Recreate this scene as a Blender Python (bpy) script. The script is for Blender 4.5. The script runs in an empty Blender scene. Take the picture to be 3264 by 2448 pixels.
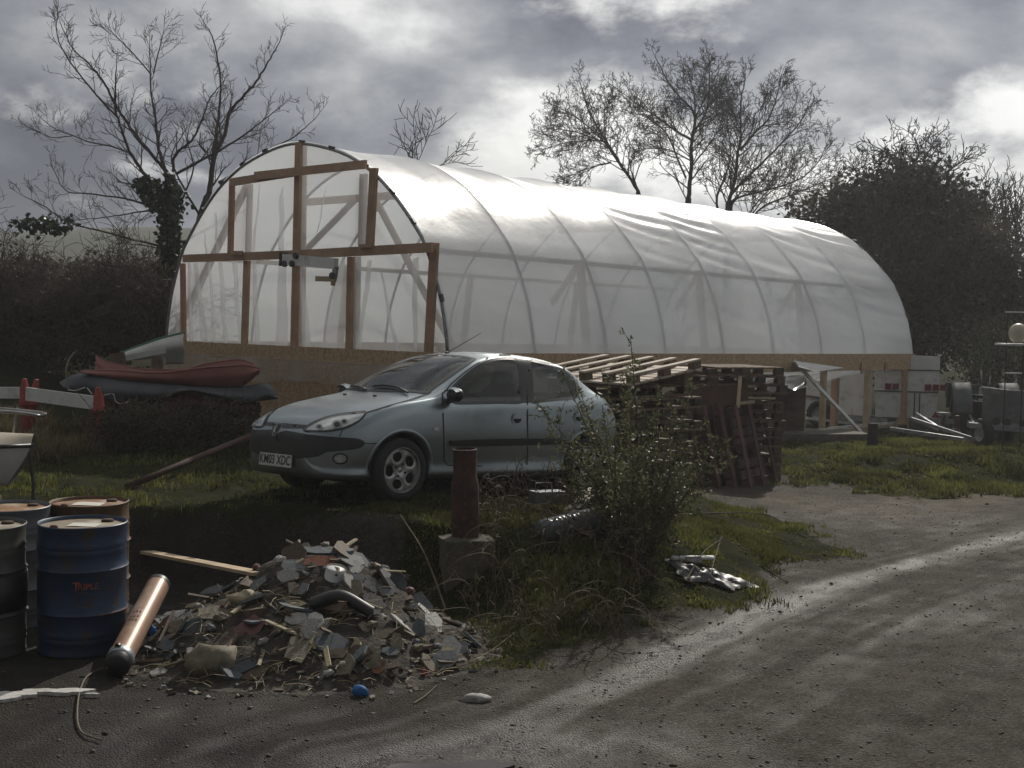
import bpy, bmesh, math, random
import numpy as np
from mathutils import Vector, Matrix, noise as mnoise
from mathutils.bvhtree import BVHTree
random.seed(7); RNG = np.random.default_rng(7)
S = bpy.context.scene
COL = S.collection
R = math.radians
# ------------------------------------------------------------------ camera
FPX, CX, CY, EYE = 4000.0, 1632.0, 1224.0, 2.35
cam_m = Matrix.Rotation(R(90 - 3.03), 3, 'X') @ Matrix.Rotation(R(1.03), 3, 'Z')
cd = bpy.data.cameras.new('camera'); cam = bpy.data.objects.new('camera', cd); COL.objects.link(cam)
cd.sensor_width = 36; cd.lens = FPX / 3264 * 36; cd.clip_end = 5000; cd.clip_start = .05
cam.matrix_world = Matrix.Translation((0, 0, EYE)) @ cam_m.to_4x4()
S.camera = cam
# ------------------------------------------------------------------ light
SUN_AZ, SUN_EL = 20.0, 36.0          # degrees right of the view direction (+Y), above the horizon
sdir = Vector((math.sin(R(SUN_AZ)) * math.cos(R(SUN_EL)), math.cos(R(SUN_AZ)) * math.cos(R(SUN_EL)), math.sin(R(SUN_EL))))
sl = bpy.data.lights.new('sun', 'SUN'); sl.energy = 3.2; sl.angle = R(0.9); sl.color = (1, .94, .85)
so = bpy.data.objects.new('sun', sl); COL.objects.link(so)
so.rotation_euler = (-sdir).to_track_quat('-Z', 'Y').to_euler(); so.location = (8, 20, 30)
W = bpy.data.worlds.new('World'); S.world = W; W.use_nodes = True
S.view_settings.view_transform = 'Standard'; S.view_settings.look = 'None'
S.view_settings.gamma = 1; S.view_settings.use_curve_mapping = False; S.view_settings.exposure = 0
S.render.engine = 'CYCLES'
def build_world():
    nt = W.node_tree; N = nt.nodes; L = nt.links; N.clear()
    def n(t, **k):
        o = N.new(t)
        for a, b in k.items(): setattr(o, a, b)
        return o
    def math_(op, a, b=None, clamp=False):
        m = n('ShaderNodeMath', operation=op); m.use_clamp = clamp
        for i, v in enumerate((a, b)):
            if v is None: continue
            if isinstance(v, (int, float)): m.inputs[i].default_value = v
            else: L.new(v, m.inputs[i])
        return m.outputs[0]
    tc = n('ShaderNodeTexCoord'); sep = n('ShaderNodeSeparateXYZ'); L.new(tc.outputs['Generated'], sep.inputs[0])
    z = math_('MAXIMUM', sep.outputs[2], 0.0)
    den = math_('ADD', z, 0.42)
    u = math_('DIVIDE', sep.outputs[0], den); v = math_('DIVIDE', sep.outputs[1], den)
    cmb = n('ShaderNodeCombineXYZ'); L.new(u, cmb.inputs[0]); L.new(v, cmb.inputs[1]); cmb.inputs[2].default_value = 3.7
    def noise(scale, detail, rough, dist, off):
        mp = n('ShaderNodeMapping'); mp.inputs['Location'].default_value = off
        L.new(cmb.outputs[0], mp.inputs[0])
        t = n('ShaderNodeTexNoise'); t.inputs['Scale'].default_value = scale; t.inputs['Detail'].default_value = detail
        t.inputs['Roughness'].default_value = rough; t.inputs['Distortion'].default_value = dist
        L.new(mp.outputs[0], t.inputs['Vector']); return t.outputs['Fac']
    big = noise(1.5, 3, .5, .1, (1.9, 0.4, 0)); mid = noise(3.9, 8, .55, .12, (5.3, 2.2, 0)); edge = noise(1.7, 9, .55, .35, (9.1, 7.7, 1.3))
    fine = noise(9, 5, .55, .1, (2.2, 8.8, 4)); d = math_('ADD', math_('ADD', math_('MULTIPLY', big, .56), math_('MULTIPLY', mid, .50)), math_('MULTIPLY', fine, .06))
    # towards the sun the cloud is thinner to the light
    dt = n('ShaderNodeVectorMath', operation='DOT_PRODUCT'); L.new(tc.outputs['Generated'], dt.inputs[0]); dt.inputs[1].default_value = sdir
    sunny = math_('POWER', math_('MAXIMUM', math_('ADD', math_('MULTIPLY', dt.outputs['Value'], .5), .5), 0.0), 3.0)
    r = n('ShaderNodeValToRGB'); e = r.color_ramp; L.new(d, r.inputs[0])
    e.elements[0].position = .43; e.elements[0].color = (.11, .121, .147, 1)
    e.elements[1].position = .665; e.elements[1].color = (.66, .665, .66, 1)
    a = e.elements.new(.49); a.color = (.155, .168, .198, 1)
    a = e.elements.new(.545); a.color = (.24, .254, .28, 1)
    a = e.elements.new(.605); a.color = (.38, .39, .40, 1)
    lum = math_('ADD', .40, math_('MULTIPLY', sunny, 1.12))
    puff = n('ShaderNodeMapRange'); L.new(noise(2.6, 10, .57, .1, (7.4, 3.1, 2)), puff.inputs[0]); puff.interpolation_type = 'SMOOTHSTEP'
    puff.inputs[1].default_value = .51; puff.inputs[2].default_value = .64; puff.inputs[3].default_value = 0; puff.inputs[4].default_value = .75
    mixc = n('ShaderNodeMix'); mixc.data_type = 'RGBA'; L.new(puff.outputs[0], mixc.inputs[0]); L.new(r.outputs[0], mixc.inputs[6]); mixc.inputs[7].default_value = (.86, .86, .83, 1)
    bc = n('ShaderNodeBackground'); L.new(mixc.outputs[2], bc.inputs[0]); L.new(lum, bc.inputs[1])
    sky = n('ShaderNodeTexSky'); sky.sky_type = 'NISHITA'; sky.sun_disc = False
    sky.sun_elevation = R(SUN_EL); sky.sun_rotation = R(SUN_AZ); sky.air_density = 1.2; sky.dust_density = 2
    bs = n('ShaderNodeBackground'); L.new(sky.outputs[0], bs.inputs[0]); bs.inputs[1].default_value = .06
    cov = n('ShaderNodeMapRange'); L.new(edge, cov.inputs[0]); cov.inputs[1].default_value = .24; cov.inputs[2].default_value = .40
    cov.inputs[3].default_value = .55; cov.inputs[4].default_value = 1
    mx = n('ShaderNodeMixShader'); L.new(cov.outputs[0], mx.inputs[0]); L.new(bs.outputs[0], mx.inputs[1]); L.new(bc.outputs[0], mx.inputs[2])
    out = n('ShaderNodeOutputWorld'); L.new(mx.outputs[0], out.inputs[0])
build_world()
# ------------------------------------------------------------------ pixel helpers (a pixel gives a direction; the depth comes from what the thing touches)
CAMP = Vector((0, 0, EYE))
def ray(px, py):
    d = cam_m @ Vector(((px - CX) / FPX, -(py - CY) / FPX, -1)); return d / d.y
def at(px, py, y): return CAMP + ray(px, py) * y
def gnd(px, py, z=0.0):
    d = ray(px, py); return CAMP + d * ((z - EYE) / d.z)
# ------------------------------------------------------------------ object helpers
def link(o, parent=None):
    COL.objects.link(o)
    if parent is not None: o.parent = parent
    return o
def tag(o, label=None, cat=None, group=None, kind=None):
    for k, v in (('label', label), ('category', cat), ('group', group), ('kind', kind)):
        if v: o[k] = v
    return o
def thing(name, label, cat, loc=(0, 0, 0), rot=(0, 0, 0), group=None):
    o = bpy.data.objects.new(name, None); link(o); o.location = loc; o.rotation_euler = rot; o.empty_display_size = .1
    return tag(o, label, cat, group)
class MB:
    def __init__(s): s.v = []; s.f = []; s.m = []
    def add(s, vs, fs, M=None, mi=0):
        b = len(s.v)
        for p in vs:
            p = Vector(p); s.v.append(M @ p if M is not None else p)
        for f in fs: s.f.append([i + b for i in f]); s.m.append(mi)
        return s
    def box(s, c, d, M=None, mi=0, jit=0):
        x, y, z = c; a, b, h = d[0] / 2, d[1] / 2, d[2] / 2
        vs = [Vector((x + i * a, y + j * b, z + k * h)) for k in (-1, 1) for j in (-1, 1) for i in (-1, 1)]
        if jit: vs = [p + Vector((random.uniform(-jit, jit), random.uniform(-jit, jit), random.uniform(-jit, jit))) for p in vs]
        return s.add(vs, [(0, 2, 3, 1), (4, 5, 7, 6), (0, 1, 5, 4), (2, 6, 7, 3), (0, 4, 6, 2), (1, 3, 7, 5)], M, mi)
    def beam(s, p, q, w, h, up=(0, 0, 1), mi=0):          # box from p to q, w across, h along up
        p = Vector(p); q = Vector(q); d = q - p; L = d.length; d.normalize(); up = Vector(up)
        a = d.cross(up)
        if a.length < 1e-4: a = d.cross(Vector((1, 0, 0)))
        a.normalize(); b = a.cross(d)
        M = Matrix((( d.x, a.x, b.x, 0), (d.y, a.y, b.y, 0), (d.z, a.z, b.z, 0), (0, 0, 0, 1))); M.translation = (p + q) / 2
        return s.box((0, 0, 0), (L, w, h), M, mi)
    def tube(s, pts, rad, n=6, cap=True, mi=0):
        pts = [Vector(p) for p in pts]
        if not isinstance(rad, (list, tuple)): rad = [rad] * len(pts)
        b = len(s.v); u = None
        for i, p in enumerate(pts):
            t = (pts[min(i + 1, len(pts) - 1)] - pts[max(i - 1, 0)]).normalized()
            if u is None: u = t.orthogonal().normalized()
            else:
                u = u - t * u.dot(t)
                u = u.normalized() if u.length > 1e-6 else t.orthogonal().normalized()
            w = t.cross(u)
            for k in range(n):
                a = 2 * math.pi * k / n; s.v.append(p + (u * math.cos(a) + w * math.sin(a)) * rad[i])
        for i in range(len(pts) - 1):
            for k in range(n):
                k2 = (k + 1) % n; s.f.append([b + i * n + k, b + i * n + k2, b + (i + 1) * n + k2, b + (i + 1) * n + k]); s.m.append(mi)
        if cap:
            s.f.append([b + k for k in range(n)][::-1]); s.f.append([b + (len(pts) - 1) * n + k for k in range(n)]); s.m += [mi, mi]
        return s
    def lathe(s, prof, n=24, M=None, mi=0, axis='z'):     # prof: list of (r, h)
        b = len(s.v)
        for r_, h in prof:
            for k in range(n):
                a = 2 * math.pi * k / n
                p = Vector((r_ * math.cos(a), r_ * math.sin(a), h)) if axis == 'z' else Vector((r_ * math.cos(a), h, r_ * math.sin(a)))
                s.v.append(M @ p if M is not None else p)
        for i in range(len(prof) - 1):
            for k in range(n):
                k2 = (k + 1) % n; s.f.append([b + i * n + k, b + i * n + k2, b + (i + 1) * n + k2, b + (i + 1) * n + k]); s.m.append(mi)
        return s
    def grid(s, nu, nv, fn, mi=0, keep=None):
        b = len(s.v)
        for i in range(nu + 1):
            for j in range(nv + 1): s.v.append(Vector(fn(i / nu, j / nv)))
        for i in range(nu):
            for j in range(nv):
                if keep and not keep((i + .5) / nu, (j + .5) / nv): continue
                s.f.append([b + i * (nv + 1) + j, b + (i + 1) * (nv + 1) + j, b + (i + 1) * (nv + 1) + j + 1, b + i * (nv + 1) + j + 1]); s.m.append(mi)
        return s
    def mesh(s, name):
        me = bpy.data.meshes.new(name); me.from_pydata([tuple(v) for v in s.v], [], s.f); return me
    def build(s, name, mats, parent=None, smooth=False, angle=None):
        me = s.mesh(name)
        for m in (mats if isinstance(mats, (list, tuple)) else [mats]): me.materials.append(MAT[m] if isinstance(m, str) else m)
        if any(s.m): me.polygons.foreach_set('material_index', s.m)
        if smooth or angle:
            me.polygons.foreach_set('use_smooth', [True] * len(me.polygons))
            if angle: me.set_sharp_from_angle(angle=R(angle))
        me.update()
        return link(bpy.data.objects.new(name, me), parent)
def np_mesh(name, V, F, mat, parent=None, smooth=False, attr=None):
    """V (n,3), F (m,k) numpy -> object"""
    me = bpy.data.meshes.new(name); k = F.shape[1]
    me.vertices.add(len(V)); me.vertices.foreach_set('co', np.ascontiguousarray(V, dtype=np.float32).ravel())
    me.loops.add(F.size); me.loops.foreach_set('vertex_index', np.ascontiguousarray(F, dtype=np.int32).ravel())
    me.polygons.add(len(F)); me.polygons.foreach_set('loop_start', np.arange(0, F.size, k, dtype=np.int32))
    if smooth: me.polygons.foreach_set('use_smooth', np.ones(len(F), dtype=bool))
    me.update(calc_edges=True); me.validate()
    for an, av in (attr or {}).items():
        a = me.attributes.new(an, 'FLOAT', 'POINT'); a.data.foreach_set('value', np.ascontiguousarray(av, dtype=np.float32))
    me.materials.append(MAT[mat] if isinstance(mat, str) else mat)
    return link(bpy.data.objects.new(name, me), parent)
def copy_tree(o, parent=None):
    c = o.copy(); COL.objects.link(c); c.parent = parent
    for ch in list(o.children): copy_tree(ch, c)
    return c
def smooth_path(pts, n=8):
    pts = [Vector(p) for p in pts]; P = [pts[0] * 2 - pts[1]] + pts + [pts[-1] * 2 - pts[-2]]; out = []
    for i in range(1, len(P) - 2):
        a, b, c, d = P[i - 1:i + 3]
        for k in range(n):
            t = k / n; out.append(.5 * ((2 * b) + (c - a) * t + (2 * a - 5 * b + 4 * c - d) * t * t + (3 * b - a - 3 * c + d) * t ** 3))
    return out + [pts[-1]]
# ------------------------------------------------------------------ materials
MAT = {}
def pm(name, c1, c2=None, scale=6, rough=.7, metal=0, bump=0, bscale=None, detail=6, lo=.35, hi=.65, rvar=0, c3=None, s3=20, stretch=None, coat=0, spec=.5, var=0):
    """procedural Principled: noise mix c1/c2 (+ blotches c3), noise bump; var = brightness change from object to object"""
    m = bpy.data.materials.new(name); m.use_nodes = True; nt = m.node_tree; N = nt.nodes; L = nt.links
    b = N['Principled BSDF']; b.inputs['Roughness'].default_value = rough; b.inputs['Metallic'].default_value = metal
    b.inputs['Coat Weight'].default_value = coat; b.inputs['Specular IOR Level'].default_value = spec
    tc = N.new('ShaderNodeTexCoord'); vec = tc.outputs['Object']
    if stretch:
        mp = N.new('ShaderNodeMapping'); mp.inputs['Scale'].default_value = stretch; L.new(vec, mp.inputs[0]); vec = mp.outputs[0]
    oi = N.new('ShaderNodeObjectInfo')
    av = N.new('ShaderNodeVectorMath'); av.operation = 'ADD'; ml = N.new('ShaderNodeVectorMath'); ml.operation = 'SCALE'; ml.inputs[0].default_value = (13, 7, 5)
    L.new(oi.outputs['Random'], ml.inputs['Scale']); L.new(vec, av.inputs[0]); L.new(ml.outputs[0], av.inputs[1]); vec = av.outputs[0]
    def noise(sc, dt=detail):
        t = N.new('ShaderNodeTexNoise'); t.inputs['Scale'].default_value = sc; t.inputs['Detail'].default_value = dt; t.inputs['Roughness'].default_value = .6
        L.new(vec, t.inputs['Vector']); return t.outputs['Fac']
    def ramp(f, a, c):
        r = N.new('ShaderNodeMapRange'); r.inputs[1].default_value = a; r.inputs[2].default_value = c; L.new(f, r.inputs[0]); return r.outputs[0]
    def mix(f, A, B):
        x = N.new('ShaderNodeMix'); x.data_type = 'RGBA'; L.new(f, x.inputs[0])
        for i, v in ((6, A), (7, B)):
            if isinstance(v, tuple): x.inputs[i].default_value = (*v, 1)
            else: L.new(v, x.inputs[i])
        return x.outputs[2]
    c2 = c2 or tuple(.72 * v for v in c1)
    f = noise(scale); col = mix(ramp(f, lo, hi), c1, c2)
    if c3: col = mix(ramp(noise(s3, 8), .53, .66), col, c3)
    if var:
        h = N.new('ShaderNodeHueSaturation'); mr = N.new('ShaderNodeMapRange'); L.new(oi.outputs['Random'], mr.inputs[0])
        mr.inputs[3].default_value = 1 - var; mr.inputs[4].default_value = 1 + var; L.new(mr.outputs[0], h.inputs['Value']); L.new(col, h.inputs['Color']); col = h.outputs[0]
    L.new(col, b.inputs['Base Color'])
    if rvar:
        r = N.new('ShaderNodeMapRange'); r.inputs[3].default_value = max(0, rough - rvar); r.inputs[4].default_value = min(1, rough + rvar)
        L.new(noise(scale * 1.7), r.inputs[0]); L.new(r.outputs[0], b.inputs['Roughness'])
    if bump:
        bp = N.new('ShaderNodeBump'); bp.inputs['Strength'].default_value = bump; bp.inputs['Distance'].default_value = .02
        L.new(noise(bscale or scale * 4, 8), bp.inputs['Height']); L.new(bp.outputs[0], b.inputs['Normal'])
    MAT[name] = m; return m
pm('timber', (.48, .31, .20), (.35, .22, .14), 3, .75, bump=.25, bscale=30, stretch=(1, 1, 1), var=.12)
pm('osb', (.52, .37, .22), (.36, .24, .14), 22, .8, bump=.3, bscale=40, detail=3, lo=.42, hi=.58, c3=(.46, .33, .2), s3=30)
pm('pale_timber', (.48, .38, .25), (.34, .26, .17), 4, .75, bump=.2, bscale=25, var=.15)
pm('old_timber', (.17, .115, .075), (.08, .055, .038), 5, .85, bump=.4, bscale=25, var=.3)
pm('pallet_pale', (.50, .43, .34), (.33, .27, .21), 5, .7, bump=.3, bscale=22, var=.12)
pm('pallet_block', (.10, .075, .05), (.05, .036, .025), 8, .85, bump=.4, var=.3)
pm('black_plastic', (.014, .014, .015), (.022, .022, .023), 12, .45)
pm('rubber', (.014, .014, .014), (.024, .023, .021), 14, .8, bump=.3, bscale=60)
pm('dark', (.008, .008, .008), (.014, .013, .012), 5, .9)
pm('steel', (.32, .32, .32), (.2, .2, .2), 8, .38, .9)
pm('galv', (.34, .36, .37), (.22, .23, .24), 14, .5, .75, bump=.1)
pm('white_paint', (.72, .73, .72), (.62, .62, .60), 4, .5, c3=(.5, .48, .44), s3=5)
pm('white_panel', (.62, .62, .60), (.52, .52, .5), 3, .6, c3=(.42, .41, .38), s3=4)
pm('rust', (.06, .022, .015), (.03, .013, .010), 7, .85, bump=.5, bscale=30, c3=(.09, .036, .02), s3=18)
pm('concrete', (.11, .098, .075), (.055, .052, .038), 5, .9, bump=.6, bscale=18, c3=(.05, .06, .03), s3=6)
pm('red_paint', (.34, .045, .03), (.22, .03, .02), 6, .6, bump=.2)
# ------------------------------------------------------------------ ground
def sst(a, b, x):
    t = np.clip((x - a) / (b - a), 0, 1); return t * t * (3 - 2 * t)
def vnoise(x, y, sc, seed=0):
    """cheap smooth value noise on arrays"""
    x = np.asarray(x) * sc + seed * 17.3; y = np.asarray(y) * sc - seed * 9.1
    xi = np.floor(x).astype(np.int64); yi = np.floor(y).astype(np.int64); fx = x - xi; fy = y - yi
    fx = fx * fx * (3 - 2 * fx); fy = fy * fy * (3 - 2 * fy)
    def h(a, b):
        k = (a * 374761393 + b * 668265263 + seed * 974711) & 0x7fffffff
        k = ((k ^ (k >> 13)) * 1274126177) & 0x7fffffff; return (k & 0xffff) / 65535.0
    return (h(xi, yi) * (1 - fx) + h(xi + 1, yi) * fx) * (1 - fy) + (h(xi, yi + 1) * (1 - fx) + h(xi + 1, yi + 1) * fx) * fy - .5
def Hraw(x, y):
    x = np.asarray(x, float); y = np.asarray(y, float)
    p = np.interp(x, [-3.2, -1.5, -.9, .8, 1.5, 2.6, 3.8], [.62, .67, .66, .52, .40, .12, 0])
    ye = np.interp(x, [-9, -2.2, -1.2, -.6, .2, 1, 3, 5], [11.4, 11.1, 10.75, 10.55, 10.9, 11.4, 13.2, 15])
    wd = np.interp(x, [-9, -1.2, -.6, .2, 1.5], [.5, .4, .5, 1.7, 2.0])
    h = p * sst(0, 1, (y - ye + wd) / wd)
    back = np.interp(x, [-4.5, -2.5], [1, 0])
    h = h * (1 - (1 - back) * sst(15.5, 19, y))
    h = h + sst(-6, -11, x) * sst(18, 27, y) * 1.2                    # bank under the brambles
    h = h + .22 * sst(3.5, 5, x) * (1 - sst(7.5, 10, x)) * sst(18.6, 20.5, y) * (1 - sst(22.5, 25, y))
    h = h + sst(36, 75, y) * 1.0 + sst(2, 12, x) * sst(28, 40, y) * .6
    n = vnoise(x, y, .5, 1) * .05 + vnoise(x, y, 1.7, 2) * .035 + vnoise(x, y, 5, 3) * .018
    return h, n
def Hn(x, y):
    h, n = Hraw(x, y); return h + n * (.6 + .8 * (h > .03))
def Hz(x, y): return float(Hn(np.array([x]), np.array([y]))[0])
def poly_sd(x, y, P):
    """signed distance (positive inside)"""
    P = [tuple(p[:2]) for p in P]; d = np.full(x.shape, 1e9); ins = np.zeros(x.shape, bool)
    for (ax, ay), (bx, by) in zip(P, P[1:] + P[:1]):
        ex, ey = bx - ax, by - ay; t = np.clip(((x - ax) * ex + (y - ay) * ey) / (ex * ex + ey * ey + 1e-9), 0, 1)
        d = np.minimum(d, np.hypot(x - ax - t * ex, y - ay - t * ey))
        c = ((ay > y) != (by > y)) & (x < (bx - ax) * (y - ay) / ((by - ay) if abs(by - ay) > 1e-9 else 1e-9) + ax); ins ^= c
    return np.where(ins, d, -d)
def line_d(x, y, P):
    d = np.full(x.shape, 1e9)
    for a, b in zip(P, P[1:]):
        ex, ey = b[0] - a[0], b[1] - a[1]; t = np.clip(((x - a[0]) * ex + (y - a[1]) * ey) / (ex * ex + ey * ey), 0, 1)
        d = np.minimum(d, np.hypot(x - a[0] - t * ex, y - a[1] - t * ey))
    return d
g_ = lambda l: [tuple(gnd(*p)[:2]) for p in l]
P_VERGE = g_([(1130, 2255), (1330, 2215), (1560, 2190), (1800, 2130), (2030, 2060), (2180, 1985), (2420, 1930), (2560, 1860), (2760, 1790), (2640, 1690), (2430, 1640)]) + [(2.3, 15.3), (1.2, 16), (-2.2, 16), (-1.2, 10.6), (-.75, 9.3)]
P_FAR = g_([(2470, 1548), (2600, 1556), (2760, 1580), (2950, 1598), (3264, 1592)]) + [(13, 19.6), (40, 24), (60, 120), (-60, 120), (-20, 24), (3, 20.5)]
P_TERR = [(-14, 11.2), (-2.5, 10.9), (-1.2, 10.7), (-.8, 10.6), (-.8, 16), (-2, 22), (-20, 30)]
TRACK = g_([(1150, 2447), (1420, 2395), (1700, 2290), (2050, 2130), (2400, 1960), (2700, 1850), (3000, 1765), (3264, 1700), (3500, 1650)])
def masks(x, y):
    nz = vnoise(x, y, 1.3, 5) * .5 + vnoise(x, y, 4, 6) * .35 + vnoise(x, y, 11, 7) * .2
    g1 = poly_sd(x, y, P_VERGE) + nz * 1.0 - .05; g2 = poly_sd(x, y, P_FAR) + nz * 2.2 - .1; g3 = poly_sd(x, y, P_TERR) + nz * .3
    grass = np.maximum(np.maximum(sst(-.1, .6, g1), sst(-.3, 1.3, g2)), sst(-.05, .2, g3) * .75)
    w1 = np.exp(-(line_d(x, y, TRACK) / .17) ** 2); w2 = np.exp(-(line_d(x, y, [(a + .75, b - 1.0) for a, b in TRACK]) / .3) ** 2)
    wet = np.clip(w1 * (.75 + nz * .9) + w2 * .16 + vnoise(x, y, .8, 9) * .35, 0, 1)
    dry = np.exp(-(line_d(x, y, [(a + .1, b + .25) for a, b in g_([(2500, 1600), (2800, 1640), (3000, 1600), (3264, 1560)])]) / .8) ** 2)
    # tyre-drawn streaks run along the track
    sd = line_d(x, y, TRACK) * np.where((y - 7) > (x + 1.2) * 1.05, 1, -1); al = x * .66 + y * .75
    st = vnoise(sd * 10, al * .9, 1, 31) + .6 * vnoise(sd * 24, al * 2.0, 1, 32); st = st * np.exp(-(sd / 1.5) ** 2)
    st = st + .5 * vnoise(x, y, 6, 33); wet = np.clip(wet + np.clip(st, 0, 1) * .38 - np.clip(-st, 0, 1) * .3, 0, 1)
    q0 = gnd(1620, 2390); wet = np.clip(wet + np.exp(-(((x - q0.x) / 1.0) ** 2 + ((y - q0.y - .35 * (x - q0.x)) / .42) ** 2)) * (.45 + nz * 1.2 + .5 * vnoise(x, y, 9, 41)), 0, 1)
    return grass, wet * (1 - grass) * np.interp(y, [6, 9.5, 12, 16, 22], [1.15, 1.1, .8, .4, .25]), dry
def axis(lo, hi, a, b, fine, growth=1.18):
    xs = list(np.arange(a, b + 1e-6, fine)); s = fine
    v = a
    while v > lo: s *= growth; v -= s; xs.insert(0, v)
    s = fine; v = b
    while v < hi: s *= growth; v += s; xs.append(v)
    return np.array(xs)
def build_ground():
    xs = axis(-420, 420, -5.5, 8.0, .055); ys = axis(-30, 460, 6.0, 21, .06)
    X, Y = np.meshgrid(xs, ys, indexing='ij'); x = X.ravel(); y = Y.ravel()
    g, w, dry = masks(x, y); z = Hn(x, y)
    near = (y < 26) & (np.abs(x) < 14)
    z = z + np.where(near, (1 - g) * (vnoise(x, y, 7, 11) * .008 + vnoise(x, y, 17, 14) * .005) + g * (vnoise(x, y, 6, 12) * .05 + vnoise(x, y, 14, 13) * .02), 0) - w * .018
    nx, ny = len(xs), len(ys); I = np.arange(nx * ny).reshape(nx, ny)
    F = np.stack([I[:-1, :-1], I[1:, :-1], I[1:, 1:], I[:-1, 1:]], -1).reshape(-1, 4)
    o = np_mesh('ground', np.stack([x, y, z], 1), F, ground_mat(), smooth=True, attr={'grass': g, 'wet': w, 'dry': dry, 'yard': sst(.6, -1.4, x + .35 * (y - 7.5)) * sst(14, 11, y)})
    tag(o, kind='structure'); return o
def ground_mat():
    m = bpy.data.materials.new('ground'); m.use_nodes = True; nt = m.node_tree; N = nt.nodes; L = nt.links; b = N['Principled BSDF']
    tc = N.new('ShaderNodeTexCoord')
    def attr(nm): a = N.new('ShaderNodeAttribute'); a.attribute_name = nm; return a.outputs['Fac']
    def noise(sc, dt=6, ro=.6):
        t = N.new('ShaderNodeTexNoise'); t.inputs['Scale'].default_value = sc; t.inputs['Detail'].default_value = dt; t.inputs['Roughness'].default_value = ro
        L.new(tc.outputs['Object'], t.inputs['Vector']); return t.outputs['Fac']
    def rng(f, a, c, d=0, e=1):
        r = N.new('ShaderNodeMapRange'); L.new(f, r.inputs[0])
        for i, v in enumerate((a, c, d, e)): r.inputs[i + 1].default_value = v
        return r.outputs[0]
    def mix(f, A, B):
        x = N.new('ShaderNodeMix'); x.data_type = 'RGBA'
        if isinstance(f, float): x.inputs[0].default_value = f
        else: L.new(f, x.inputs[0])
        for i, v in ((6, A), (7, B)):
            if isinstance(v, tuple): x.inputs[i].default_value = (*v, 1)
            else: L.new(v, x.inputs[i])
        return x.outputs[2]
    def mth(op, a, c):
        x = N.new('ShaderNodeMath'); x.operation = op
        for i, v in enumerate((a, c)):
            if isinstance(v, (int, float)): x.inputs[i].default_value = v
            else: L.new(v, x.inputs[i])
        return x.outputs[0]
    grass, wet, dry, yard = attr('grass'), attr('wet'), attr('dry'), attr('yard')
    grav = mix(rng(noise(2.2, 8, .65), .35, .65), (.056, .047, .037), (.118, .102, .083))
    grav = mix(rng(noise(38, 4, .7), .35, .7), grav, (.034, .029, .023))
    vo = N.new('ShaderNodeTexVoronoi'); vo.inputs['Scale'].default_value = 75; L.new(tc.outputs['Object'], vo.inputs['Vector'])
    sepc = N.new('ShaderNodeSeparateColor'); L.new(vo.outputs['Color'], sepc.inputs[0])
    grav = mix(rng(sepc.outputs[0], .72, .95, 0, .7), grav, (.13, .122, .11))
    grav = mix(rng(noise(1.1, 4), .55, .75, 0, .45), grav, (.06, .05, .034))
    grav = mix(mth('MULTIPLY', dry, rng(noise(3, 5), .35, .6, .2, .9)), grav, (.14, .115, .08))
    grav = mix(mth('MULTIPLY', yard, rng(noise(1.7, 6), .3, .65, .45, .95)), grav, (.03, .028, .026))  # mask mixes the left foreground gravel towards a darker colour
    soil = mix(rng(noise(3.5, 8, .65), .38, .62), (.018, .024, .008), (.036, .038, .013))
    soil = mix(rng(noise(9, 8, .65), .52, .66), soil, (.020, .016, .010))
    gm = mth('ADD', grass, mth('MULTIPLY', mth('SUBTRACT', noise(14, 8, .7), .5), .9)); gm = rng(gm, .4, .62)
    col = mix(gm, grav, soil); col = mix(mth('MULTIPLY', wet, .55), col, (.045, .040, .034))
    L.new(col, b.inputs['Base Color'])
    rgh = mth('SUBTRACT', rng(noise(4, 6), .3, .7, .72, .92), mth('MULTIPLY', wet, .5)); rgh = mth('MAXIMUM', mth('ADD', rgh, mth('MULTIPLY', gm, .3)), .27)
    L.new(rgh, b.inputs['Roughness']); L.new(mth('ADD', mth('MULTIPLY', wet, .75), .06), b.inputs['Specular IOR Level'])
    hgt = mth('ADD', mth('MULTIPLY', noise(48, 8, .8), .8), mth('MULTIPLY', rng(vo.outputs['Distance'], 0, .7, 1, 0), .8))
    bp = N.new('ShaderNodeBump'); bp.inputs['Strength'].default_value = .9; bp.inputs['Distance'].default_value = .02; L.new(hgt, bp.inputs['Height'])
    L.new(bp.outputs[0], b.inputs['Normal']); return m
build_ground()
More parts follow.
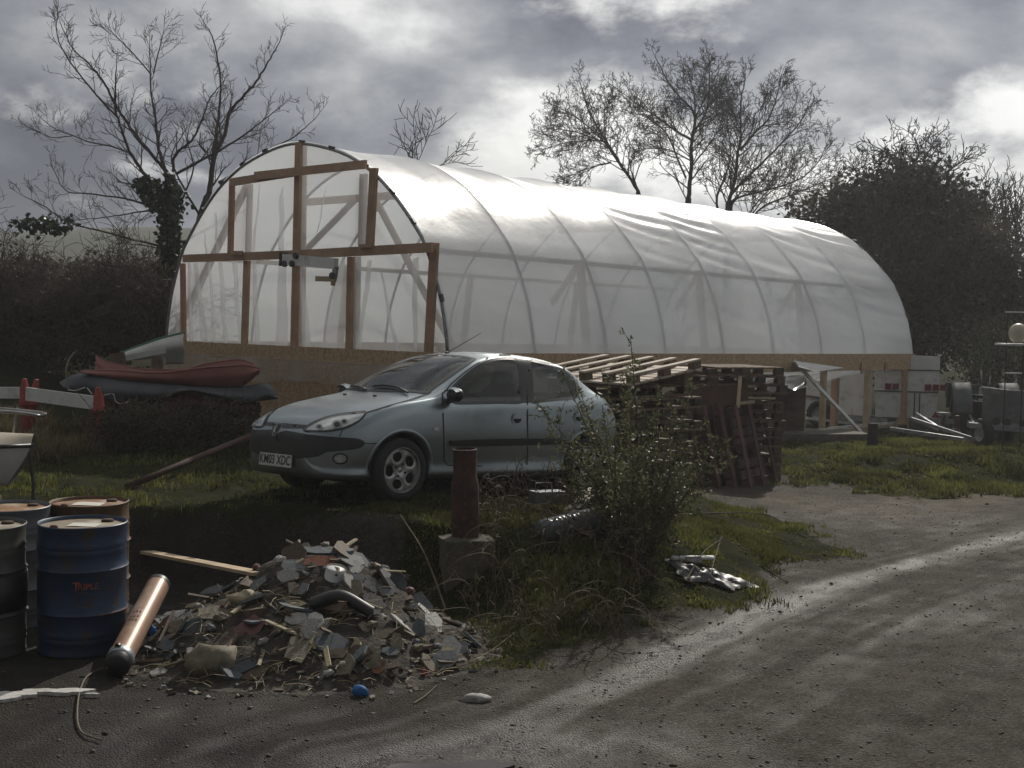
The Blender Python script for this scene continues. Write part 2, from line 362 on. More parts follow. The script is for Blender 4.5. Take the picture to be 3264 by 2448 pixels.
# ------------------------------------------------------------------ far hill with its field hedge
pm('hill_grass', (.022, .032, .013), (.034, .042, .017), .06, .95, c3=(.024, .026, .013), s3=.08)
pm('hedge_dark', (.012, .015, .009), (.02, .022, .012), .6, .95)
def build_hill():
    def top(px): return np.interp(px, [-900, -300, 0, 200, 420, 700, 1100, 1700, 3264, 4200], [900, 800, 765, 750, 738, 742, 800, 905, 985, 1000])
    D0, D1 = 50, 165
    def fn(u, v):
        px = -900 + u * 5100; y = D0 + v * (D1 - D0)
        base = at(px, 1020, y); zt = at(px, top(px), D1).z
        return (base.x, y, -1.0 + (zt + 1.0) * math.sin(v * math.pi / 2) ** 1.15 + (mnoise.noise((base.x * .02, y * .02, 0)) * 1.2 * v))
    tag(MB().grid(90, 24, fn).build('hill', 'hill_grass', smooth=True), kind='structure')
    m = MB(); rr = random.Random(3)
    a, b = at(300, 795, 128), at(470, 768, 140)
    for i in range(40):
        p = a.lerp(b, i / 39) + Vector((rr.uniform(-.5, .5), rr.uniform(-.5, .5), .2)); s = rr.uniform(.7, 1.3)
        m.add([(math.cos(k * 1.05) * 1.1 * s + p.x, math.sin(k * 1.05) * 1.1 * s + p.y, p.z - 2) for k in range(6)] + [(math.cos(k * 1.05 + .4) * 0.85 * s + p.x, math.sin(k * 1.05 + .4) * 0.85 * s + p.y, p.z + .3 * s + rr.uniform(-.1, .1)) for k in range(6)] + [(p.x, p.y, p.z + .65 * s)],
              [(k, (k + 1) % 6, 6 + (k + 1) % 6, 6 + k) for k in range(6)] + [(6 + k, 6 + (k + 1) % 6, 12) for k in range(6)])
    tag(m.build('field_hedge', 'hedge_dark', smooth=True), 'dark hedge line crossing the far green hill', 'hedge')
build_hill()
# ------------------------------------------------------------------ grass, stones
def leaf_mat(name, c1, c2, rough=.6, trans=.25, scale=1.3, spec=.4):
    m = bpy.data.materials.new(name); m.use_nodes = True; nt = m.node_tree; N = nt.nodes; L = nt.links; b = N['Principled BSDF']
    g = N.new('ShaderNodeNewGeometry'); r0 = N.new('ShaderNodeMix'); r0.data_type = 'RGBA'; L.new(g.outputs['Random Per Island'], r0.inputs[0])
    r0.inputs[6].default_value = (*c1, 1); r0.inputs[7].default_value = (*c2, 1)
    tn = N.new('ShaderNodeTexNoise'); tn.inputs['Scale'].default_value = scale; tn.inputs['Detail'].default_value = 3; L.new(g.outputs['Position'], tn.inputs['Vector'])      # clump to clump tone
    tr = N.new('ShaderNodeMapRange'); tr.inputs[1].default_value = .35; tr.inputs[2].default_value = .65; tr.inputs[3].default_value = .5; tr.inputs[4].default_value = 1.5; L.new(tn.outputs['Fac'], tr.inputs[0])
    r = N.new('ShaderNodeMix'); r.data_type = 'RGBA'; r.blend_type = 'MULTIPLY'; r.inputs[0].default_value = 1; L.new(r0.outputs[2], r.inputs[6]); L.new(tr.outputs[0], r.inputs[7])
    L.new(r.outputs[2], b.inputs['Base Color'])
    b.inputs['Roughness'].default_value = rough; b.inputs['Specular IOR Level'].default_value = spec
    t = N.new('ShaderNodeBsdfTranslucent'); L.new(r.outputs[2], t.inputs[0]); x = N.new('ShaderNodeMixShader'); x.inputs[0].default_value = trans
    L.new(b.outputs[0], x.inputs[1]); L.new(t.outputs[0], x.inputs[2]); L.new(x.outputs[0], N['Material Output'].inputs[0]); MAT[name] = m
leaf_mat('grass_blade', (.05, .068, .016), (.17, .165, .045), trans=.4)
leaf_mat('dry_blade', (.12, .095, .04), (.20, .16, .08), trans=.25)
def blades(name, mat, n, xr, yr, hmin, hmax, dens, kind='stuff', wide=.004, lean=.5, mask=None):
    x = RNG.uniform(*xr, n); y = RNG.uniform(*yr, n); g = masks(x, y)[0] if mask is None else mask(x, y)
    cl = sst(.1, .6, vnoise(x, y, 2.2, 21) + .35) * .6 + .4
    k = RNG.random(n) < g ** 1.8 * dens * cl; x, y, cl = x[k], y[k], cl[k]
    B = 6; x = np.repeat(x, B) + RNG.normal(0, .022, len(x) * B); y = np.repeat(y, B) + RNG.normal(0, .022, len(y) * B); cl = np.repeat(cl, B)
    z = Hn(x, y) - .02; m = len(x); h = RNG.uniform(hmin, hmax, m) * (.3 + 1.1 * cl ** 2 + .25 * RNG.random(m)); a = RNG.uniform(0, 6.283, m); ln = RNG.uniform(.1, 1, m) * lean * h
    w = wide * (1 + y / 14); tx, ty = np.cos(a) * w, np.sin(a) * w; b = RNG.uniform(0, 6.283, m); lx, ly = np.cos(b) * ln, np.sin(b) * ln
    V = np.stack([np.stack([x - tx, y - ty, z], 1), np.stack([x + tx, y + ty, z], 1),
                  np.stack([x + tx * .7 + lx * .35, y + ty * .7 + ly * .35, z + h * .6], 1), np.stack([x - tx * .7 + lx * .35, y - ty * .7 + ly * .35, z + h * .6], 1),
                  np.stack([x + lx, y + ly, z + h * .95], 1)], 1).reshape(-1, 3)
    i = np.arange(m)[:, None] * 5
    F = np.concatenate([i + [[0, 1, 2]], i + [[0, 2, 3]], i + [[3, 2, 4]]], 0)
    return tag(np_mesh(name, V, F, mat), kind=kind)
blades('grass', 'grass_blade', 90000, (-1.6, 4.6), (7.3, 17), .022, .06, .95)
blades('grass', 'grass_blade', 34000, (2.5, 12), (17, 27), .05, .10, .8, wide=.005)
blades('grass', 'grass_blade', 15000, (-7, -.8), (10.8, 19), .02, .07, .6)
blades('dry_grass', 'dry_blade', 4500, (-7.4, -5.0), (14, 18.5), .10, .30, .5, wide=.004, lean=.9)
blades('dry_grass', 'dry_blade', 1500, (-1.3, 3.6), (8, 13), .04, .10, .5, wide=.003, lean=.9)
pm('stone', (.10, .092, .08), (.045, .042, .038), 30, .7, bump=.3)
pm('mud_clod', (.045, .034, .022), (.03, .022, .014), 30, .9, bump=.4)
def stones(name, mat, n, xr, yr, s0, s1, road=True):
    x = RNG.uniform(*xr, n); y = RNG.uniform(*yr, n); g = masks(x, y)[0]; k = (g < .5) if road else (g > .3); x, y = x[k], y[k]; m = len(x)
    s = s0 + (s1 - s0) * RNG.random(m) ** 7; z = Hn(x, y) + s * .1
    base = np.array([(1, 0, 0), (.3, .95, 0), (-.8, .6, 0), (-.8, -.6, 0), (.3, -.95, 0), (.1, .1, .75), (0, 0, -.7)], float)
    P = base[None] * (1 + RNG.normal(0, .22, (m, 7, 3))) * s[:, None, None] * np.stack([RNG.uniform(.7, 1.4, m), RNG.uniform(.7, 1.1, m), RNG.uniform(.5, .9, m)], 1)[:, None]
    a = RNG.uniform(0, 6.283, m); c, sn = np.cos(a)[:, None], np.sin(a)[:, None]
    V = np.stack([P[..., 0] * c - P[..., 1] * sn + x[:, None], P[..., 0] * sn + P[..., 1] * c + y[:, None], P[..., 2] + z[:, None]], -1).reshape(-1, 3)
    f = np.array([(i, (i + 1) % 5, 5) for i in range(5)] + [((i + 1) % 5, i, 6) for i in range(5)])
    F = (np.arange(m)[:, None, None] * 7 + f[None]).reshape(-1, 3)
    return tag(np_mesh(name, V, F, mat), kind='stuff')
stones('gravel', 'stone', 26000, (-4, 6), (6.2, 20), .004, .016)
stones('mud_clods', 'mud_clod', 700, (-4, 7), (6.2, 20), .004, .028)
leaf_mat('litter_leaf', (.05, .035, .02), (.16, .13, .08), .8, .1)
stones('leaf_litter', 'litter_leaf', 5000, (-1.6, 4.5), (8, 16), .006, .03, road=False)
stones('leaf_litter', 'litter_leaf', 2500, (3, 11), (17, 25), .01, .05, road=False)
# puddle and the white plaster washed onto the yard
pm('puddle_water', (.035, .022, .014), (.03, .018, .012), 2, .04, spec=.6)
def blob(name, mat, c, rx, ry, z, th, seed, n=40, rot=0, parent=None):
    rr = random.Random(seed); ph = [rr.uniform(0, 6.28) for _ in range(5)]; m = MB(); ring = []
    for k in range(n):
        a = 6.283 * k / n; r = 1 + .22 * math.sin(2 * a + ph[0]) + .16 * math.sin(3 * a + ph[1]) + .1 * math.sin(7 * a + ph[2]) + .06 * math.sin(11 * a + ph[3])
        px, py = math.cos(a) * rx * r, math.sin(a) * ry * r; ring.append((c[0] + px * math.cos(rot) - py * math.sin(rot), c[1] + px * math.sin(rot) + py * math.cos(rot)))
    V = [(x, y, z(x, y) + th if callable(z) else z + th) for x, y in ring] + [(x, y, (z(x, y) if callable(z) else z) - .02) for x, y in ring]
    zc = (z(*c[:2]) if callable(z) else z) + th
    V.append((c[0], c[1], zc)); m.add(V, [(k, (k + 1) % n, 2 * n) for k in range(n)] + [(n + k, n + (k + 1) % n, (k + 1) % n, k) for k in range(n)])
    return m.build(name, mat, parent)
p = gnd(1420, 2446)
tag(blob('puddle', 'puddle_water', (p.x, p.y - .06), .26, .13, Hz(p.x, p.y) + .012, 0.0, 4, rot=.2), kind='structure')
pm('plaster', (.55, .54, .51), (.38, .36, .33), 14, .85, bump=.5)
for px, py, rx, ry, sd, lb in ((190, 2212, .17, .05, 1, 'white plaster splash on the yard beside the thin cable'), (25, 2225, .15, .07, 2, 'wide white plaster splash below the dull grey drum'), (295, 2222, .035, .015, 3, 'tiny white plaster fleck on the yard by the copper tube')):
    p = gnd(px, py, .0); tag(blob('plaster_splash', 'plaster', (p.x, p.y), rx, ry, lambda x, y: Hz(x, y), .02, sd), lb, 'plaster')
# ------------------------------------------------------------------ polytunnel
def film_mat(name, transp, transl, tint=(.86, .87, .87), gloss=.14, dirt=.0, rough=.2):
    m = bpy.data.materials.new(name); m.use_nodes = True; nt = m.node_tree; N = nt.nodes; L = nt.links; N.remove(N['Principled BSDF'])
    tc = N.new('ShaderNodeTexCoord'); no = N.new('ShaderNodeTexNoise'); no.inputs['Scale'].default_value = .8; no.inputs['Detail'].default_value = 7; L.new(tc.outputs['Object'], no.inputs['Vector'])
    rp = N.new('ShaderNodeMapRange'); rp.inputs[1].default_value = .3; rp.inputs[2].default_value = .7; rp.inputs[3].default_value = transp * .75; rp.inputs[4].default_value = min(.95, transp * 1.2); L.new(no.outputs[0], rp.inputs[0])
    bn = N.new('ShaderNodeTexNoise'); bn.inputs['Scale'].default_value = 5; bn.inputs['Detail'].default_value = 6; L.new(tc.outputs['Object'], bn.inputs['Vector'])
    bp = N.new('ShaderNodeBump'); bp.inputs['Strength'].default_value = .12; bp.inputs['Distance'].default_value = .03; L.new(bn.outputs[0], bp.inputs['Height'])
    T = N.new('ShaderNodeBsdfTransparent'); T.inputs[0].default_value = (.93, .94, .94, 1)
    D = N.new('ShaderNodeBsdfDiffuse'); D.inputs[0].default_value = (*tint, 1); X = N.new('ShaderNodeBsdfTranslucent'); X.inputs[0].default_value = (*tint, 1)
    m1 = N.new('ShaderNodeMixShader'); m1.inputs[0].default_value = transl; L.new(D.outputs[0], m1.inputs[1]); L.new(X.outputs[0], m1.inputs[2])
    m2 = N.new('ShaderNodeMixShader'); L.new(rp.outputs[0], m2.inputs[0]); L.new(m1.outputs[0], m2.inputs[1]); L.new(T.outputs[0], m2.inputs[2])
    g = N.new('ShaderNodeBsdfGlossy'); g.inputs['Roughness'].default_value = rough; L.new(bp.outputs[0], g.inputs['Normal'])
    lw = N.new('ShaderNodeLayerWeight'); lw.inputs['Blend'].default_value = .5; L.new(bp.outputs[0], lw.inputs['Normal']); fr = N.new('ShaderNodeMath'); fr.operation = 'POWER'; fr.inputs[1].default_value = 4.5; L.new(lw.outputs['Facing'], fr.inputs[0])
    ml = N.new('ShaderNodeMath'); ml.operation = 'MULTIPLY_ADD'; ml.inputs[1].default_value = .8; ml.inputs[2].default_value = gloss * .5; L.new(fr.outputs[0], ml.inputs[0]); ml.use_clamp = True
    m3 = N.new('ShaderNodeMixShader'); L.new(ml.outputs[0], m3.inputs[0]); L.new(m2.outputs[0], m3.inputs[1]); L.new(g.outputs[0], m3.inputs[2])
    L.new(m3.outputs[0], N['Material Output'].inputs[0]); MAT[name] = m
film_mat('film', .15, .74, tint=(.93, .955, .98), rough=.27, gloss=.24)
film_mat('film_end', .46, .82, tint=(.96, .97, .98), rough=.2)
film_mat('film_hem', .80, .6, tint=(.9, .9, .9), rough=.3, gloss=.05)
film_mat('film_fold', .38, .85, tint=(.98, .98, .98), rough=.25)
pm('hoop_steel', (.30, .31, .32), (.2, .2, .21), 10, .45, .7)
YAW = R(42); AX = Vector((math.sin(YAW), math.cos(YAW), 0)); PN = Vector((-math.cos(YAW), math.sin(YAW), 0))
K0 = at(1432, 1126, 16.8); TW = 6.82
def hit(px, py, p0, n):
    d = ray(px, py); return CAMP + d * ((p0 - CAMP).dot(n) / d.dot(n))
far = hit(2909, 1128, K0, PN); TL = (far - K0).dot(AX); ZS = (far.z - K0.z) / TL
def TP(t, s, h): return K0 + AX * t + PN * s + Vector((0, 0, ZS * t + h))
hipP = K0 + PN * .43
HT = [0.0] + [(hit(x, y, hipP, PN) - hipP).dot(AX) for x, y in ((1642, 805), (1871, 823), (2060, 838), (2249, 850), (2410, 862), (2564, 872), (2704, 886))] + [TL]
ARC = [(3.41, 0), (3.36, .33), (3.24, .8), (2.97, 1.42), (2.72, 1.75), (2.25, 2.22), (1.72, 2.6), (1.0, 2.9), (0, 3.07), (-1.0, 2.9), (-1.72, 2.6), (-2.25, 2.22), (-2.72, 1.75), (-2.97, 1.42), (-3.24, .8), (-3.36, .33), (-3.41, 0)]
arc_pts = smooth_path([(a, b, 0) for a, b in ARC], 10)
_cum = [0.0]
for a, b in zip(arc_pts, arc_pts[1:]): _cum.append(_cum[-1] + (b - a).length)
def arc(v, t=0):
    L_ = v * _cum[-1]; i = int(np.searchsorted(_cum, L_, 'right')) - 1; i = max(0, min(i, len(arc_pts) - 2))
    f = (L_ - _cum[i]) / max(1e-6, _cum[i + 1] - _cum[i]); p = arc_pts[i].lerp(arc_pts[i + 1], f); d = (arc_pts[i + 1] - arc_pts[i]).normalized()
    return TW / 2 - p.x * TW / 6.82, p.y, (-d.y, -d.x)          # s, h, outward normal in (s, h)
def crown(t): return 1 + .004 * math.sin(t * .9 + .5)
tun = thing('polytunnel', 'long polytunnel of translucent white sheeting on a raised timber frame', 'polytunnel', K0 - Vector((0, 0, K0.z)))
TINV = Matrix.Translation(-tun.location)
def tb(m, name, mat, **k):
    m.v = [TINV @ Vector(v) for v in m.v]; return m.build(name, mat, tun, **k)
for t in HT:
    pts = []
    for i in range(61):
        s, h, n = arc(i / 60); pts.append(TP(t, s - n[0] * .03, h * crown(t) - n[1] * .03))
    tb(MB().tube(pts, .024, 8), 'hoop', 'hoop_steel', smooth=True)
rr = random.Random(5)
WR = {}          # wrinkles per bay: (arc pos, arc width, direction, amplitude, count)
for b in range(8): WR[b] = [(rr.uniform(.12, .2), rr.uniform(.05, .09), rr.uniform(.7, 1.2), rr.uniform(.008, .016), rr.uniform(3.5, 6)) for _ in range(2)]
WR[3] = [(.30, .10, .9, .020, 5), (.16, .07, 1.0, .014, 5)]; WR[4] = [(.29, .09, .9, .022, 5), (.20, .09, 1.0, .026, 5), (.07, .05, .8, .015, 5)]
WR[0] = [(.08, .05, 1.0, .008, 4)]; WR[1] = [(.05, .04, 1, .008, 4)]; WR[2] = [(.06, .05, .9, .012, 4)]
WR[7] = [(.30, .08, .7, .026, 5), (.10, .09, 1.2, .02, 4)]; WR[6] = [(.24, .06, .8, .02, 5), (.08, .05, .9, .018, 5)]
def cover_fn(u, v):
    b = min(int(u * 8 + 1e-9), 7); s_ = u * 8 - b; f = s_ - math.sin(2 * math.pi * s_) / (2 * math.pi) * .85; t = HT[b] + f * (HT[b + 1] - HT[b]); s, h, n = arc(v)
    d = -.05 * (max(0, 1 - abs(2 * f - 1)) ** .62) * (1 - abs(2 * v - 1) ** 6)
    for (c, w, k, a, q) in WR[b]:
        vv = v if v < .5 else 1 - v
        e = math.exp(-((vv - c - (f - .5) * k * -.09) / w) ** 2) * min(1, 5 * f * (1 - f) + .15)
        d += 1.25 * a * e * (abs(math.sin((vv * 30 * k + f * 1.0) * q * .55)) - .5) * 1.4
    d += .006 * mnoise.noise((t * 1.5, v * 14, 0))
    return TINV @ TP(t, s + n[0] * (d + .006), h * crown(t) + n[1] * (d + .006))
us = 192
MB().grid(us, 150, cover_fn).build('cover', 'film', tun, smooth=True)
# ---- near end: sheet, folds, frame
def EP(cx, cy, off=0.0):
    p = hit(500 + cx / 1.843, 400 + cy / 1.843, K0 - AX * off, AX); return p
def end_sheet(t, name, mat, wob):
    m = MB(); n = 48; ny = 26
    def fn(u, v):
        s, h, nn = arc(u * .5 if u <= .5 else .5); 
        vv = u; s0, h0, _ = arc(vv); hh = h0 * crown(t) * v
        return TINV @ TP(t + wob * (mnoise.noise((s0 * 3.5, hh * .35 + t, 0)) * .006), s0, hh)
    return m.grid(96, ny, fn).build(name, mat, tun, smooth=True)
end_sheet(.03, 'end_sheet', 'film_end', 1.0); end_sheet(TL - .03, 'end_sheet', 'film_end', 1.0)
folds = [((215, 808), (240, 808), (305, 1288), (262, 1286)), ((300, 808), (318, 806), (356, 1290), (330, 1290)), ((362, 800), (386, 800), (418, 1292), (392, 1291)), ((440, 796), (470, 796), (500, 1294), (484, 1293)),
 ((558, 792), (580, 792), (608, 1298), (575, 1297)), ((715, 800), (760, 790), (770, 1303), (696, 1302)), ((835, 820), (862, 900), (912, 1306), (860, 1306)), ((1060, 850), (1110, 780), (1055, 1312), (970, 1310)),
 ((1240, 800), (1268, 790), (1195, 1318), (1165, 1317)), ((1305, 830), (1318, 840), (1425, 1326), (1398, 1325)), ((1500, 790), (1535, 770), (1530, 1330), (1505, 1330)), ((180, 805), (195, 805), (214, 1284), (190, 1284)),
 ((100, 1000), (108, 990), (140, 1276), (118, 1276)), ((720, 420), (745, 350), (750, 745), (715, 748)), ((600, 380), (610, 330), (575, 735), (555, 745)), ((340, 520), (350, 510), (362, 750), (348, 752)), ((275, 640), (282, 630), (296, 755), (286, 755)), ((985, 420), (995, 330), (955, 600), (940, 640))]
for i, q in enumerate(folds):
    m = MB(); P = [EP(*c, .004 + .003 * (i % 3)) for c in q]
    def fn(u, v): return (P[0].lerp(P[1], u)).lerp(P[3].lerp(P[2], u), v) - AX * (.012 * math.sin(math.pi * u) * (.4 + v)) + PN * (.012 * math.sin(v * 9 + i))
    m.grid(4, 12, fn); tb(m, 'sheet_fold', 'film_fold', smooth=True)
def eb(name, a, b, w, off=.05, th=.05, mat='timber'):
    p, q = EP(*a, off), EP(*b, off); tb(MB().beam(p, q, th, w, up=PN if abs((q - p).normalized().z) > .5 else (0, 0, 1)), name, mat)
eb('post', (835, 98), (806, 1300), .13, .030); eb('rail', (432, 335), (830, 272), .12, .085); eb('rail', (578, 296), (1228, 228), .12, .14)
eb('rail', (158, 782), (832, 757), .125, .085); eb('rail', (800, 760), (1618, 716), .13, .14)
eb('post', (152, 810), (158, 1280), .10, .028); eb('post', (530, 795), (514, 1296), .13, .032); eb('post', (442, 345), (432, 760), .105, .03)
eb('post', (1276, 250), (1250, 735), .14, .03); eb('post', (1632, 690), (1596, 1334), .14, .033); eb('post', (1140, 772), (1128, 1314), .11, .03)
eb('block', (440, 748), (500, 748), .06, .14); eb('block', (1190, 708), (1255, 706), .05, .20)
for a, b, w in (((548, 345), (536, 745), .10), ((1215, 285), (1205, 700), .13), ((860, 110), (850, 1300), .12), ((1180, 770), (1170, 1314), .1)): eb('inner_post', a, b, w, -.14)
for a, b, w in (((530, 352), (95, 1262), .13), ((1292, 450), (1748, 1315), .085), ((1160, 440), (885, 722), .08)): eb('brace', a, b, w, -.26)
def rail_in(t, s0, s1, h, w=.12): tb(MB().beam(TP(t, s0, h), TP(t, s1, h), .05, w), 'collar_tie', 'timber')
for t in (HT[1], HT[3], HT[5], HT[7]): rail_in(t, 1.6, TW - 1.6, 2.42)
for s in (.60, TW - .60):
    for a, b in zip(HT, HT[1:]): tb(MB().beam(TP(a + .01, s, 1.40), TP(b - .01, s, 1.40), .04, .075), 'hip_rail', 'pale_timber')
for i in (2, 4, 6):
    for s in (.62, TW - .62): tb(MB().beam(TP(HT[i] + .06, s, 1.45), TP(HT[i] + .06, s - .22 * (1 if s < 2 else -1), -.25), .10, .10, up=AX), 'inner_post', 'timber')
    tb(MB().beam(TP(HT[i] - .6, .62, .75), TP(HT[i] - .02, .58, 1.38), .05, .08), 'brace', 'timber')
# ---- skirt boards (osb), each sheet a part
def side_board(a, b, s, h0, h1, th=.02, mat='osb', name='skirt_board'):
    P = [TP(a, s, h0), TP(b, s, h0), TP(b, s, h1), TP(a, s, h1)]; o = PN * (-th if s < 1 else th)
    m = MB().add(P + [p + o for p in P], [(0, 1, 2, 3), (7, 6, 5, 4), (0, 4, 5, 1), (1, 5, 6, 2), (2, 6, 7, 3), (3, 7, 4, 0)]); return tb(m, name, mat)
cuts = [0.06, 2.44, 4.88, 7.32, 9.76, 12.2, TL]
for a, b in zip(cuts, cuts[1:]):
    side_board(a + .004, b - .004, .0, -.34, .0); side_board(a + .004, b - .004, TW, -.34, .0)
def end_board(s0, s1, h0, h1, t, name='skirt_board', mat='osb'):
    P = [TP(t, s0, h0), TP(t, s1, h0), TP(t, s1, h1), TP(t, s0, h1)]; o = AX * .02
    tb(MB().add(P + [p + o for p in P], [(0, 1, 2, 3), (7, 6, 5, 4), (0, 4, 5, 1), (1, 5, 6, 2), (2, 6, 7, 3), (3, 7, 4, 0)]), name, mat)
for a, b in ((0, 2.43), (2.44, 4.87), (4.88, TW)): end_board(a, b, -.20, .0, -.13)
for a, b in ((0, 1.21), (1.22, 2.43), (2.44, 3.6), (3.61, 4.55)): end_board(a, b, -1.15, -.205, -.10, 'end_panel')
end_board(4.56, TW, -.52, -.205, -.10, 'end_panel')
for a, b in ((0, 3.4), (3.41, TW)): end_board(a, b, -.34, .0, TL + .11)
# the sheet's loose hem hanging over the end boards
def hem(u, v):
    s = TW - .15 - u * (TW - .9); w = .004 * math.sin(s * 5) * v
    return TINV @ TP(-.16 - abs(w) - .03 * v, s + .02 * math.sin(v * 5 + s * 3), -.19 - v * (.36 + .05 * math.sin(s * 1.7) + .02 * math.sin(s * 7)))
MB().grid(90, 8, hem).build('sheet_hem', 'film_hem', tun, smooth=True)
# ---- stilts
def stilt(t, s, w, h0=-.05, mat='timber'):
    p = TP(t, s, h0); g = Vector((p.x, p.y, Hz(p.x, p.y) - .05)); tb(MB().beam(g, p, w, w, up=AX), 'stilt', mat)
for t, w in ((.5, .11), (2.6, .10), (4.9, .10), (7.2, .10)): stilt(t, .09, w)
def tpx(px, s=.09): 
    q = hit(px, 1300, K0 + PN * s, PN); return (q - K0 - PN * s).dot(AX)
stilt(tpx(2474), .09, .105, mat='pale_timber'); stilt(tpx(2622), .09, .10, mat='pale_timber'); stilt(tpx(2763), .09, .11, mat='pale_timber'); stilt(TL - .12, .12, .19)
stilt(tpx(2557, .9), .9, .11, mat='pale_timber'); stilt(tpx(2660, 1.0), 1.0, .13)
for t in (.3, 3, 6, 9, 12, TL - .15): stilt(t, TW - .1, .11)
for s in (1.4, 2.8, 4.7, 5.8, 6.6): stilt(-.02, s, .10)
for s in (2.2, 4.4): stilt(TL - .1, s, .11)
for t in (tpx(2725), tpx(2802)): tb(MB().beam(TP(t, -.045, -.36 - .05), TP(t, -.045, -.18), .03, .10, up=AX), 'cleat', 'timber')
# ground plates and loose rails under the far end
def gp(p, q, w, h, mat='pale_timber', name='ground_rail'): tb(MB().beam(p, q, w, h), name, mat)
def onpl(px, py, s): return hit(px, py, K0 + PN * s, PN)
gp(onpl(2430, 1394, .02), onpl(2640, 1378, .02), .09, .09); gp(onpl(2640, 1366, .3), onpl(2872, 1346, .3), .05, .05, 'white_paint'); gp(onpl(2636, 1378, .05), onpl(2870, 1353, .02), .05, .06)
gp(onpl(2570, 1332, 1.5), onpl(2760, 1356, 1.0), .06, .06, 'white_paint'); gp(onpl(2520, 1396, -.3), onpl(2758, 1408, -.5), .06, .05, 'old_timber')
# the loose hanging panel and its prop
a, b = onpl(2530, 1150, -.03), onpl(2768, 1402, -.6)
tb(MB().beam(a, b, .03, .085, up=AX), 'prop', 'white_paint')
P = [onpl(2535, 1150, -.06), onpl(2690, 1172, -.20), onpl(2600, 1184, -.42), onpl(2545, 1168, -.40)]
tb(MB().add(P + [p + Vector((0, 0, -.012)) for p in P], [(0, 1, 2, 3), (7, 6, 5, 4), (0, 4, 5, 1), (1, 5, 6, 2), (2, 6, 7, 3), (3, 7, 4, 0)]), 'loose_panel', 'white_panel')
# torn film tail under the skirt near the far end
def tail(u, v):
    t = tpx(2470) + u * (TL - tpx(2470) - .3); return TINV @ TP(t, .25 + .5 * v + .06 * math.sin(u * 17), -.30 - v * (.22 * math.sin(u * math.pi) + .05) + .03 * math.sin(u * 23 + v * 4))
MB().grid(40, 6, tail).build('film_tail', 'film_end', tun, smooth=True)
# clips along the end hoop
for v in (.07, .13, .19, .25, .32, .40, .47, .56, .62, .68, .75, .82, .88, .93):
    s, h, n = arc(v); s2, h2, _ = arc(v + .01)
    tb(MB().beam(TP(-.01, s, h * crown(0)), TP(-.01, s2, h2 * crown(0)), .04, .045, up=AX), 'clip', 'black_plastic')
for v in (.08, .14, .2, .27): 
    s, h, n = arc(v); s2, h2, _ = arc(v + .012); tb(MB().beam(TP(TL + .01, s, h), TP(TL + .01, s2, h2), .04, .045, up=AX), 'clip', 'black_plastic')
# steel bracket arm fixed under the middle rail, with the sheet cut away below it
def zp(cx, cy, off): return hit(880 + cx / 9.217, 780 + cy / 9.217, K0 - AX * off, AX)
arm = tb(MB().beam(zp(240, 425, .26), zp(1760, 560, .20), .09, .155), 'bracket_arm', 'white_paint')
tb(MB().beam(zp(180, 430, .26), zp(235, 433, .26), .12, .20), 'bracket_end', 'black_plastic'); tb(MB().beam(zp(1760, 640, .2), zp(1700, 1000, .2), .05, .075, up=PN), 'bracket_drop', 'galv')
tb(MB().beam(zp(1190, 1000, .18), zp(1735, 1010, .2), .05, .075), 'bracket_foot', 'pale_timber'); tb(MB().beam(zp(1690, 1010, .18), zp(1665, 1195, .2), .05, .05, up=PN), 'bracket_stub', 'timber')
for c in ((250, 560), (580, 320), (470, 560), (1650, 910)): tb(MB().lathe([(0, -.02), (.05, -.02), (.05, .02), (0, .02)], 10, Matrix.Translation(zp(*c, .3)) @ Matrix.Rotation(R(-42), 4, 'Z'), axis='y'), 'bolt', 'black_plastic')
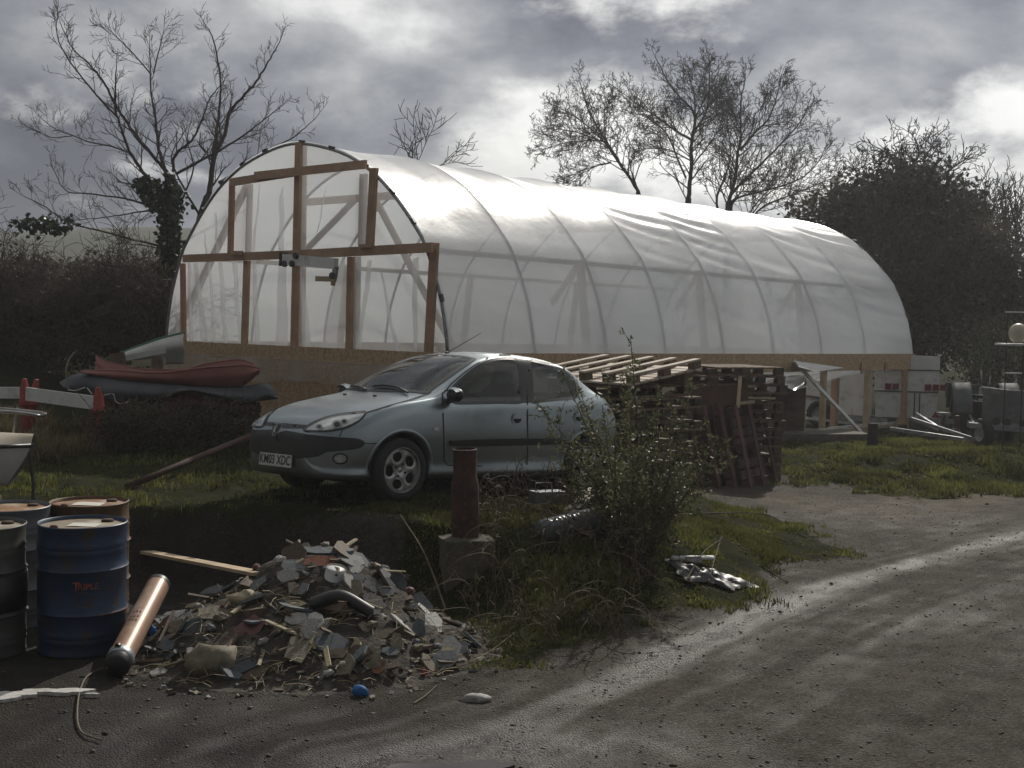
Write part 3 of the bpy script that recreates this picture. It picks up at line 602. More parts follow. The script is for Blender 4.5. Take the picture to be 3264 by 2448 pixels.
# ------------------------------------------------------------------ hatchback car
def paint_mat():
    pm('car_paint', (.30, .342, .36), (.27, .31, .325), 1.2, .34, .85, rvar=.08, coat=.35, c3=(.25, .29, .305), s3=3.0)
    b = MAT['car_paint'].node_tree.nodes['Principled BSDF']; b.inputs['Coat Roughness'].default_value = .12
paint_mat()
def glass_mat(name, tint, refl=1.45, rough=.02, dirt=.12):
    m = bpy.data.materials.new(name); m.use_nodes = True; nt = m.node_tree; N = nt.nodes; L = nt.links; N.remove(N['Principled BSDF'])
    T = N.new('ShaderNodeBsdfTransparent'); T.inputs[0].default_value = (*tint, 1); G = N.new('ShaderNodeBsdfGlossy'); G.inputs['Roughness'].default_value = rough
    D = N.new('ShaderNodeBsdfDiffuse'); D.inputs[0].default_value = (.25, .25, .23, 1)
    tc = N.new('ShaderNodeTexCoord'); no = N.new('ShaderNodeTexNoise'); no.inputs['Scale'].default_value = 2.5; no.inputs['Detail'].default_value = 8; L.new(tc.outputs['Object'], no.inputs['Vector'])
    r = N.new('ShaderNodeMapRange'); r.inputs[1].default_value = .35; r.inputs[2].default_value = .75; r.inputs[4].default_value = dirt; r.inputs[3].default_value = dirt * .1; L.new(no.outputs[0], r.inputs[0])
    d = N.new('ShaderNodeMixShader'); L.new(r.outputs[0], d.inputs[0]); L.new(T.outputs[0], d.inputs[1]); L.new(D.outputs[0], d.inputs[2])
    lw = N.new('ShaderNodeLayerWeight'); lw.inputs['Blend'].default_value = .5; pw = N.new('ShaderNodeMath'); pw.operation = 'POWER'; pw.inputs[1].default_value = 4.5; L.new(lw.outputs['Facing'], pw.inputs[0]); fr = N.new('ShaderNodeMath'); fr.operation = 'MULTIPLY_ADD'; fr.inputs[1].default_value = .9; fr.inputs[2].default_value = ((refl - 1) / (refl + 1)) ** 2 * 1.6; L.new(pw.outputs[0], fr.inputs[0]); x = N.new('ShaderNodeMixShader'); L.new(fr.outputs[0], x.inputs[0]); L.new(d.outputs[0], x.inputs[1]); L.new(G.outputs[0], x.inputs[2])
    L.new(x.outputs[0], N['Material Output'].inputs[0]); MAT[name] = m
glass_mat('car_glass', (.34, .40, .38)); glass_mat('lamp_glass', (.95, .96, .95), 1.3, dirt=.02)
pm('lamp_chrome', (.62, .63, .62), (.42, .43, .43), 16, .25, .35, coat=1); pm('red_lamp', (.24, .02, .02), (.17, .014, .014), 20, .2, coat=.5)
pm('seat_cloth', (.035, .036, .04), (.022, .022, .025), 20, .9); pm('alloy', (.50, .51, .51), (.36, .36, .36), 10, .38, .7, c3=(.2, .19, .17), s3=9)
pm('plate_white', (.58, .58, .55), (.46, .45, .42), 9, .5); pm('plate_black', (.012, .012, .012), (.015, .015, .015), 9, .5)
CP = Vector((-2.116, 11.288, .682)); _y, _p, _r = R(43.117), -.05131, .0310
_cx = Vector((math.cos(_y) * math.cos(_p), math.sin(_y) * math.cos(_p), math.sin(_p))); _cv = Vector((math.sin(_y), -math.cos(_y), 0))
_cz = _cv.cross(_cx); _cz = _cz if _cz.z > 0 else -_cz
_v2 = _cv * math.cos(_r) + _cz * math.sin(_r); _z2 = -_cv * math.sin(_r) + _cz * math.cos(_r)
CM = Matrix(((_cx.x, -_v2.x, _z2.x, CP.x), (_cx.y, -_v2.y, _z2.y, CP.y), (_cx.z, -_v2.z, _z2.z, CP.z), (0, 0, 0, 1))); CMI = CM.inverted()
car = thing('parked_car', 'silver blue hatchback car parked on the bank in front of the polytunnel', 'car'); car.matrix_world = CM
#        x     zbot  wmax  ysh   zsh   yc    zc    ztop
CARS = [(0.00, .40, .34, .31, .565, .16, .575, .58), (.025, .27, .47, .44, .60, .25, .615, .62), (.07, .215, .585, .545, .635, .33, .66, .67), (.13, .20, .65, .60, .665, .40, .71, .722),
 (.22, .19, .715, .655, .70, .46, .757, .775), (.36, .185, .77, .70, .755, .50, .815, .835), (.60, .185, .812, .738, .835, .53, .875, .897), (.85, .185, .826, .752, .89, .56, .925, .948),
 (1.05, .185, .826, .752, .917, .62, .955, .985), (1.20, .185, .826, .748, .932, .672, .985, 1.065), (1.40, .185, .826, .745, .947, .645, 1.085, 1.185), (1.60, .185, .826, .745, .957, .615, 1.19, 1.29),
 (1.80, .185, .826, .745, .967, .585, 1.285, 1.365), (2.0, .185, .826, .745, .977, .568, 1.338, 1.405), (2.3, .185, .826, .745, .988, .56, 1.362, 1.428), (2.7, .185, .826, .742, 1.003, .552, 1.35, 1.418),
 (3.0, .185, .824, .732, 1.02, .545, 1.312, 1.385), (3.2, .19, .82, .722, 1.03, .535, 1.26, 1.33), (3.35, .20, .81, .708, 1.03, .54, 1.17, 1.225), (3.5, .215, .795, .695, 1.01, .555, 1.07, 1.10),
 (3.65, .24, .765, .672, .95, .53, .97, .985), (3.75, .28, .72, .64, .85, .46, .87, .88), (3.805, .33, .655, .59, .74, .40, .757, .765), (3.835, .42, .52, .47, .62, .30, .632, .64)]
def car_ring(c):
    x, zb, w, ys, zs, yc, zc, zt = c; h = zs - zb
    return [(0, zb), (.6 * w, zb), (.88 * w, zb + .01), (.978 * w, zb + .055), (.968 * w, zb + .17 * h + .03), (.985 * w, zb + .36 * h), (1.0 * w, zb + .55 * h), (.992 * w, zb + .74 * h), (.968 * w, zb + .88 * h), (ys, zs),
            (ys * .6 + yc * .4 + .012, zs * .62 + zc * .38), (ys * .28 + yc * .72 + .016, zs * .3 + zc * .7), (yc, zc), (yc * .84, zc + .45 * (zt - zc)), (yc * .55, zc + .8 * (zt - zc)), (0, zt)]
def cr(P, t):
    n = len(P) - 1; i = min(int(t * n), n - 1); f = t * n - i; a, b, c, d = P[max(i - 1, 0)], P[i], P[i + 1], P[min(i + 2, n)]
    return .5 * (2 * b + (c - a) * f + (2 * a - 5 * b + 4 * c - d) * f * f + (3 * b - a - 3 * c + d) * f ** 3)
def monotone_cols(xs, Y, xq):
    """piecewise cubic (pchip-like) interpolation of rows Y over xs"""
    h = np.diff(xs); dl = np.diff(Y, axis=0) / h[:, None, None] if Y.ndim == 3 else np.diff(Y, axis=0) / h[:, None]
    m = np.zeros_like(Y); m[1:-1] = (dl[:-1] + dl[1:]) / 2; m[0] = dl[0]; m[-1] = dl[-1]
    i = np.clip(np.searchsorted(xs, xq, 'right') - 1, 0, len(xs) - 2); t = ((xq - xs[i]) / h[i])[:, None, None]; H = h[i][:, None, None]
    return (2 * t ** 3 - 3 * t ** 2 + 1) * Y[i] + (t ** 3 - 2 * t ** 2 + t) * H * m[i] + (-2 * t ** 3 + 3 * t ** 2) * Y[i + 1] + (t ** 3 - t ** 2) * H * m[i + 1]
CXs = np.array([c[0] for c in CARS]); CR = np.array([car_ring(c) for c in CARS])
u = np.linspace(0, 1, 260); XQ = 3.835 * (u + .055 * -np.sin(2 * np.pi * u)); XQ[0] = 0; XQ[-1] = 3.835
rows = monotone_cols(CXs, CR, XQ)                        # (nx, 16, 2)
NV = 112; tv = np.linspace(0, 1, NV); nc = CR.shape[1] - 1
RING = np.zeros((len(XQ), NV, 2))
for j, t in enumerate(tv):
    i = min(int(t * nc), nc - 1); f = t * nc - i; a, b, c, d = rows[:, max(i - 1, 0)], rows[:, i], rows[:, i + 1], rows[:, min(i + 2, nc)]
    RING[:, j] = .5 * (2 * b + (c - a) * f + (2 * a - 5 * b + 4 * c - d) * f * f + (3 * b - a - 3 * c + d) * f ** 3)
RING[:, 0, 0] = 0; RING[:, -1, 0] = 0
BV = np.zeros((2, len(XQ), NV, 3))                       # side 0: visible (y<0)
BV[0, ..., 0] = XQ[:, None]; BV[0, ..., 1] = -RING[..., 0]; BV[0, ..., 2] = RING[..., 1]; BV[1] = BV[0] * [1, -1, 1]
def quads(n, m, flip):
    I = np.arange(n * m).reshape(n, m); q = np.stack([I[:-1, :-1], I[1:, :-1], I[1:, 1:], I[:-1, 1:]], -1).reshape(-1, 4); return q[:, ::-1] if flip else q
V0 = BV.reshape(-1, 3); F0 = np.concatenate([quads(len(XQ), NV, True), quads(len(XQ), NV, False) + len(XQ) * NV])
_np = len(XQ) * NV
CAPS = [[i * NV + j for j in range(NV)] + [_np + i * NV + j for j in range(NV - 2, 0, -1)] for i in (0, len(XQ) - 1)]
BVH = BVHTree.FromPolygons([tuple(v) for v in V0], [tuple(f) for f in F0] + CAPS)
def to_px(P):                                            # local points (n,3) -> photo pixels
    A = np.array(cam_m.transposed() @ CM.to_3x3()); o = np.array(cam_m.transposed() @ (CM.translation - CAMP)); q = P @ A.T + o
    return CX + FPX * q[:, 0] / -q[:, 2], CY - FPX * q[:, 1] / -q[:, 2]
def cast(px, py):
    o = CMI @ CAMP; d = (CMI.to_3x3() @ ray(px, py)).normalized(); h = BVH.ray_cast(o, d); return (h[0], h[1] if h[1].dot(d) < 0 else -h[1]) if h[0] else None
def in_poly(x, y, P): return poly_sd(np.asarray(x, float), np.asarray(y, float), P)
def clip_cell(poly, x0, x1, y0, y1):
    for ax, lim, sg in ((0, x0, 1), (0, x1, -1), (1, y0, 1), (1, y1, -1)):
        out = []
        for a, b in zip(poly, poly[1:] + poly[:1]):
            ia = (a[ax] - lim) * sg >= 0; ib = (b[ax] - lim) * sg >= 0
            if ia: out.append(a)
            if ia != ib: t = (lim - a[ax]) / (b[ax] - a[ax]); out.append((a[0] + (b[0] - a[0]) * t, a[1] + (b[1] - a[1]) * t))
        poly = out
        if len(poly) < 3: return []
    return poly
def curve2(P, n=5, closed=True):
    Q = []; k = len(P)
    for i in range(k):
        a, b, c, d = (Vector((*P[(i + j) % k], 0)) for j in (-1, 0, 1, 2))
        for q in range(n):
            t = q / n; v = .5 * ((2 * b) + (c - a) * t + (2 * a - 5 * b + 4 * c - d) * t * t + (3 * b - a - 3 * c + d) * t ** 3); Q.append((v.x, v.y))
    return Q
def patch(name, poly, mat, off, caster, cell, mirror=True, parent=None, thick=0, clampy=False, smooth=True):
    """surface patch cut to a polygon (in 2-D caster space) and laid on the body at a distance `off`"""
    m = MB(); xs = [p[0] for p in poly]; ys = [p[1] for p in poly]; cache = {}; nrm = [None]
    def vert(p):
        k = (round(p[0], 4), round(p[1], 4))
        if k not in cache:
            h = caster(*p)
            if h is None: cache[k] = None
            else:
                q = h[0] + h[1] * off; nrm[0] = h[1]
                if clampy and q.y > 0: q.y = 0
                cache[k] = len(m.v); m.v.append(q)
        return cache[k]
    X = np.arange(math.floor(min(xs) / cell) * cell, max(xs) + cell, cell); Y = np.arange(math.floor(min(ys) / cell) * cell, max(ys) + cell, cell)
    for x0 in X:
        for y0 in Y:
            c = clip_cell(poly, x0, x0 + cell, y0, y0 + cell)
            if not c: continue
            f = [vert(p) for p in c]
            if None in f: continue
            g = [a for i, a in enumerate(f) if a != f[i - 1]]
            if len(g) >= 3:
                fn_ = (m.v[g[1]] - m.v[g[0]]).cross(m.v[g[2]] - m.v[g[0]])
                if len(g) > 3 and fn_.length < 1e-9: fn_ = (m.v[g[2]] - m.v[g[0]]).cross(m.v[g[3]] - m.v[g[0]])
                hn = caster(sum(p[0] for p in c) / len(c), sum(p[1] for p in c) / len(c))
                if hn and fn_.dot(hn[1]) < 0: g = g[::-1]
                m.f.append(g); m.m.append(0)
    if not m.f: return None
    outs = []
    for sd in ((1, -1) if mirror else (1,)):
        w = MB(); w.v = [Vector((v.x, v.y * sd, v.z)) for v in m.v]; w.f = [f if sd > 0 else f[::-1] for f in m.f]; w.m = m.m[:]
        outs.append(w.build(name, mat, parent or car, smooth=smooth))
    return outs[0]
def offset_poly(P, d):                                   # inset (d>0) a closed polygon
    A = sum(a[0] * b[1] - b[0] * a[1] for a, b in zip(P, P[1:] + P[:1])); sg = 1 if A > 0 else -1; out = []
    for i, p in enumerate(P):
        a, b = P[i - 1], P[(i + 1) % len(P)]; tx, ty = b[0] - a[0], b[1] - a[1]; l = math.hypot(tx, ty) or 1; out.append((p[0] - ty / l * d * sg, p[1] + tx / l * d * sg))
    return out
def ring_patch(name, P, w, mat, off, caster, mirror=True, closed=True, parent=None):
    """strip of width w (caster units) following the outline P"""
    Q = offset_poly(P, w) if closed else [((p[0] - (P[min(i + 1, len(P) - 1)][1] - P[max(i - 1, 0)][1]) / (math.dist(P[min(i + 1, len(P) - 1)], P[max(i - 1, 0)]) or 1) * w), (p[1] + (P[min(i + 1, len(P) - 1)][0] - P[max(i - 1, 0)][0]) / (math.dist(P[min(i + 1, len(P) - 1)], P[max(i - 1, 0)]) or 1) * w)) for i, p in enumerate(P)]
    for sd in ((1, -1) if mirror else (1,)):
        m = MB(); ids = []
        for p, q in zip(P, Q):
            a, b = caster(*p), caster(*q)
            if a is None or b is None: ids.append(None); continue
            i = len(m.v)
            for h in (a, b): v = h[0] + h[1] * off; m.v.append(Vector((v.x, v.y * sd, v.z)))
            ids.append(i)
        n = len(ids); segs = [[]]
        for k in range(n if closed else n - 1):
            i, j = ids[k], ids[(k + 1) % n]
            if i is None or j is None or (m.v[i] - m.v[j]).length > .25: segs.append([]); continue
            f = [i, j, j + 1, i + 1]; segs[-1].append(f if sd < 0 else f[::-1])
        if closed and len(segs) > 1: segs[0] = segs.pop() + segs[0]
        for sg in segs:
            if not sg: continue
            used = sorted({q for f in sg for q in f}); mp = {q: i for i, q in enumerate(used)}; w_ = MB(); w_.v = [m.v[q] for q in used]; w_.f = [[mp[q] for q in f] for f in sg]; w_.m = [0] * len(sg)
            w_.build(name, mat, parent or car, smooth=True)
def ZA(l): return [(780 + x / 3.568, 1250 + y / 3.568) for x, y in l]
def ZB(l): return [(1300 + x / 2.963, 1080 + y / 2.963) for x, y in l]
W1 = curve2(ZB([(385, 520), (425, 452), (520, 362), (640, 268), (760, 207), (860, 185), (985, 183), (1032, 212), (1056, 290), (1068, 400), (1073, 500), (1075, 601), (900, 606), (700, 609), (480, 612), (420, 592), (390, 558)]), 4)
W2 = curve2(ZB([(1146, 207), (1250, 217), (1400, 252), (1500, 292), (1570, 347), (1600, 420), (1610, 490), (1603, 540), (1560, 564), (1400, 580), (1280, 590), (1172, 597), (1166, 450), (1156, 320)]), 4)
WS = curve2([(1.075, 0), (1.085, .25), (1.12, .45), (1.175, .628), (1.30, .622), (1.55, .588), (1.78, .553), (1.88, .52), (1.885, .46), (1.865, .25), (1.86, 0), (1.865, -.25), (1.885, -.46), (1.88, -.52), (1.78, -.553), (1.55, -.588), (1.30, -.622), (1.175, -.628), (1.12, -.45), (1.085, -.25)], 4)
RS = curve2([(3.22, 0), (3.225, .3), (3.25, .46), (3.32, .485), (3.5, .49), (3.6, .45), (3.62, .2), (3.62, -.2), (3.6, -.45), (3.5, -.49), (3.32, -.485), (3.25, -.46), (3.225, -.3)], 3)
def top_cast(x, y):
    h = BVH.ray_cast(Vector((x, y, 3)), Vector((0, 0, -1))); return (h[0], h[1] if h[1].z > 0 else -h[1]) if h[0] else None
def side_cast(x, z):
    h = BVH.ray_cast(Vector((x, -3, z)), Vector((0, 1, 0))); return (h[0], h[1] if h[1].y < 0 else -h[1]) if h[0] else None
def front_cast(y, z):
    h = BVH.ray_cast(Vector((-2, y, z)), Vector((1, 0, 0))); return (h[0], h[1] if h[1].x < 0 else -h[1]) if h[0] else None
WH = [(.79, .295), (3.21, .295)]; ARCH = .345
def build_car():
    C = V0[F0].mean(1); Cm = C.copy(); Cm[:, 1] = -np.abs(Cm[:, 1])
    px, py = to_px(Cm); up = (C[:, 2] > .86) & (np.abs(C[:, 1]) > .45)
    kill = np.zeros(len(C), bool)
    for P in (W1, W2): kill |= up & (in_poly(px, py, P) > 3)
    top = (C[:, 2] > .95)
    kill |= top & (np.abs(C[:, 1]) < .66) & (C[:, 0] < 2) & (in_poly(C[:, 0], C[:, 1], WS) > .012)
    kill |= top & (C[:, 0] > 3) & (in_poly(C[:, 0], C[:, 1], RS) > .012)
    for wx, wz in WH: kill |= (np.hypot(C[:, 0] - wx, C[:, 2] - wz) < ARCH) & (np.abs(C[:, 1]) > .5)
    F = F0[~kill]
    body = np_mesh('body', V0, F, 'car_paint', car, smooth=True)
    for nm, f in (('nose_cap', CAPS[0]), ('tail_cap', CAPS[1])): MB().add([V0[i] for i in f], [list(range(len(f)))]).build(nm, 'car_paint', car)
    # glass and seals
    for P, nm in ((W1, 'side_window'), (W2, 'side_window')):
        patch(nm, offset_poly(P, 4), 'car_glass', .002, cast, 9); ring_patch('window_seal', offset_poly(P, -2.5), 8.5, 'black_plastic', .004, cast)
    patch('windscreen', WS, 'car_glass', .003, top_cast, .04, mirror=False); ring_patch('windscreen_seal', offset_poly(WS, -.012), .04, 'black_plastic', .005, top_cast, mirror=False)
    patch('rear_window', RS, 'car_glass', .003, top_cast, .04, mirror=False); ring_patch('rear_window_seal', offset_poly(RS, -.012), .04, 'black_plastic', .005, top_cast, mirror=False)
    patch('pillar_trim', ZB([(1008, 180), (1095, 172), (1140, 204), (1150, 320), (1162, 450), (1170, 602), (1075, 605), (1069, 400), (1056, 285), (1034, 210)]), 'black_plastic', .005, cast, 9)
    # bumper, grille, lamps
    BL = curve2(ZA([(400, 458), (700, 480), (1000, 510), (1230, 522), (1325, 542), (1363, 578), (1335, 622), (1250, 650), (1080, 670), (930, 682), (845, 728), (700, 748), (560, 753), (400, 748)]), 3)
    patch('bumper_insert', BL, 'black_plastic', .008, cast, 9, clampy=True)
    patch('grille', ZA([(430, 352), (560, 365), (738, 378), (700, 398), (650, 412), (480, 410), (430, 408)]), 'black_plastic', .004, cast, 8, clampy=True)
    HL = curve2(ZA([(668, 432), (720, 388), (800, 342), (920, 296), (1080, 256), (1250, 236), (1365, 227), (1374, 246), (1330, 305), (1250, 360), (1130, 412), (960, 444), (840, 449), (720, 446)]), 3)
    patch('headlight', HL, 'lamp_chrome', .003, cast, 8); patch('headlight_lens', HL, 'lamp_glass', .012, cast, 9); ring_patch('headlight_rim', offset_poly(HL, -2), 5, 'black_plastic', .010, cast)
    for c, r_ in (((1050, 370), 62), ((1130, 335), 40), ((850, 400), 42)):
        patch('reflector', [(780 + (c[0] + r_ * math.cos(a)) / 3.568, 1250 + (c[1] + r_ * .8 * math.sin(a)) / 3.568) for a in np.linspace(0, 6.283, 18)[:-1]], 'galv', .0065, cast, 8)
        patch('bulb_recess', [(780 + (c[0] + r_ * .55 * math.cos(a)) / 3.568, 1250 + (c[1] + r_ * .45 * math.sin(a)) / 3.568) for a in np.linspace(0, 6.283, 18)[:-1]], 'dark', .009, cast, 8)
    FG = [(780 + (1085 + 82 * math.cos(a)) / 3.568, 1250 + (755 + 58 * math.sin(a)) / 3.568) for a in np.linspace(0, 6.283, 25)[:-1]]
    patch('fog_lamp', FG, 'lamp_chrome', .003, cast, 8); patch('fog_lens', FG, 'lamp_glass', .010, cast, 8); ring_patch('fog_rim', offset_poly(FG, -2), 5, 'black_plastic', .008, cast)
    patch('rub_strip', curve2(ZB([(385, 970), (400, 962), (640, 950), (1100, 941), (1400, 944), (1500, 962), (1490, 992), (1100, 1005), (640, 1014), (400, 1011), (383, 1000)]), 3), 'black_plastic', .012, cast, 9)
    patch('tail_lamp', ZB([(1880, 660), (1915, 655), (1952, 668), (1990, 725), (1985, 760), (1940, 735), (1897, 692)]), 'red_lamp', .008, cast, 8)
    for l in ([(332, 505), (333, 600), (335, 720), (342, 900), (345, 1060), (347, 1150), (380, 1190)], [(1092, 170), (1110, 250), (1127, 400), (1132, 520), (1133, 605), (1133, 700), (1134, 800), (1134, 940)], [(380, 1190), (550, 1196), (700, 1197), (1000, 1194), (1200, 1190), (1370, 1183), (1440, 1160), (1500, 1115), (1550, 1040)],
              [(335, 512), (400, 430), (520, 325), (640, 238), (760, 175), (860, 150), (970, 150), (1090, 164), (1250, 185), (1400, 215), (1500, 245), (1590, 300)], [(1134, 1010), (1132, 1100), (1128, 1192)], [(1550, 1040), (1600, 960), (1640, 850), (1650, 760), (1630, 640), (1605, 545)]):
        ring_patch('shut_line', ZB(l), 3.2, 'dark', .005, cast, closed=False)
    for l in ([(1075, 508), (1085, 470), (1112, 424)], [(1366, 578), (1430, 578), (1512, 580)], [(1376, 232), (1500, 195), (1650, 150), (1850, 95), (2000, 45), (2090, 10), (2120, -4)]): ring_patch('shut_line', ZA(l), 2.8, 'dark', .005, cast, closed=False)
    # wheel arches: lip and inner liner
    for wx, wz in WH:
        for sd in (-1, 1):
            m = MB(); k = 40; ids = []
            for i in range(k + 1):
                a = R(-22) + R(224) * i / k; pts = []
                for r_, off, back in ((ARCH + .028, .004, 0), (ARCH + .012, .010, 0), (ARCH - .012, .006, 0), (ARCH - .014, 0, .07)):
                    h = side_cast(wx + r_ * math.cos(a), max(.19, wz + r_ * math.sin(a)))
                    y = (h[0].y - off + back) if h else -.75
                    pts.append(Vector((wx + r_ * math.cos(a), y * -sd, wz + r_ * math.sin(a))))
                b = len(m.v); m.v += pts; ids.append(b)
            for i in range(k):
                for q in range(3): f = [ids[i] + q, ids[i + 1] + q, ids[i + 1] + q + 1, ids[i] + q + 1]; m.f.append(f); m.m.append(0)
            m.build('arch_lip', 'car_paint', car, smooth=True)
            m = MB(); k = 24
            m.grid(k, 1, lambda u, v: (wx + (ARCH + .01) * math.cos(u * 6.2832), sd * (.79 - v * .33), wz + (ARCH + .01) * math.sin(u * 6.2832)), keep=lambda u, v: wz + ARCH * math.sin(u * 6.2832) > .2)
            m.add([(wx + (ARCH + .01) * math.cos(i * 6.2832 / k), sd * .46, max(.2, wz + (ARCH + .01) * math.sin(i * 6.2832 / k))) for i in range(k)], [list(range(k))]); m.build('wheel_liner', 'dark', car)
    # wheels
    def wheel(wx, sd):
        tw = .185; rim = MB(); w = bpy.data.objects.new('wheel', None); link(w, car); w.location = (wx, sd * .735, .292); w.rotation_euler = (0, R(-20 if wx < 1 else 30), 0)
        if sd > 0: w.rotation_euler[2] = math.pi
        # local: outside is -y
        prof = [(.195, .085), (.215, .092), (.262, .090), (.283, .075), (.291, .05), (.292, 0), (.291, -.05), (.283, -.075), (.262, -.090), (.215, -.092), (.2, -.084)]
        MB().lathe(prof, 48, axis='y').build('tyre', 'rubber', w, smooth=True)
        holes = [(.128 * math.cos(R(90 + 72 * k)), .128 * math.sin(R(90 + 72 * k))) for k in range(5)]; bolts = [(.057 * math.cos(R(45 + 90 * k)), .057 * math.sin(R(45 + 90 * k))) for k in range(4)]
        def fn(u, v):
            r_ = .018 + v * .182; a = u * 6.28319; d = -.062 + .014 * math.sin(min(1, r_ / .2) * 3.1) * -1 + (.010 if r_ > .185 else 0) + .018 * (1 - r_ / .2)
            hx, hz = r_ * math.cos(a), r_ * math.sin(a); e = min(math.hypot(hx - p[0], hz - p[1]) for p in holes)
            return (hx, d + .012 * max(0, 1 - abs(e - .05) / .02) * .6, hz)
        def keep(u, v):
            r_ = .018 + v * .182; a = u * 6.28319; x, z = r_ * math.cos(a), r_ * math.sin(a)
            for p in holes:
                th = math.atan2(p[1], p[0]); dx, dz = x - p[0], z - p[1]; er = dx * math.cos(th) + dz * math.sin(th); et = -dx * math.sin(th) + dz * math.cos(th)
                if (er / .044) ** 2 + (et / .052) ** 2 < 1: return False
            return all(math.hypot(x - p[0], z - p[1]) > .012 for p in bolts)
        MB().grid(200, 44, fn, keep=keep).build('rim', 'alloy', w, smooth=True)
        MB().lathe([(.2, -.085), (.206, -.088), (.207, -.07), (.198, -.05), (.19, .06)], 48, axis='y').build('rim_flange', 'alloy', w, smooth=True)
        MB().lathe([(.0, -.052), (.024, -.052), (.026, -.040)], 20, axis='y').build('hub_cap', 'alloy', w, smooth=True)
        MB().lathe([(.0, -.015), (.15, -.015), (.15, .04), (.19, .05)], 32, axis='y').build('brake_disc', 'dark', w)
    for wx, _ in WH:
        for sd in (-1, 1): wheel(wx, sd)
    # plate
    h = front_cast(0, .41); x0 = h[0].x - .022
    for nm, x, s_ in (('number_plate', x0, 1),):
        M = Matrix.Translation((x, 0, .345)) @ Matrix.Rotation(R(4), 4, 'Y')
        pl = MB().box((0, 0, 0), (.012, .52, .113), M).build(nm, 'plate_white', car)
        MB().box((.02, 0, .0), (.03, .42, .08), M).build('plate_backing', 'black_plastic', car)
        cu = bpy.data.curves.new('plate_text', 'FONT'); cu.body = 'KM03 XDC'; cu.size = .115; cu.align_x = 'CENTER'; cu.align_y = 'CENTER'; cu.extrude = .001; cu.offset = .0018; cu.space_character = 1.05
        to = bpy.data.objects.new('plate_text', cu); link(to); bpy.context.view_layer.update()
        me = bpy.data.meshes.new_from_object(to.evaluated_get(bpy.context.evaluated_depsgraph_get())); bpy.data.objects.remove(to)
        me.materials.clear(); me.materials.append(MAT['plate_black']); t = link(bpy.data.objects.new('plate_text', me), pl)
        t.matrix_local = M @ Matrix.Translation((-.008, 0, 0)) @ Matrix(((0, 0, -1, 0), (-1, 0, 0, 0), (0, 1, 0, 0), (0, 0, 0, 1))) @ Matrix.Diagonal((.86, 1.0, 1, 1))
    # badge: dark shield, pale rampant beast
    bz = .622; bx = front_cast(0, bz)[0].x - .05; tilt = Matrix.Translation((bx, 0, bz)) @ Matrix.Rotation(R(24), 4, 'Y')
    sh = [(-.062, .048), (.062, .048), (.056, 0), (.03, -.045), (0, -.062), (-.03, -.045), (-.056, 0)]
    def plate2(P, th, x): return MB().add([(x, p[0], p[1]) for p in P] + [(x - th, p[0], p[1]) for p in P], [list(range(len(P))), [len(P) + i for i in range(len(P))][::-1]] + [(i, (i + 1) % len(P), len(P) + (i + 1) % len(P), len(P) + i) for i in range(len(P))], tilt)
    bd = plate2([(a * 1.12, b * 1.12) for a, b in sh], .006, 0).build('badge', 'lamp_chrome', car); plate2(sh, .004, -.006).build('badge_field', 'plate_black', bd)
    m = MB()
    for l, r_ in (([(.004, -.03), (.0, -.008), (.008, .012), (.002, .028)], .0085), ([(.002, .028), (-.012, .036)], .008), ([(.004, .016), (-.018, .018), (-.026, .026)], .004), ([(.006, .006), (-.014, .002), (-.024, .008)], .004), ([(0, -.022), (-.016, -.032), (-.02, -.044)], .0045), ([(.004, -.026), (.014, -.036), (.012, -.05)], .0045), ([(.01, -.018), (.028, -.01), (.026, .012), (.034, .022)], .003)):
        m.tube([tilt @ Vector((-.012, -a if False else a, b)) for a, b in l], [r_] + [r_ * .8] * (len(l) - 1), 6)
    m.build('badge_beast', 'lamp_chrome', bd)
    # mirrors, handles, repeater, wipers, aerial, washer jets
    for sd in (-1, 1):
        mr = bpy.data.objects.new('door_mirror', None); link(mr, car); mr.location = (1.36, sd * .86, .985)
        def mf(u, v, k=sd):
            a = u * 6.28319; b = (v - .5) * math.pi; return (.075 * math.cos(b) * math.cos(a) * (1.0 if math.cos(a) < 0 else .45), k * .105 * math.sin(b) , .068 * math.cos(b) * math.sin(a))
        MB().grid(20, 12, mf).build('mirror_shell', 'black_plastic', mr, smooth=True)
        MB().tube([(.0, -sd * .17, -.07), (0, -sd * .08, -.05), (.0, 0, -.02)], [.03, .03, .045], 8).build('mirror_foot', 'black_plastic', mr, smooth=True)
        MB().grid(12, 4, lambda u, v, k=sd: ((-.078 + .05 * v) , k * (.09 * (u - .5) * 2), .071 * math.sqrt(max(0, 1 - ((u - .5) * 1.8) ** 2)) * (1 - .25 * (1 - v)) + .002)).build('mirror_cap', 'car_paint', mr, smooth=True)
    for c, r_, nm in (((1030, 755), 48, 'door_handle'), ((1612, 738), 46, 'door_handle')):
        cir = lambda k: [(1300 + (c[0] + r_ * k * math.cos(a)) / 2.963, 1080 + (c[1] + r_ * k * 1.05 * math.sin(a)) / 2.963) for a in np.linspace(0, 6.283, 21)[:-1]]
        patch(nm, cir(.98), 'dark', .0035, cast, 8); up_ = [p for p in cir(.95) if p[1] <= 1080 + (c[1] + 5) / 2.963]; patch('handle_flap', up_, 'car_paint', .014, cast, 8); ring_patch('handle_rim', cir(1.08), 4, 'car_paint', .007, cast)
    patch('side_repeater', [(1300 + (265 + 26 * math.cos(a)) / 2.963, 1080 + (850 + 17 * math.sin(a)) / 2.963) for a in np.linspace(0, 6.283, 15)[:-1]], 'lamp_chrome', .008, cast, 6)
    a0 = top_cast(1.95, -.0)[0]; MB().tube([a0, a0 + Vector((.03, 0, .012))], [.018, .012], 8).build('aerial_base', 'black_plastic', car); MB().tube([a0 + Vector((.02, 0, .01)), a0 + Vector((.46, 0, .23))], [.005, .003], 6).build('aerial', 'black_plastic', car)
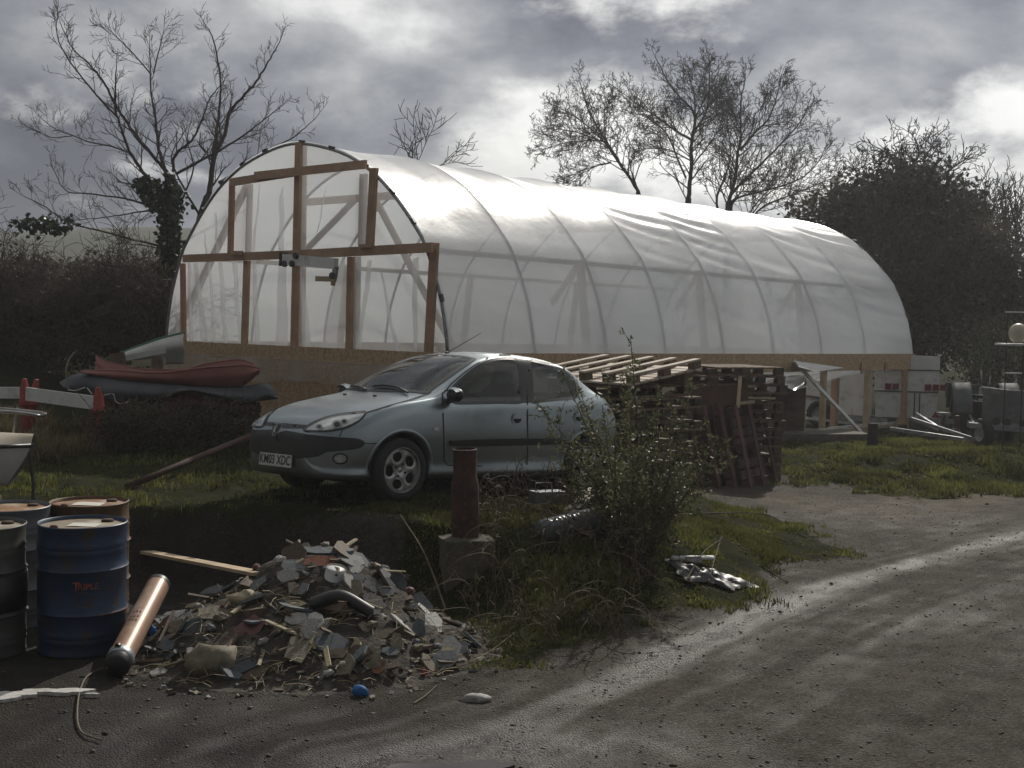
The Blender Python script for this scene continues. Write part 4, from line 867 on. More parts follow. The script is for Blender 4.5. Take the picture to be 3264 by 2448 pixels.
    for pts in ([(1.07, -.52), (1.13, -.30), (1.15, -.05), (1.13, .1)], [(1.06, .12), (1.12, .3), (1.17, .52)]):
        P = [top_cast(*p)[0] + Vector((-.01, 0, .018)) for p in pts]; MB().tube(smooth_path(P, 4), .011, 5).build('wiper', 'black_plastic', car)
    for y in (-.28, .2):
        h = top_cast(.86, y); MB().box(h[0] + Vector((0, 0, .006)), (.03, .02, .014)).build('washer_jet', 'black_plastic', car)
    # cabin
    MB().box((1.42, 0, .80), (.5, 1.30, .2)).build('dashboard', 'seat_cloth', car)
    for y in (-.36, .36):
        s_ = bpy.data.objects.new('seat', None); link(s_, car); s_.location = (2.05, y, 0)
        MB().grid(10, 12, lambda u, v: (.14 * math.cos(u * 6.283) * .55 + .28 * v + .1, (.25 - .05 * v) * math.sin(u * 6.283), .55 + .56 * v)).build('seat_back', 'seat_cloth', s_, smooth=True)
        MB().grid(10, 6, lambda u, v: (.32 + .06 * math.cos(u * 6.283) + .08 * v, .14 * math.sin(u * 6.283), 1.13 + .17 * v)).build('headrest', 'seat_cloth', s_, smooth=True)
        MB().box((-.02, 0, .5), (.5, .5, .16)).build('seat_cushion', 'seat_cloth', s_)
    MB().box((3.05, 0, .74), (.16, 1.2, .5), Matrix.Rotation(R(0), 4, 'Y')).build('rear_bench', 'seat_cloth', car); MB().box((2.2, 0, .30), (2.2, 1.3, .1)).build('cabin_floor', 'dark', car)
    MB().tube([(1.74 + .06 * math.sin(a), .36 + .18 * math.cos(a), .93 + .17 * math.sin(a)) for a in np.linspace(0, 6.283, 25)], .014, 6).build('steering_wheel', 'black_plastic', car)
    MB().box((1.9, 0, .195), (3.0, 1.2, .06)).build('underbody', 'dark', car)
build_car()
# ------------------------------------------------------------------ pallets
_pal = {}
def pallet_mesh(kind, La, Lb):
    k = (kind, round(La, 2), round(Lb, 2))
    if k not in _pal:
        m1 = MB().box((0, 0, 0), (La, .095, .022)).mesh('runner'); m2 = MB().box((0, 0, 0), (.13, .095, .085), jit=.004).mesh('block'); m3 = MB().box((0, 0, 0), (.125, Lb, .022)).mesh('deck_board')
        for m, t in ((m1, kind[0]), (m2, kind[1]), (m3, kind[0])): m.materials.append(MAT[t])
        _pal[k] = (m1, m2, m3)
    return _pal[k]
def pallet(M, label, kind=('old_timber', 'pallet_block'), La=1.2, Lb=1.2, nr=3, inv=False, group=None, seed=0):
    """pallet with its footprint centre at M's origin; height 0.13; inv = runners on top"""
    rr = random.Random(seed); p = thing('pallet', label, 'pallet', group=group); p.matrix_world = M; m1, m2, m3 = pallet_mesh(kind, La, Lb)
    zr, zd = (.118, .011) if inv else (.011, .118)
    for i in range(nr):
        y = -Lb / 2 + .05 + (Lb - .1) * i / (nr - 1); o = link(bpy.data.objects.new('runner', m1), p); o.location = (rr.uniform(-.012, .012), y, zr); o.rotation_euler = (0, 0, rr.uniform(-.006, .006))
        for x in (-La / 2 + .07, 0, La / 2 - .07): o = link(bpy.data.objects.new('block', m2), p); o.location = (x + rr.uniform(-.01, .01), y, .0645)
    nd = int(La / .148)
    for i in range(nd):
        if rr.random() < .06 and not inv: continue
        o = link(bpy.data.objects.new('deck_board', m3), p); o.location = (-La / 2 + .063 + (La - .126) * i / (nd - 1), rr.uniform(-.012, .012), zd); o.rotation_euler = (0, 0, rr.uniform(-.012, .012))
    return p
pa = Vector((math.cos(R(43)), math.sin(R(43)), 0)); pb = Vector((-pa.y, pa.x, 0))
def frame(o, x, y, z): return Matrix(((x.x, y.x, z.x, o.x), (x.y, y.y, z.y, o.y), (x.z, y.z, z.z, o.z), (0, 0, 0, 1)))
N0 = at(2008, 1191, 13.8); N0.z -= .13
ax_t = Vector((pa.x * math.cos(R(7.6)), pa.y * math.cos(R(7.6)), math.sin(R(7.6)))); up_t = ax_t.cross(pb).normalized()
topc = N0 + ax_t * .6 + pb * .72
pallet(frame(topc, ax_t, pb, up_t), 'pale weathered pallet lying upside down and tilted on top of its stack', ('pallet_pale', 'old_timber'), 1.22, 1.54, 5, True, seed=1)
base = N0 + pa * .62 + pb * .70; g0 = Hz(base.x, base.y) + .0; k = 0; z = g0
while z < N0.z - .13:
    c = Vector((base.x + random.uniform(-.05, .05), base.y + random.uniform(-.05, .05), z))
    pallet(frame(c, pa, pb, Vector((0, 0, 1))) @ Matrix.Rotation(random.uniform(-.05, .05), 4, 'Z'), 'dark weathered pallet in the level stack under the tilted pale pallet', La=1.2, Lb=1.2 + .2 * (k % 2), group='pallets stacked behind the car', seed=10 + k); z += .131; k += 1
# packing timber that carries the tilted pallet's raised end
pk = thing('packing_timber', 'dark packing timber under the raised end of the pale pallet', 'timber'); pkz = z
q = frame(base + Vector((0, 0, z - base.z)), pa, pb, Vector((0, 0, 1)))
MB().beam(q @ Vector((.5, -.6, .07)), q @ Vector((.5, .6, .07)), .1, .14).build('bearer', 'old_timber', pk); MB().beam(q @ Vector((-.45, -.6, .0)), q @ Vector((-.45, .6, .0)), .09, .05).build('bearer', 'old_timber', pk)
s2 = gnd(2330, 1500); s2 = Vector((3.25, 18.9, 0)); z = Hz(3.25, 18.9); k = 0
while z < 1.62:
    pallet(frame(Vector((s2.x + random.uniform(-.04, .04), s2.y + random.uniform(-.04, .04), z)), Vector((math.cos(.35), math.sin(.35), 0)), Vector((-math.sin(.35), math.cos(.35), 0)), Vector((0, 0, 1))), 'dark pallet in the tall stack behind the leaning red brown pallets', La=1.25, Lb=1.2, group='pallets in the rear stack', seed=40 + k); z += .131; k += 1
pm('red_brown', (.10, .045, .03), (.055, .027, .02), 4, .8, bump=.3, var=.25)
for i in range(5):       # leaning against the rear stack, foot on the ground towards the lane
    ft = Vector((2.72 + .235 * i, 17.72 + .07 * i, 0)); ft.z = Hz(ft.x, ft.y)
    wdir = Vector((math.cos(.95), math.sin(.95), 0)); lean = Vector((-.20, .12, .97)).normalized(); nrm = wdir.cross(lean).normalized()
    M = frame(ft + lean * .6 + wdir * .05, lean, wdir, lean.cross(wdir).normalized())
    pallet(M, 'red brown pallet stood on edge leaning in the row beside the lane', ('red_brown', 'red_brown'), 1.2, 1.0, 3, False, 'red brown pallets leaning in a row', seed=70 + i)
# sheet of brown board and loose planks on the rear stack
bs = thing('board_sheet', 'brown board sheet leaning on the rear pallet stack', 'board'); p, q = at(2180, 1232, 18.0), at(2385, 1222, 18.1)
MB().beam(p - Vector((0, 0, .16)), q - Vector((0, 0, .16)), .018, .30).build('sheet', 'red_brown', bs); MB().beam(at(2360, 1200, 18.1), at(2352, 1300, 17.9), .05, .02).build('batten', 'pale_timber', bs)
for a, b, l in ((((2245, 1228)), (2405, 1232), 'thin pale batten lying across the rear pallet stack'), ((2240, 1264), (2470, 1270), 'long grey batten projecting from the rear pallet stack')):
    tag(MB().beam(at(*a, 18.2), at(*b, 18.35), .05, .03).build('batten', 'pale_timber'), l, 'batten')
tag(MB().beam(at(2355, 1286, 18.0), at(2405, 1280, 18.0), .06, .04, ).build('offcut', 'pale_timber'), 'short pale timber offcut poking over the leaning pallets', 'timber')
# ------------------------------------------------------------------ oil drums
pm('drum_blue', (.014, .035, .085), (.010, .025, .06), 5, .5, .1, bump=.1, c3=(.045, .03, .02), s3=7)
pm('drum_rust', (.11, .058, .022), (.065, .035, .016), 5, .65, .1, bump=.2, c3=(.15, .09, .04), s3=9)
pm('drum_grey', (.12, .13, .145), (.085, .092, .10), 4, .5, .15, bump=.1, c3=(.08, .075, .06), s3=6)
pm('drum_dull', (.07, .073, .066), (.045, .045, .041), 4, .6, .1, bump=.15, c3=(.04, .04, .035), s3=4)
pm('drum_top', (.32, .27, .20), (.20, .15, .09), 5, .5, .2, c3=(.45, .42, .34), s3=4); pm('drum_top_rust', (.30, .17, .08), (.16, .08, .04), 6, .6, .1, c3=(.45, .38, .28), s3=5)
pm('paper', (.62, .60, .54), (.5, .48, .42), 12, .8); pm('orange_print', (.30, .08, .02), (.12, .05, .025), 30, .6)
def drum(px, py, label, mat, topmat, lab=None, base_y=None, rot=0.0):
    g = gnd(px, py); g.z = Hz(g.x, g.y) + .005; d = thing('oil_drum', label, 'drum', g, (0, 0, rot)); r = .2925; h = .88
    prof = [(r - .01, 0), (r + .004, .006), (r + .004, .02), (r, .03)]
    for zz in (.20, .285, .30, .58, .595, .68): pass
    zs = [(.10, .005), (.14, .005), (.285, .014), (.42, .0), (.58, .014), (.70, .005), (.74, .005)]
    for zc, a in zs:
        if a: prof += [(r, zc - .016), (r + a, zc), (r, zc + .016)]
    prof += [(r, .85), (r + .004, .86), (r + .006, .875), (r, h), (r - .008, .875), (r - .012, .852)]
    sh_ = MB().lathe(prof, 56); sd_ = px * .37
    for v in sh_.v:
        q = mnoise.noise((v.x * 4 + sd_, v.y * 4, v.z * 5)) * .006 - .022 * max(0, mnoise.noise((v.x * 2.2 + sd_, v.y * 2.2, v.z * 3 + 7)) - .42) * 2; rl_ = math.hypot(v.x, v.y); v.x *= 1 + q / rl_; v.y *= 1 + q / rl_
    sh_.build('shell', mat, d, smooth=True).data.set_sharp_from_angle(angle=R(50))
    MB().lathe([(r - .012, .853), (r - .05, .855), (.001, .857)], 48).build('lid', topmat, d, smooth=True)
    for a, q in ((.9, .035), (3.9, .02)): 
        M = Matrix.Translation((.2 * math.cos(a), .2 * math.sin(a), .855)); MB().lathe([(q + .008, 0), (q + .008, .01), (q, .018), (0, .018)], 14, M).build('bung', 'rust', d, smooth=True)
    if lab: MB().grid(3, 2, lambda u, v: (lab[0] + (u - .5) * lab[2], lab[1] + (v - .5) * lab[3], .8605 + .002 * math.sin(u * 5))).build('label_sheet', 'paper', d)
    MB().tube([(r * math.cos(1.2) + 0, r * math.sin(1.2), .03), (r * math.cos(1.2), r * math.sin(1.2), .84)], .004, 5).build('seam', mat, d)
    return d
blue = drum(262, 2072, 'deep blue oil drum with orange lettering beside the copper tube', 'drum_blue', 'drum_top', (.02, -.02, .2, .14))
drum(-62, 2085, 'dull grey green oil drum with a black band beside the blue drum', 'drum_dull', 'drum_top'); drum(285, 1955, 'brown rusty oil drum standing behind the blue drum', 'drum_rust', 'drum_top_rust', (.0, -.02, .22, .16)); drum(28, 1985, 'pale blue grey ribbed oil drum behind the dull drum', 'drum_grey', 'drum_top_rust')
# lettering wrapped round the blue drum
def wrap_text(body, size, parent, mat, ang, z, r):
    cu = bpy.data.curves.new('t', 'FONT'); cu.body = body; cu.size = size; cu.align_x = 'CENTER'; cu.resolution_u = 3; cu.offset = .001
    to = bpy.data.objects.new('t', cu); link(to); bpy.context.view_layer.update(); me = bpy.data.meshes.new_from_object(to.evaluated_get(bpy.context.evaluated_depsgraph_get())); bpy.data.objects.remove(to)
    bm = bmesh.new(); bm.from_mesh(me); bmesh.ops.triangulate(bm, faces=bm.faces); bmesh.ops.subdivide_edges(bm, edges=[e for e in bm.edges if e.calc_length() > .012], cuts=1)
    for v in bm.verts: a = ang + v.co.x / r; v.co = Vector((r * math.cos(a), r * math.sin(a), z + v.co.y))
    bm.to_mesh(me); bm.free(); me.materials.clear(); me.materials.append(MAT[mat]); return link(bpy.data.objects.new('lettering', me), parent)
fa = math.atan2(-blue.location.y, -blue.location.x)
wrap_text('T', .085, blue, 'orange_print', fa - .13, .46, .3005); wrap_text('RIPLE', .06, blue, 'orange_print', fa + .13, .465, .3005)
MB().tube([(.3005 * math.cos(fa + .02 + .17 * math.cos(t)), .3005 * math.sin(fa + .02 + .17 * math.cos(t)), .395 + .05 * math.sin(t)) for t in np.linspace(0, 6.28, 28)], .003, 4).build('printed_ring', 'drum_rust', blue)
MB().tube([(.3075 * math.cos(a), .3075 * math.sin(a), .285 + .0) for a in np.linspace(fa + .35, fa + 1.3, 14)], .003, 4).build('printed_line', 'orange_print', blue)
# black band on the dull drum is paint, a thin proud sleeve
dd = [o for o in bpy.data.objects if o.get('label', '').startswith('dull grey green')][0]
MB().lathe([(.296, .31), (.302, .312), (.302, .55), (.296, .552)], 56).build('black_band', 'black_plastic', dd, smooth=True)
tag(MB().beam(at(80, 1868, 9.4), at(180, 1868, 9.5), .04, .16).build('board_offcut', 'pale_timber'), 'pale board offcut wedged between the drums', 'board')
# ------------------------------------------------------------------ copper tube with its cable
pm('copper_card', (.42, .27, .19), (.34, .21, .15), 9, .38, .25, c3=(.47, .33, .25), s3=6)
c0 = gnd(371, 2122, .095); c1 = at(506, 1862, 8.85)
cy = thing('copper_tube', 'copper coloured tube with black end caps lying against the rubble', 'tube', c0); dirc = (c1 - c0); Lc = dirc.length; dirc.normalize()
Mc = dirc.to_track_quat('Z', 'Y').to_matrix().to_4x4()
MB().lathe([(.08, .10), (.08, Lc - .03)], 40, Mc).build('tube', 'copper_card', cy, smooth=True)
MB().lathe([(.083, .05), (.086, .052), (.086, .115), (.081, .118)], 40, Mc).build('collar', 'galv', cy, smooth=True)
MB().lathe([(0, -.02), (.07, -.02), (.084, -.005), (.084, .05)], 40, Mc).build('end_cap', 'black_plastic', cy, smooth=True); MB().lathe([(.082, Lc - .035), (.083, Lc), (.07, Lc + .02), (0, Lc + .02)], 40, Mc).build('end_cap', 'black_plastic', cy, smooth=True)
rr = random.Random(2); upl = Mc.inverted() @ Vector((-.1, -.6, .8)); fa2 = math.atan2(upl.y, upl.x)
for i in range(9):
    a = fa2 + (i % 3 - 1) * .28; zc = .42 + (i // 3) * .05 + rr.uniform(-.01, .01)
    MB().grid(2, 2, lambda u, v: Mc @ Vector((.0808 * math.cos(a + (u - .5) * rr.choice((.16, .16))), .0808 * math.sin(a + (u - .5) * .16), zc + (v - .5) * .022))).build('printed_mark', 'plate_black', cy)
MB().lathe([(.02, 0), (.02, .02), (.012, .03), (0, .03)], 10, Mc @ Matrix.Translation((.086 * math.cos(fa2), .086 * math.sin(fa2), .085)) ).build('valve', 'black_plastic', cy)
cab = [gnd(340, 2130, .09), gnd(318, 2136, .02), gnd(275, 2165, .012), gnd(252, 2215, .012), gnd(246, 2290, .012), gnd(258, 2330, .012), gnd(290, 2348, .012), gnd(325, 2362, .012)]
for v in cab[1:]: v.z = Hz(v.x, v.y) + .014
pm('cable_sheath', (.13, .10, .07), (.09, .07, .05), 20, .7)
tag(MB().tube(smooth_path(cab, 6), .006, 6).build('cable', 'cable_sheath', smooth=True), 'thin brown cable trailing from the copper tube over the yard', 'cable')
# ------------------------------------------------------------------ rubble heap
HC = Vector((-1.42, 8.85, 0))
def heap_h(x, y):
    dx = (x - HC.x) / 1.30; dy = (y - HC.y) / (1.15 if y < HC.y else 1.0); a = math.sqrt(dx * dx + dy * dy)
    b = math.hypot((x + 1.35) / .72, (y - 9.2) / .75)
    h = .42 * max(0, 1 - a ** 1.7) + .28 * max(0, 1 - b ** 1.7)
    return h + (.05 * mnoise.noise((x * 3, y * 3, 0)) + .03 * mnoise.noise((x * 9, y * 9, 2))) * (1 if h > .01 else 0)
pm('heap_soil', (.050, .041, .031), (.028, .023, .018), 9, .95, bump=.9, bscale=30, c3=(.10, .085, .062), s3=14)
heap = thing('rubble_heap', 'heap of broken board, plaster and builders rubble below the bank', 'rubble', (HC.x, HC.y, 0))
def hg(u, v):
    a = u * 6.28319; r = v; x = HC.x + math.cos(a) * 1.5 * r; y = HC.y + math.sin(a) * 1.35 * r; z = Hz(x, y)
    return (x - HC.x, y - HC.y, max(z - .03, z + heap_h(x, y) - (.03 if v > .93 else 0)))
MB().grid(80, 40, hg).build('heap_soil', 'heap_soil', heap, smooth=True)
def heap_hit(px, py):
    d = ray(px, py); y = 7.2
    while y < 10.6:
        p = CAMP + d * y
        if p.z <= Hz(p.x, p.y) + heap_h(p.x, p.y): return p
        y += .02
    return CAMP + d * 9.9
SH = {'slate': ((.085, .10, .11), (.06, .07, .08)), 'greyboard': ((.16, .17, .172), (.11, .117, .12)), 'whiteboard': ((.36, .35, .33), (.24, .23, .21)), 'beige': ((.20, .17, .12), (.12, .10, .066)), 'brown': ((.10, .062, .036), (.055, .036, .022)),
      'pink': ((.17, .075, .068), (.11, .05, .046)), 'orange': ((.22, .085, .045), (.2, .07, .03)), 'straw': ((.34, .29, .18), (.26, .21, .12)), 'blue': ((.02, .12, .30), (.015, .08, .22)), 'teal': ((.10, .42, .36), (.07, .33, .28)), 'redscrap': ((.34, .035, .04), (.25, .03, .03))}
for k, (a, b) in SH.items(): pm('scrap_' + k, a, b, 14, .75, bump=.25, bscale=40, c3=tuple(.45 * v for v in a), s3=10, var=.15)
def shard_mb(w, h, th, seed, n=7, bend=0.0):
    rr = random.Random(seed); P = []
    for i in range(n):
        a = 6.283 * (i + rr.uniform(-.25, .25)) / n; c, s = math.cos(a), math.sin(a); q = 1 / max(abs(c), abs(s)) ** .75; r = q * rr.uniform(.72, 1.0)
        P.append((c * r * w / 2, s * r * h / 2))
    V = [(x, y, th / 2 + bend * (x / w) ** 2) for x, y in P] + [(x * 1.0, y, -th / 2 + bend * (x / w) ** 2) for x, y in P]
    return MB().add(V, [list(range(n)), [n + i for i in range(n)][::-1]] + [(i, n + i, n + (i + 1) % n, (i + 1) % n) for i in range(n)])
def lump_mb(r, seed, sq=(1, 1, .7)):
    m = MB(); rr = random.Random(seed); o = rr.uniform(0, 50)
    def fn(u, v):
        a = u * 6.28319; b = (v - .5) * math.pi; p = Vector((math.cos(b) * math.cos(a), math.cos(b) * math.sin(a), math.sin(b))); k = 1 + .35 * mnoise.noise(p * 1.6 + Vector((o, 0, 0))) + .18 * mnoise.noise(p * 4 + Vector((0, o, 0)))
        return (p.x * r * sq[0] * k, p.y * r * sq[1] * k, p.z * r * sq[2] * k)
    return m.grid(12, 8, fn)
shards = {c: [shard_mb(1, rr.uniform(.55, .9), .09, 100 + i + 20 * j, rr.choice((5, 6, 7))).mesh('shard') for i in range(5)] for j, c in enumerate(SH)}
for c, l in shards.items():
    for me in l: me.materials.append(MAT['scrap_' + c])
rr = random.Random(11); pal_ = ['slate'] * 6 + ['greyboard'] * 5 + ['whiteboard'] * 3 + ['beige'] * 5 + ['brown'] * 7 + ['pink'] * 1 + ['straw']
for i in range(250):
    a = rr.uniform(0, 6.283); r = math.sqrt(rr.random()) * .98; x = HC.x + math.cos(a) * 1.25 * r; y = HC.y + math.sin(a) * 1.12 * r
    if y > HC.y + .9: continue
    s = .07 + .23 * rr.random() ** 1.4; c = rr.choice(pal_); o = link(bpy.data.objects.new('shard', rr.choice(shards[c])), heap)
    e = .02; hx = (heap_h(x + e, y) - heap_h(x - e, y)) / (2 * e); hy = (heap_h(x, y + e) - heap_h(x, y - e)) / (2 * e); nv = Vector((-hx * .8, -hy * .8, 1)).normalized() + Vector((rr.gauss(0, .35), rr.gauss(-.12, .35), rr.gauss(0, .15))); nv.normalize()
    o.rotation_mode = 'QUATERNION'; o.rotation_quaternion = nv.to_track_quat('Z', 'Y') @ Matrix.Rotation(rr.uniform(0, 6.28), 3, 'Z').to_quaternion(); o.scale = (s, s * rr.uniform(.7, 1.1), min(s, .16) * rr.uniform(.8, 1.6))
    o.location = (x - HC.x, y - HC.y, Hz(x, y) + heap_h(x, y) + s * .06)
lumps = []
for j, c in enumerate(('brown', 'beige', 'greyboard', 'whiteboard', 'slate', 'pink')):
    me = lump_mb(1, 40 + j, (1, .8, .65)).mesh('lump'); me.materials.append(MAT['scrap_' + c]); lumps.append(me)
bricks = MB().box((0, 0, 0), (1, .5, .33), jit=.05).mesh('brick'); bricks.materials.append(MAT['scrap_brown']); spl = MB().box((0, 0, 0), (1, .12, .05), jit=.02).mesh('splinter'); spl.materials.append(MAT['scrap_brown'])
spl2 = spl.copy(); spl2.materials[0] = MAT['scrap_straw']
for i in range(90):
    a = rr.uniform(0, 6.283); r = math.sqrt(rr.random()) * .98; x = HC.x + math.cos(a) * 1.25 * r; y = HC.y + math.sin(a) * 1.12 * r
    if y > HC.y + .8: continue
    t_ = rr.random(); s = rr.uniform(.02, .055)
    if t_ < .55: nm, me, sc_ = 'lump', rr.choice(lumps), (s, s, s)
    elif t_ < .64: nm, me, sc_ = 'brick', bricks, (rr.uniform(.1, .2),) * 3
    else: nm, me, sc_ = 'splinter', rr.choice((spl, spl, spl2)), (rr.uniform(.15, .45), rr.uniform(.15, .3), .3)
    o = link(bpy.data.objects.new(nm, me), heap); o.location = (x - HC.x, y - HC.y, Hz(x, y) + heap_h(x, y) + .02); o.scale = sc_; o.rotation_euler = (rr.uniform(-.5, .5), rr.uniform(-.5, .5), rr.uniform(0, 6.28))
m = MB()                                                   # crumbs and straw litter round the foot of the heap
for i in range(320):
    a = rr.uniform(3.3, 6.1); r = rr.uniform(.75, 1.22) if rr.random() < .7 else rr.uniform(.1, 1); x = HC.x + math.cos(a) * 1.27 * r; y = HC.y + math.sin(a) * 1.15 * r; z = Hz(x, y) + max(0, heap_h(x, y)); s = rr.uniform(.008, .03)
    M = Matrix.Translation((x - HC.x, y - HC.y, z + s * .2)) @ Matrix.Rotation(rr.uniform(0, 6), 4, 'Z') @ Matrix.Rotation(rr.uniform(-.6, .6), 4, 'X')
    m.box((0, 0, 0), (s * rr.uniform(.8, 2), s, s * .5), M, mi=rr.choice((0, 1, 1, 3, 3, 3)), jit=s * .15)
tag(m.build('crumbs', ['scrap_beige', 'scrap_greyboard', 'scrap_whiteboard', 'scrap_brown'], heap), kind='stuff')
m = MB()
for i in range(260):
    a = rr.uniform(3.2, 6.2); r = rr.uniform(.3, 1.1); x = HC.x + math.cos(a) * 1.27 * r; y = HC.y + math.sin(a) * 1.15 * r; z = Hz(x, y) + max(0, heap_h(x, y)) + rr.uniform(.005, .05); b = rr.uniform(0, 6.28); l = rr.uniform(.05, .2)
    p = Vector((x - HC.x, y - HC.y, z)); d = Vector((math.cos(b) * l, math.sin(b) * l, rr.uniform(-.03, .06))); m.tube([p, p + d * .5 + Vector((0, 0, .015)), p + d], .0022, 3)
tag(m.build('straw_litter', 'scrap_straw', heap), kind='stuff')
def px_shard(name, label, cat, col, cx, cy, w, h, rot=0, facing=.6, seed=1, th=.018, bend=0, lift=.02, n=7):
    """a distinct piece on the heap, sized from its extent in the photograph at the heap's distance"""
    p = heap_hit(cx, cy); k = p.y / FPX; up = Vector((0, -facing, 1 - facing * .55)).normalized(); xa = Vector((1, 0, 0)); ya = up.cross(xa).normalized()
    vis = max(.25, abs((ya - ray(cx, cy).normalized() * ya.dot(ray(cx, cy).normalized())).length))
    m = shard_mb(w * k, h * k / vis, th, seed, n, bend); o = m.build(name, col); M = frame(p + up * lift, xa, ya, up) @ Matrix.Rotation(rot, 4, 'Z'); o.matrix_world = M
    return tag(o, label, cat)
z5 = lambda x, y: (900 + x / 2.962, 1720 + y / 2.962)
z4 = lambda x, y: (400 + x / 2.9625, 1720 + y / 2.9625)
PS = [('board_shard', 'pale grey flat board shard under the orange board', 'board', 'scrap_greyboard', *z5(120, 275), 105, 42, -.05, .45, 5), ('board_shard', 'broken orange brown board near the top of the rubble', 'board', 'scrap_orange', *z5(350, 225), 118, 44, .1, .5, 2),
 ('slate_shard', 'dark slate lying on the very top of the rubble', 'slate', 'scrap_slate', *z5(330, 130), 170, 26, .02, .25, 3), ('board_shard', 'thin pale edged board lying across the top of the rubble', 'board', 'scrap_greyboard', *z5(590, 128), 80, 14, -.12, .2, 4),
 ('plaster_shard', 'bright white angular plaster shard in the middle of the rubble', 'plaster', 'scrap_whiteboard', *z5(135, 765), 80, 44, 0, .6, 6), ('slate_shard', 'upright blue grey slate behind the white bucket', 'slate', 'scrap_slate', *z5(1080, 400), 82, 80, .1, .9, 7),
 ('board_shard', 'large pale grey board shard at the right foot of the rubble', 'board', 'scrap_greyboard', *z5(1480, 1150), 128, 62, .1, .5, 8), ('slate_shard', 'blue grey slate half tucked behind the large pale grey shard', 'slate', 'scrap_slate', *z5(1660, 1050), 74, 46, .2, .5, 9),
 ('plaster_shard', 'cream rounded plaster shard standing on the rubble', 'plaster', 'scrap_beige', *z5(1080, 985), 50, 72, .1, .8, 10), ('plaster_shard', 'beige plaster shard with an orange torn lower edge', 'plaster', 'scrap_beige', *z5(850, 1150), 70, 72, .4, .7, 11),
 ('plaster_shard', 'orange torn paper flap under the beige plaster shard', 'plaster', 'scrap_orange', *z5(905, 1240), 44, 30, .3, .7, 12), ('slate_shard', 'dark grey square slate with chipped corners facing the yard', 'slate', 'scrap_slate', *z4(635, 870), 78, 92, .05, .8, 13),
 ('tile_shard', 'dusty pink patterned tile piece in the rubble', 'tile', 'scrap_pink', *z4(1160, 860), 124, 72, .55, .6, 14), ('board_shard', 'grey board leaning up the left side of the rubble', 'board', 'scrap_greyboard', *z4(830, 500), 96, 34, .55, .4, 15),
 ('slate_shard', 'pair of dark slate pieces at the left foot of the rubble', 'slate', 'scrap_slate', *z4(400, 1010), 80, 56, .3, .5, 16), ('wood_offcut', 'pale split wood offcut on the left of the rubble', 'wood', 'scrap_straw', *z4(640, 645), 62, 18, .4, .5, 17),
 ('plaster_shard', 'narrow curved white plaster shard beside the dark moulding', 'plaster', 'scrap_whiteboard', *z5(390, 825), 26, 66, -.5, .8, 18), ('slate_shard', 'tall grey slate on the right flank of the rubble', 'slate', 'scrap_slate', *z5(1285, 880), 50, 88, .05, .8, 19),
 ('board_shard', 'pale wood strip lying level across the rubble', 'wood', 'scrap_straw', *z5(110, 640), 90, 16, 0, .4, 20), ('plaster_shard', 'small thin white shard on the yard before the copper tube', 'plaster', 'scrap_whiteboard', *z4(315, 1280), 64, 26, .35, .3, 21),
 ('plastic_scrap', 'small teal plastic scrap beside the white bucket', 'scrap', 'scrap_teal', *z5(635, 490), 30, 14, 0, .5, 22), ('plastic_scrap', 'small red plastic scrap by the large grey shard', 'scrap', 'scrap_redscrap', *z5(1345, 1262), 22, 28, 0, .8, 23)]
for q in PS:
    nm, lb, ct, col, cx, cy_, w, h, rot, fc, sd = q; px_shard(nm, lb, ct, col, cx, cy_, w, h, rot, fc, sd)
p = heap_hit(*z4(800, 1210)); o = lump_mb(.17, 3, (1.15, .8, .65)).build('foam_lump', 'scrap_beige', smooth=True); o.location = p + Vector((0, .06, .02)); tag(o, 'big beige foam lump at the foot of the rubble', 'foam')
p = heap_hit(*z4(1130, 620)); o = lump_mb(.10, 5, (1.1, .8, .75)).build('insulation_lump', 'scrap_straw', smooth=True); o.location = p + Vector((0, .03, .02)); tag(o, 'crumbly yellowish insulation lump above the pink tile', 'insulation')
p = heap_hit(*z5(735, 1475)); o = lump_mb(.045, 7, (1.1, .8, .9)).build('plastic_bag', 'scrap_blue', smooth=True); o.location = p + Vector((0, 0, .03)); tag(o, 'crumpled bright blue plastic bag at the foot of the rubble', 'bag')
p = heap_hit(*z4(240, 900)); o = lump_mb(.035, 8, (1.0, .7, 1.1)).build('drink_can', 'scrap_blue', smooth=True); o.location = p + Vector((0, 0, .03)); tag(o, 'crushed blue can beside the copper tube', 'can')
p = gnd(*z5(1835, 1520)); o = lump_mb(.06, 9, (1.6, .7, .5)).build('plaster_lump', 'scrap_whiteboard', smooth=True); o.location = (p.x, p.y, Hz(p.x, p.y) + .01); tag(o, 'white plaster lump lying on the grass edge of the lane', 'plaster')
# bucket on its side in the heap
p = heap_hit(*z5(500, 500)) + Vector((-.03, .12, .02)); bk = thing('bucket', 'white plastic bucket tipped over in the rubble', 'bucket', p, (R(192), R(6), .3))
MB().lathe([(.07, -.14), (.088, .12), (.094, .125), (.094, .14), (.086, .14), (.084, .12), (.068, -.13), (0, -.13)], 28).build('pail', 'white_paint', bk, smooth=True); MB().tube([(.09 * math.cos(a), .09 * math.sin(a) * .3 - .08, .12 - .05 * math.sin(a)) for a in np.linspace(0, 3.14, 10)], .003, 4).build('handle', 'steel', bk)
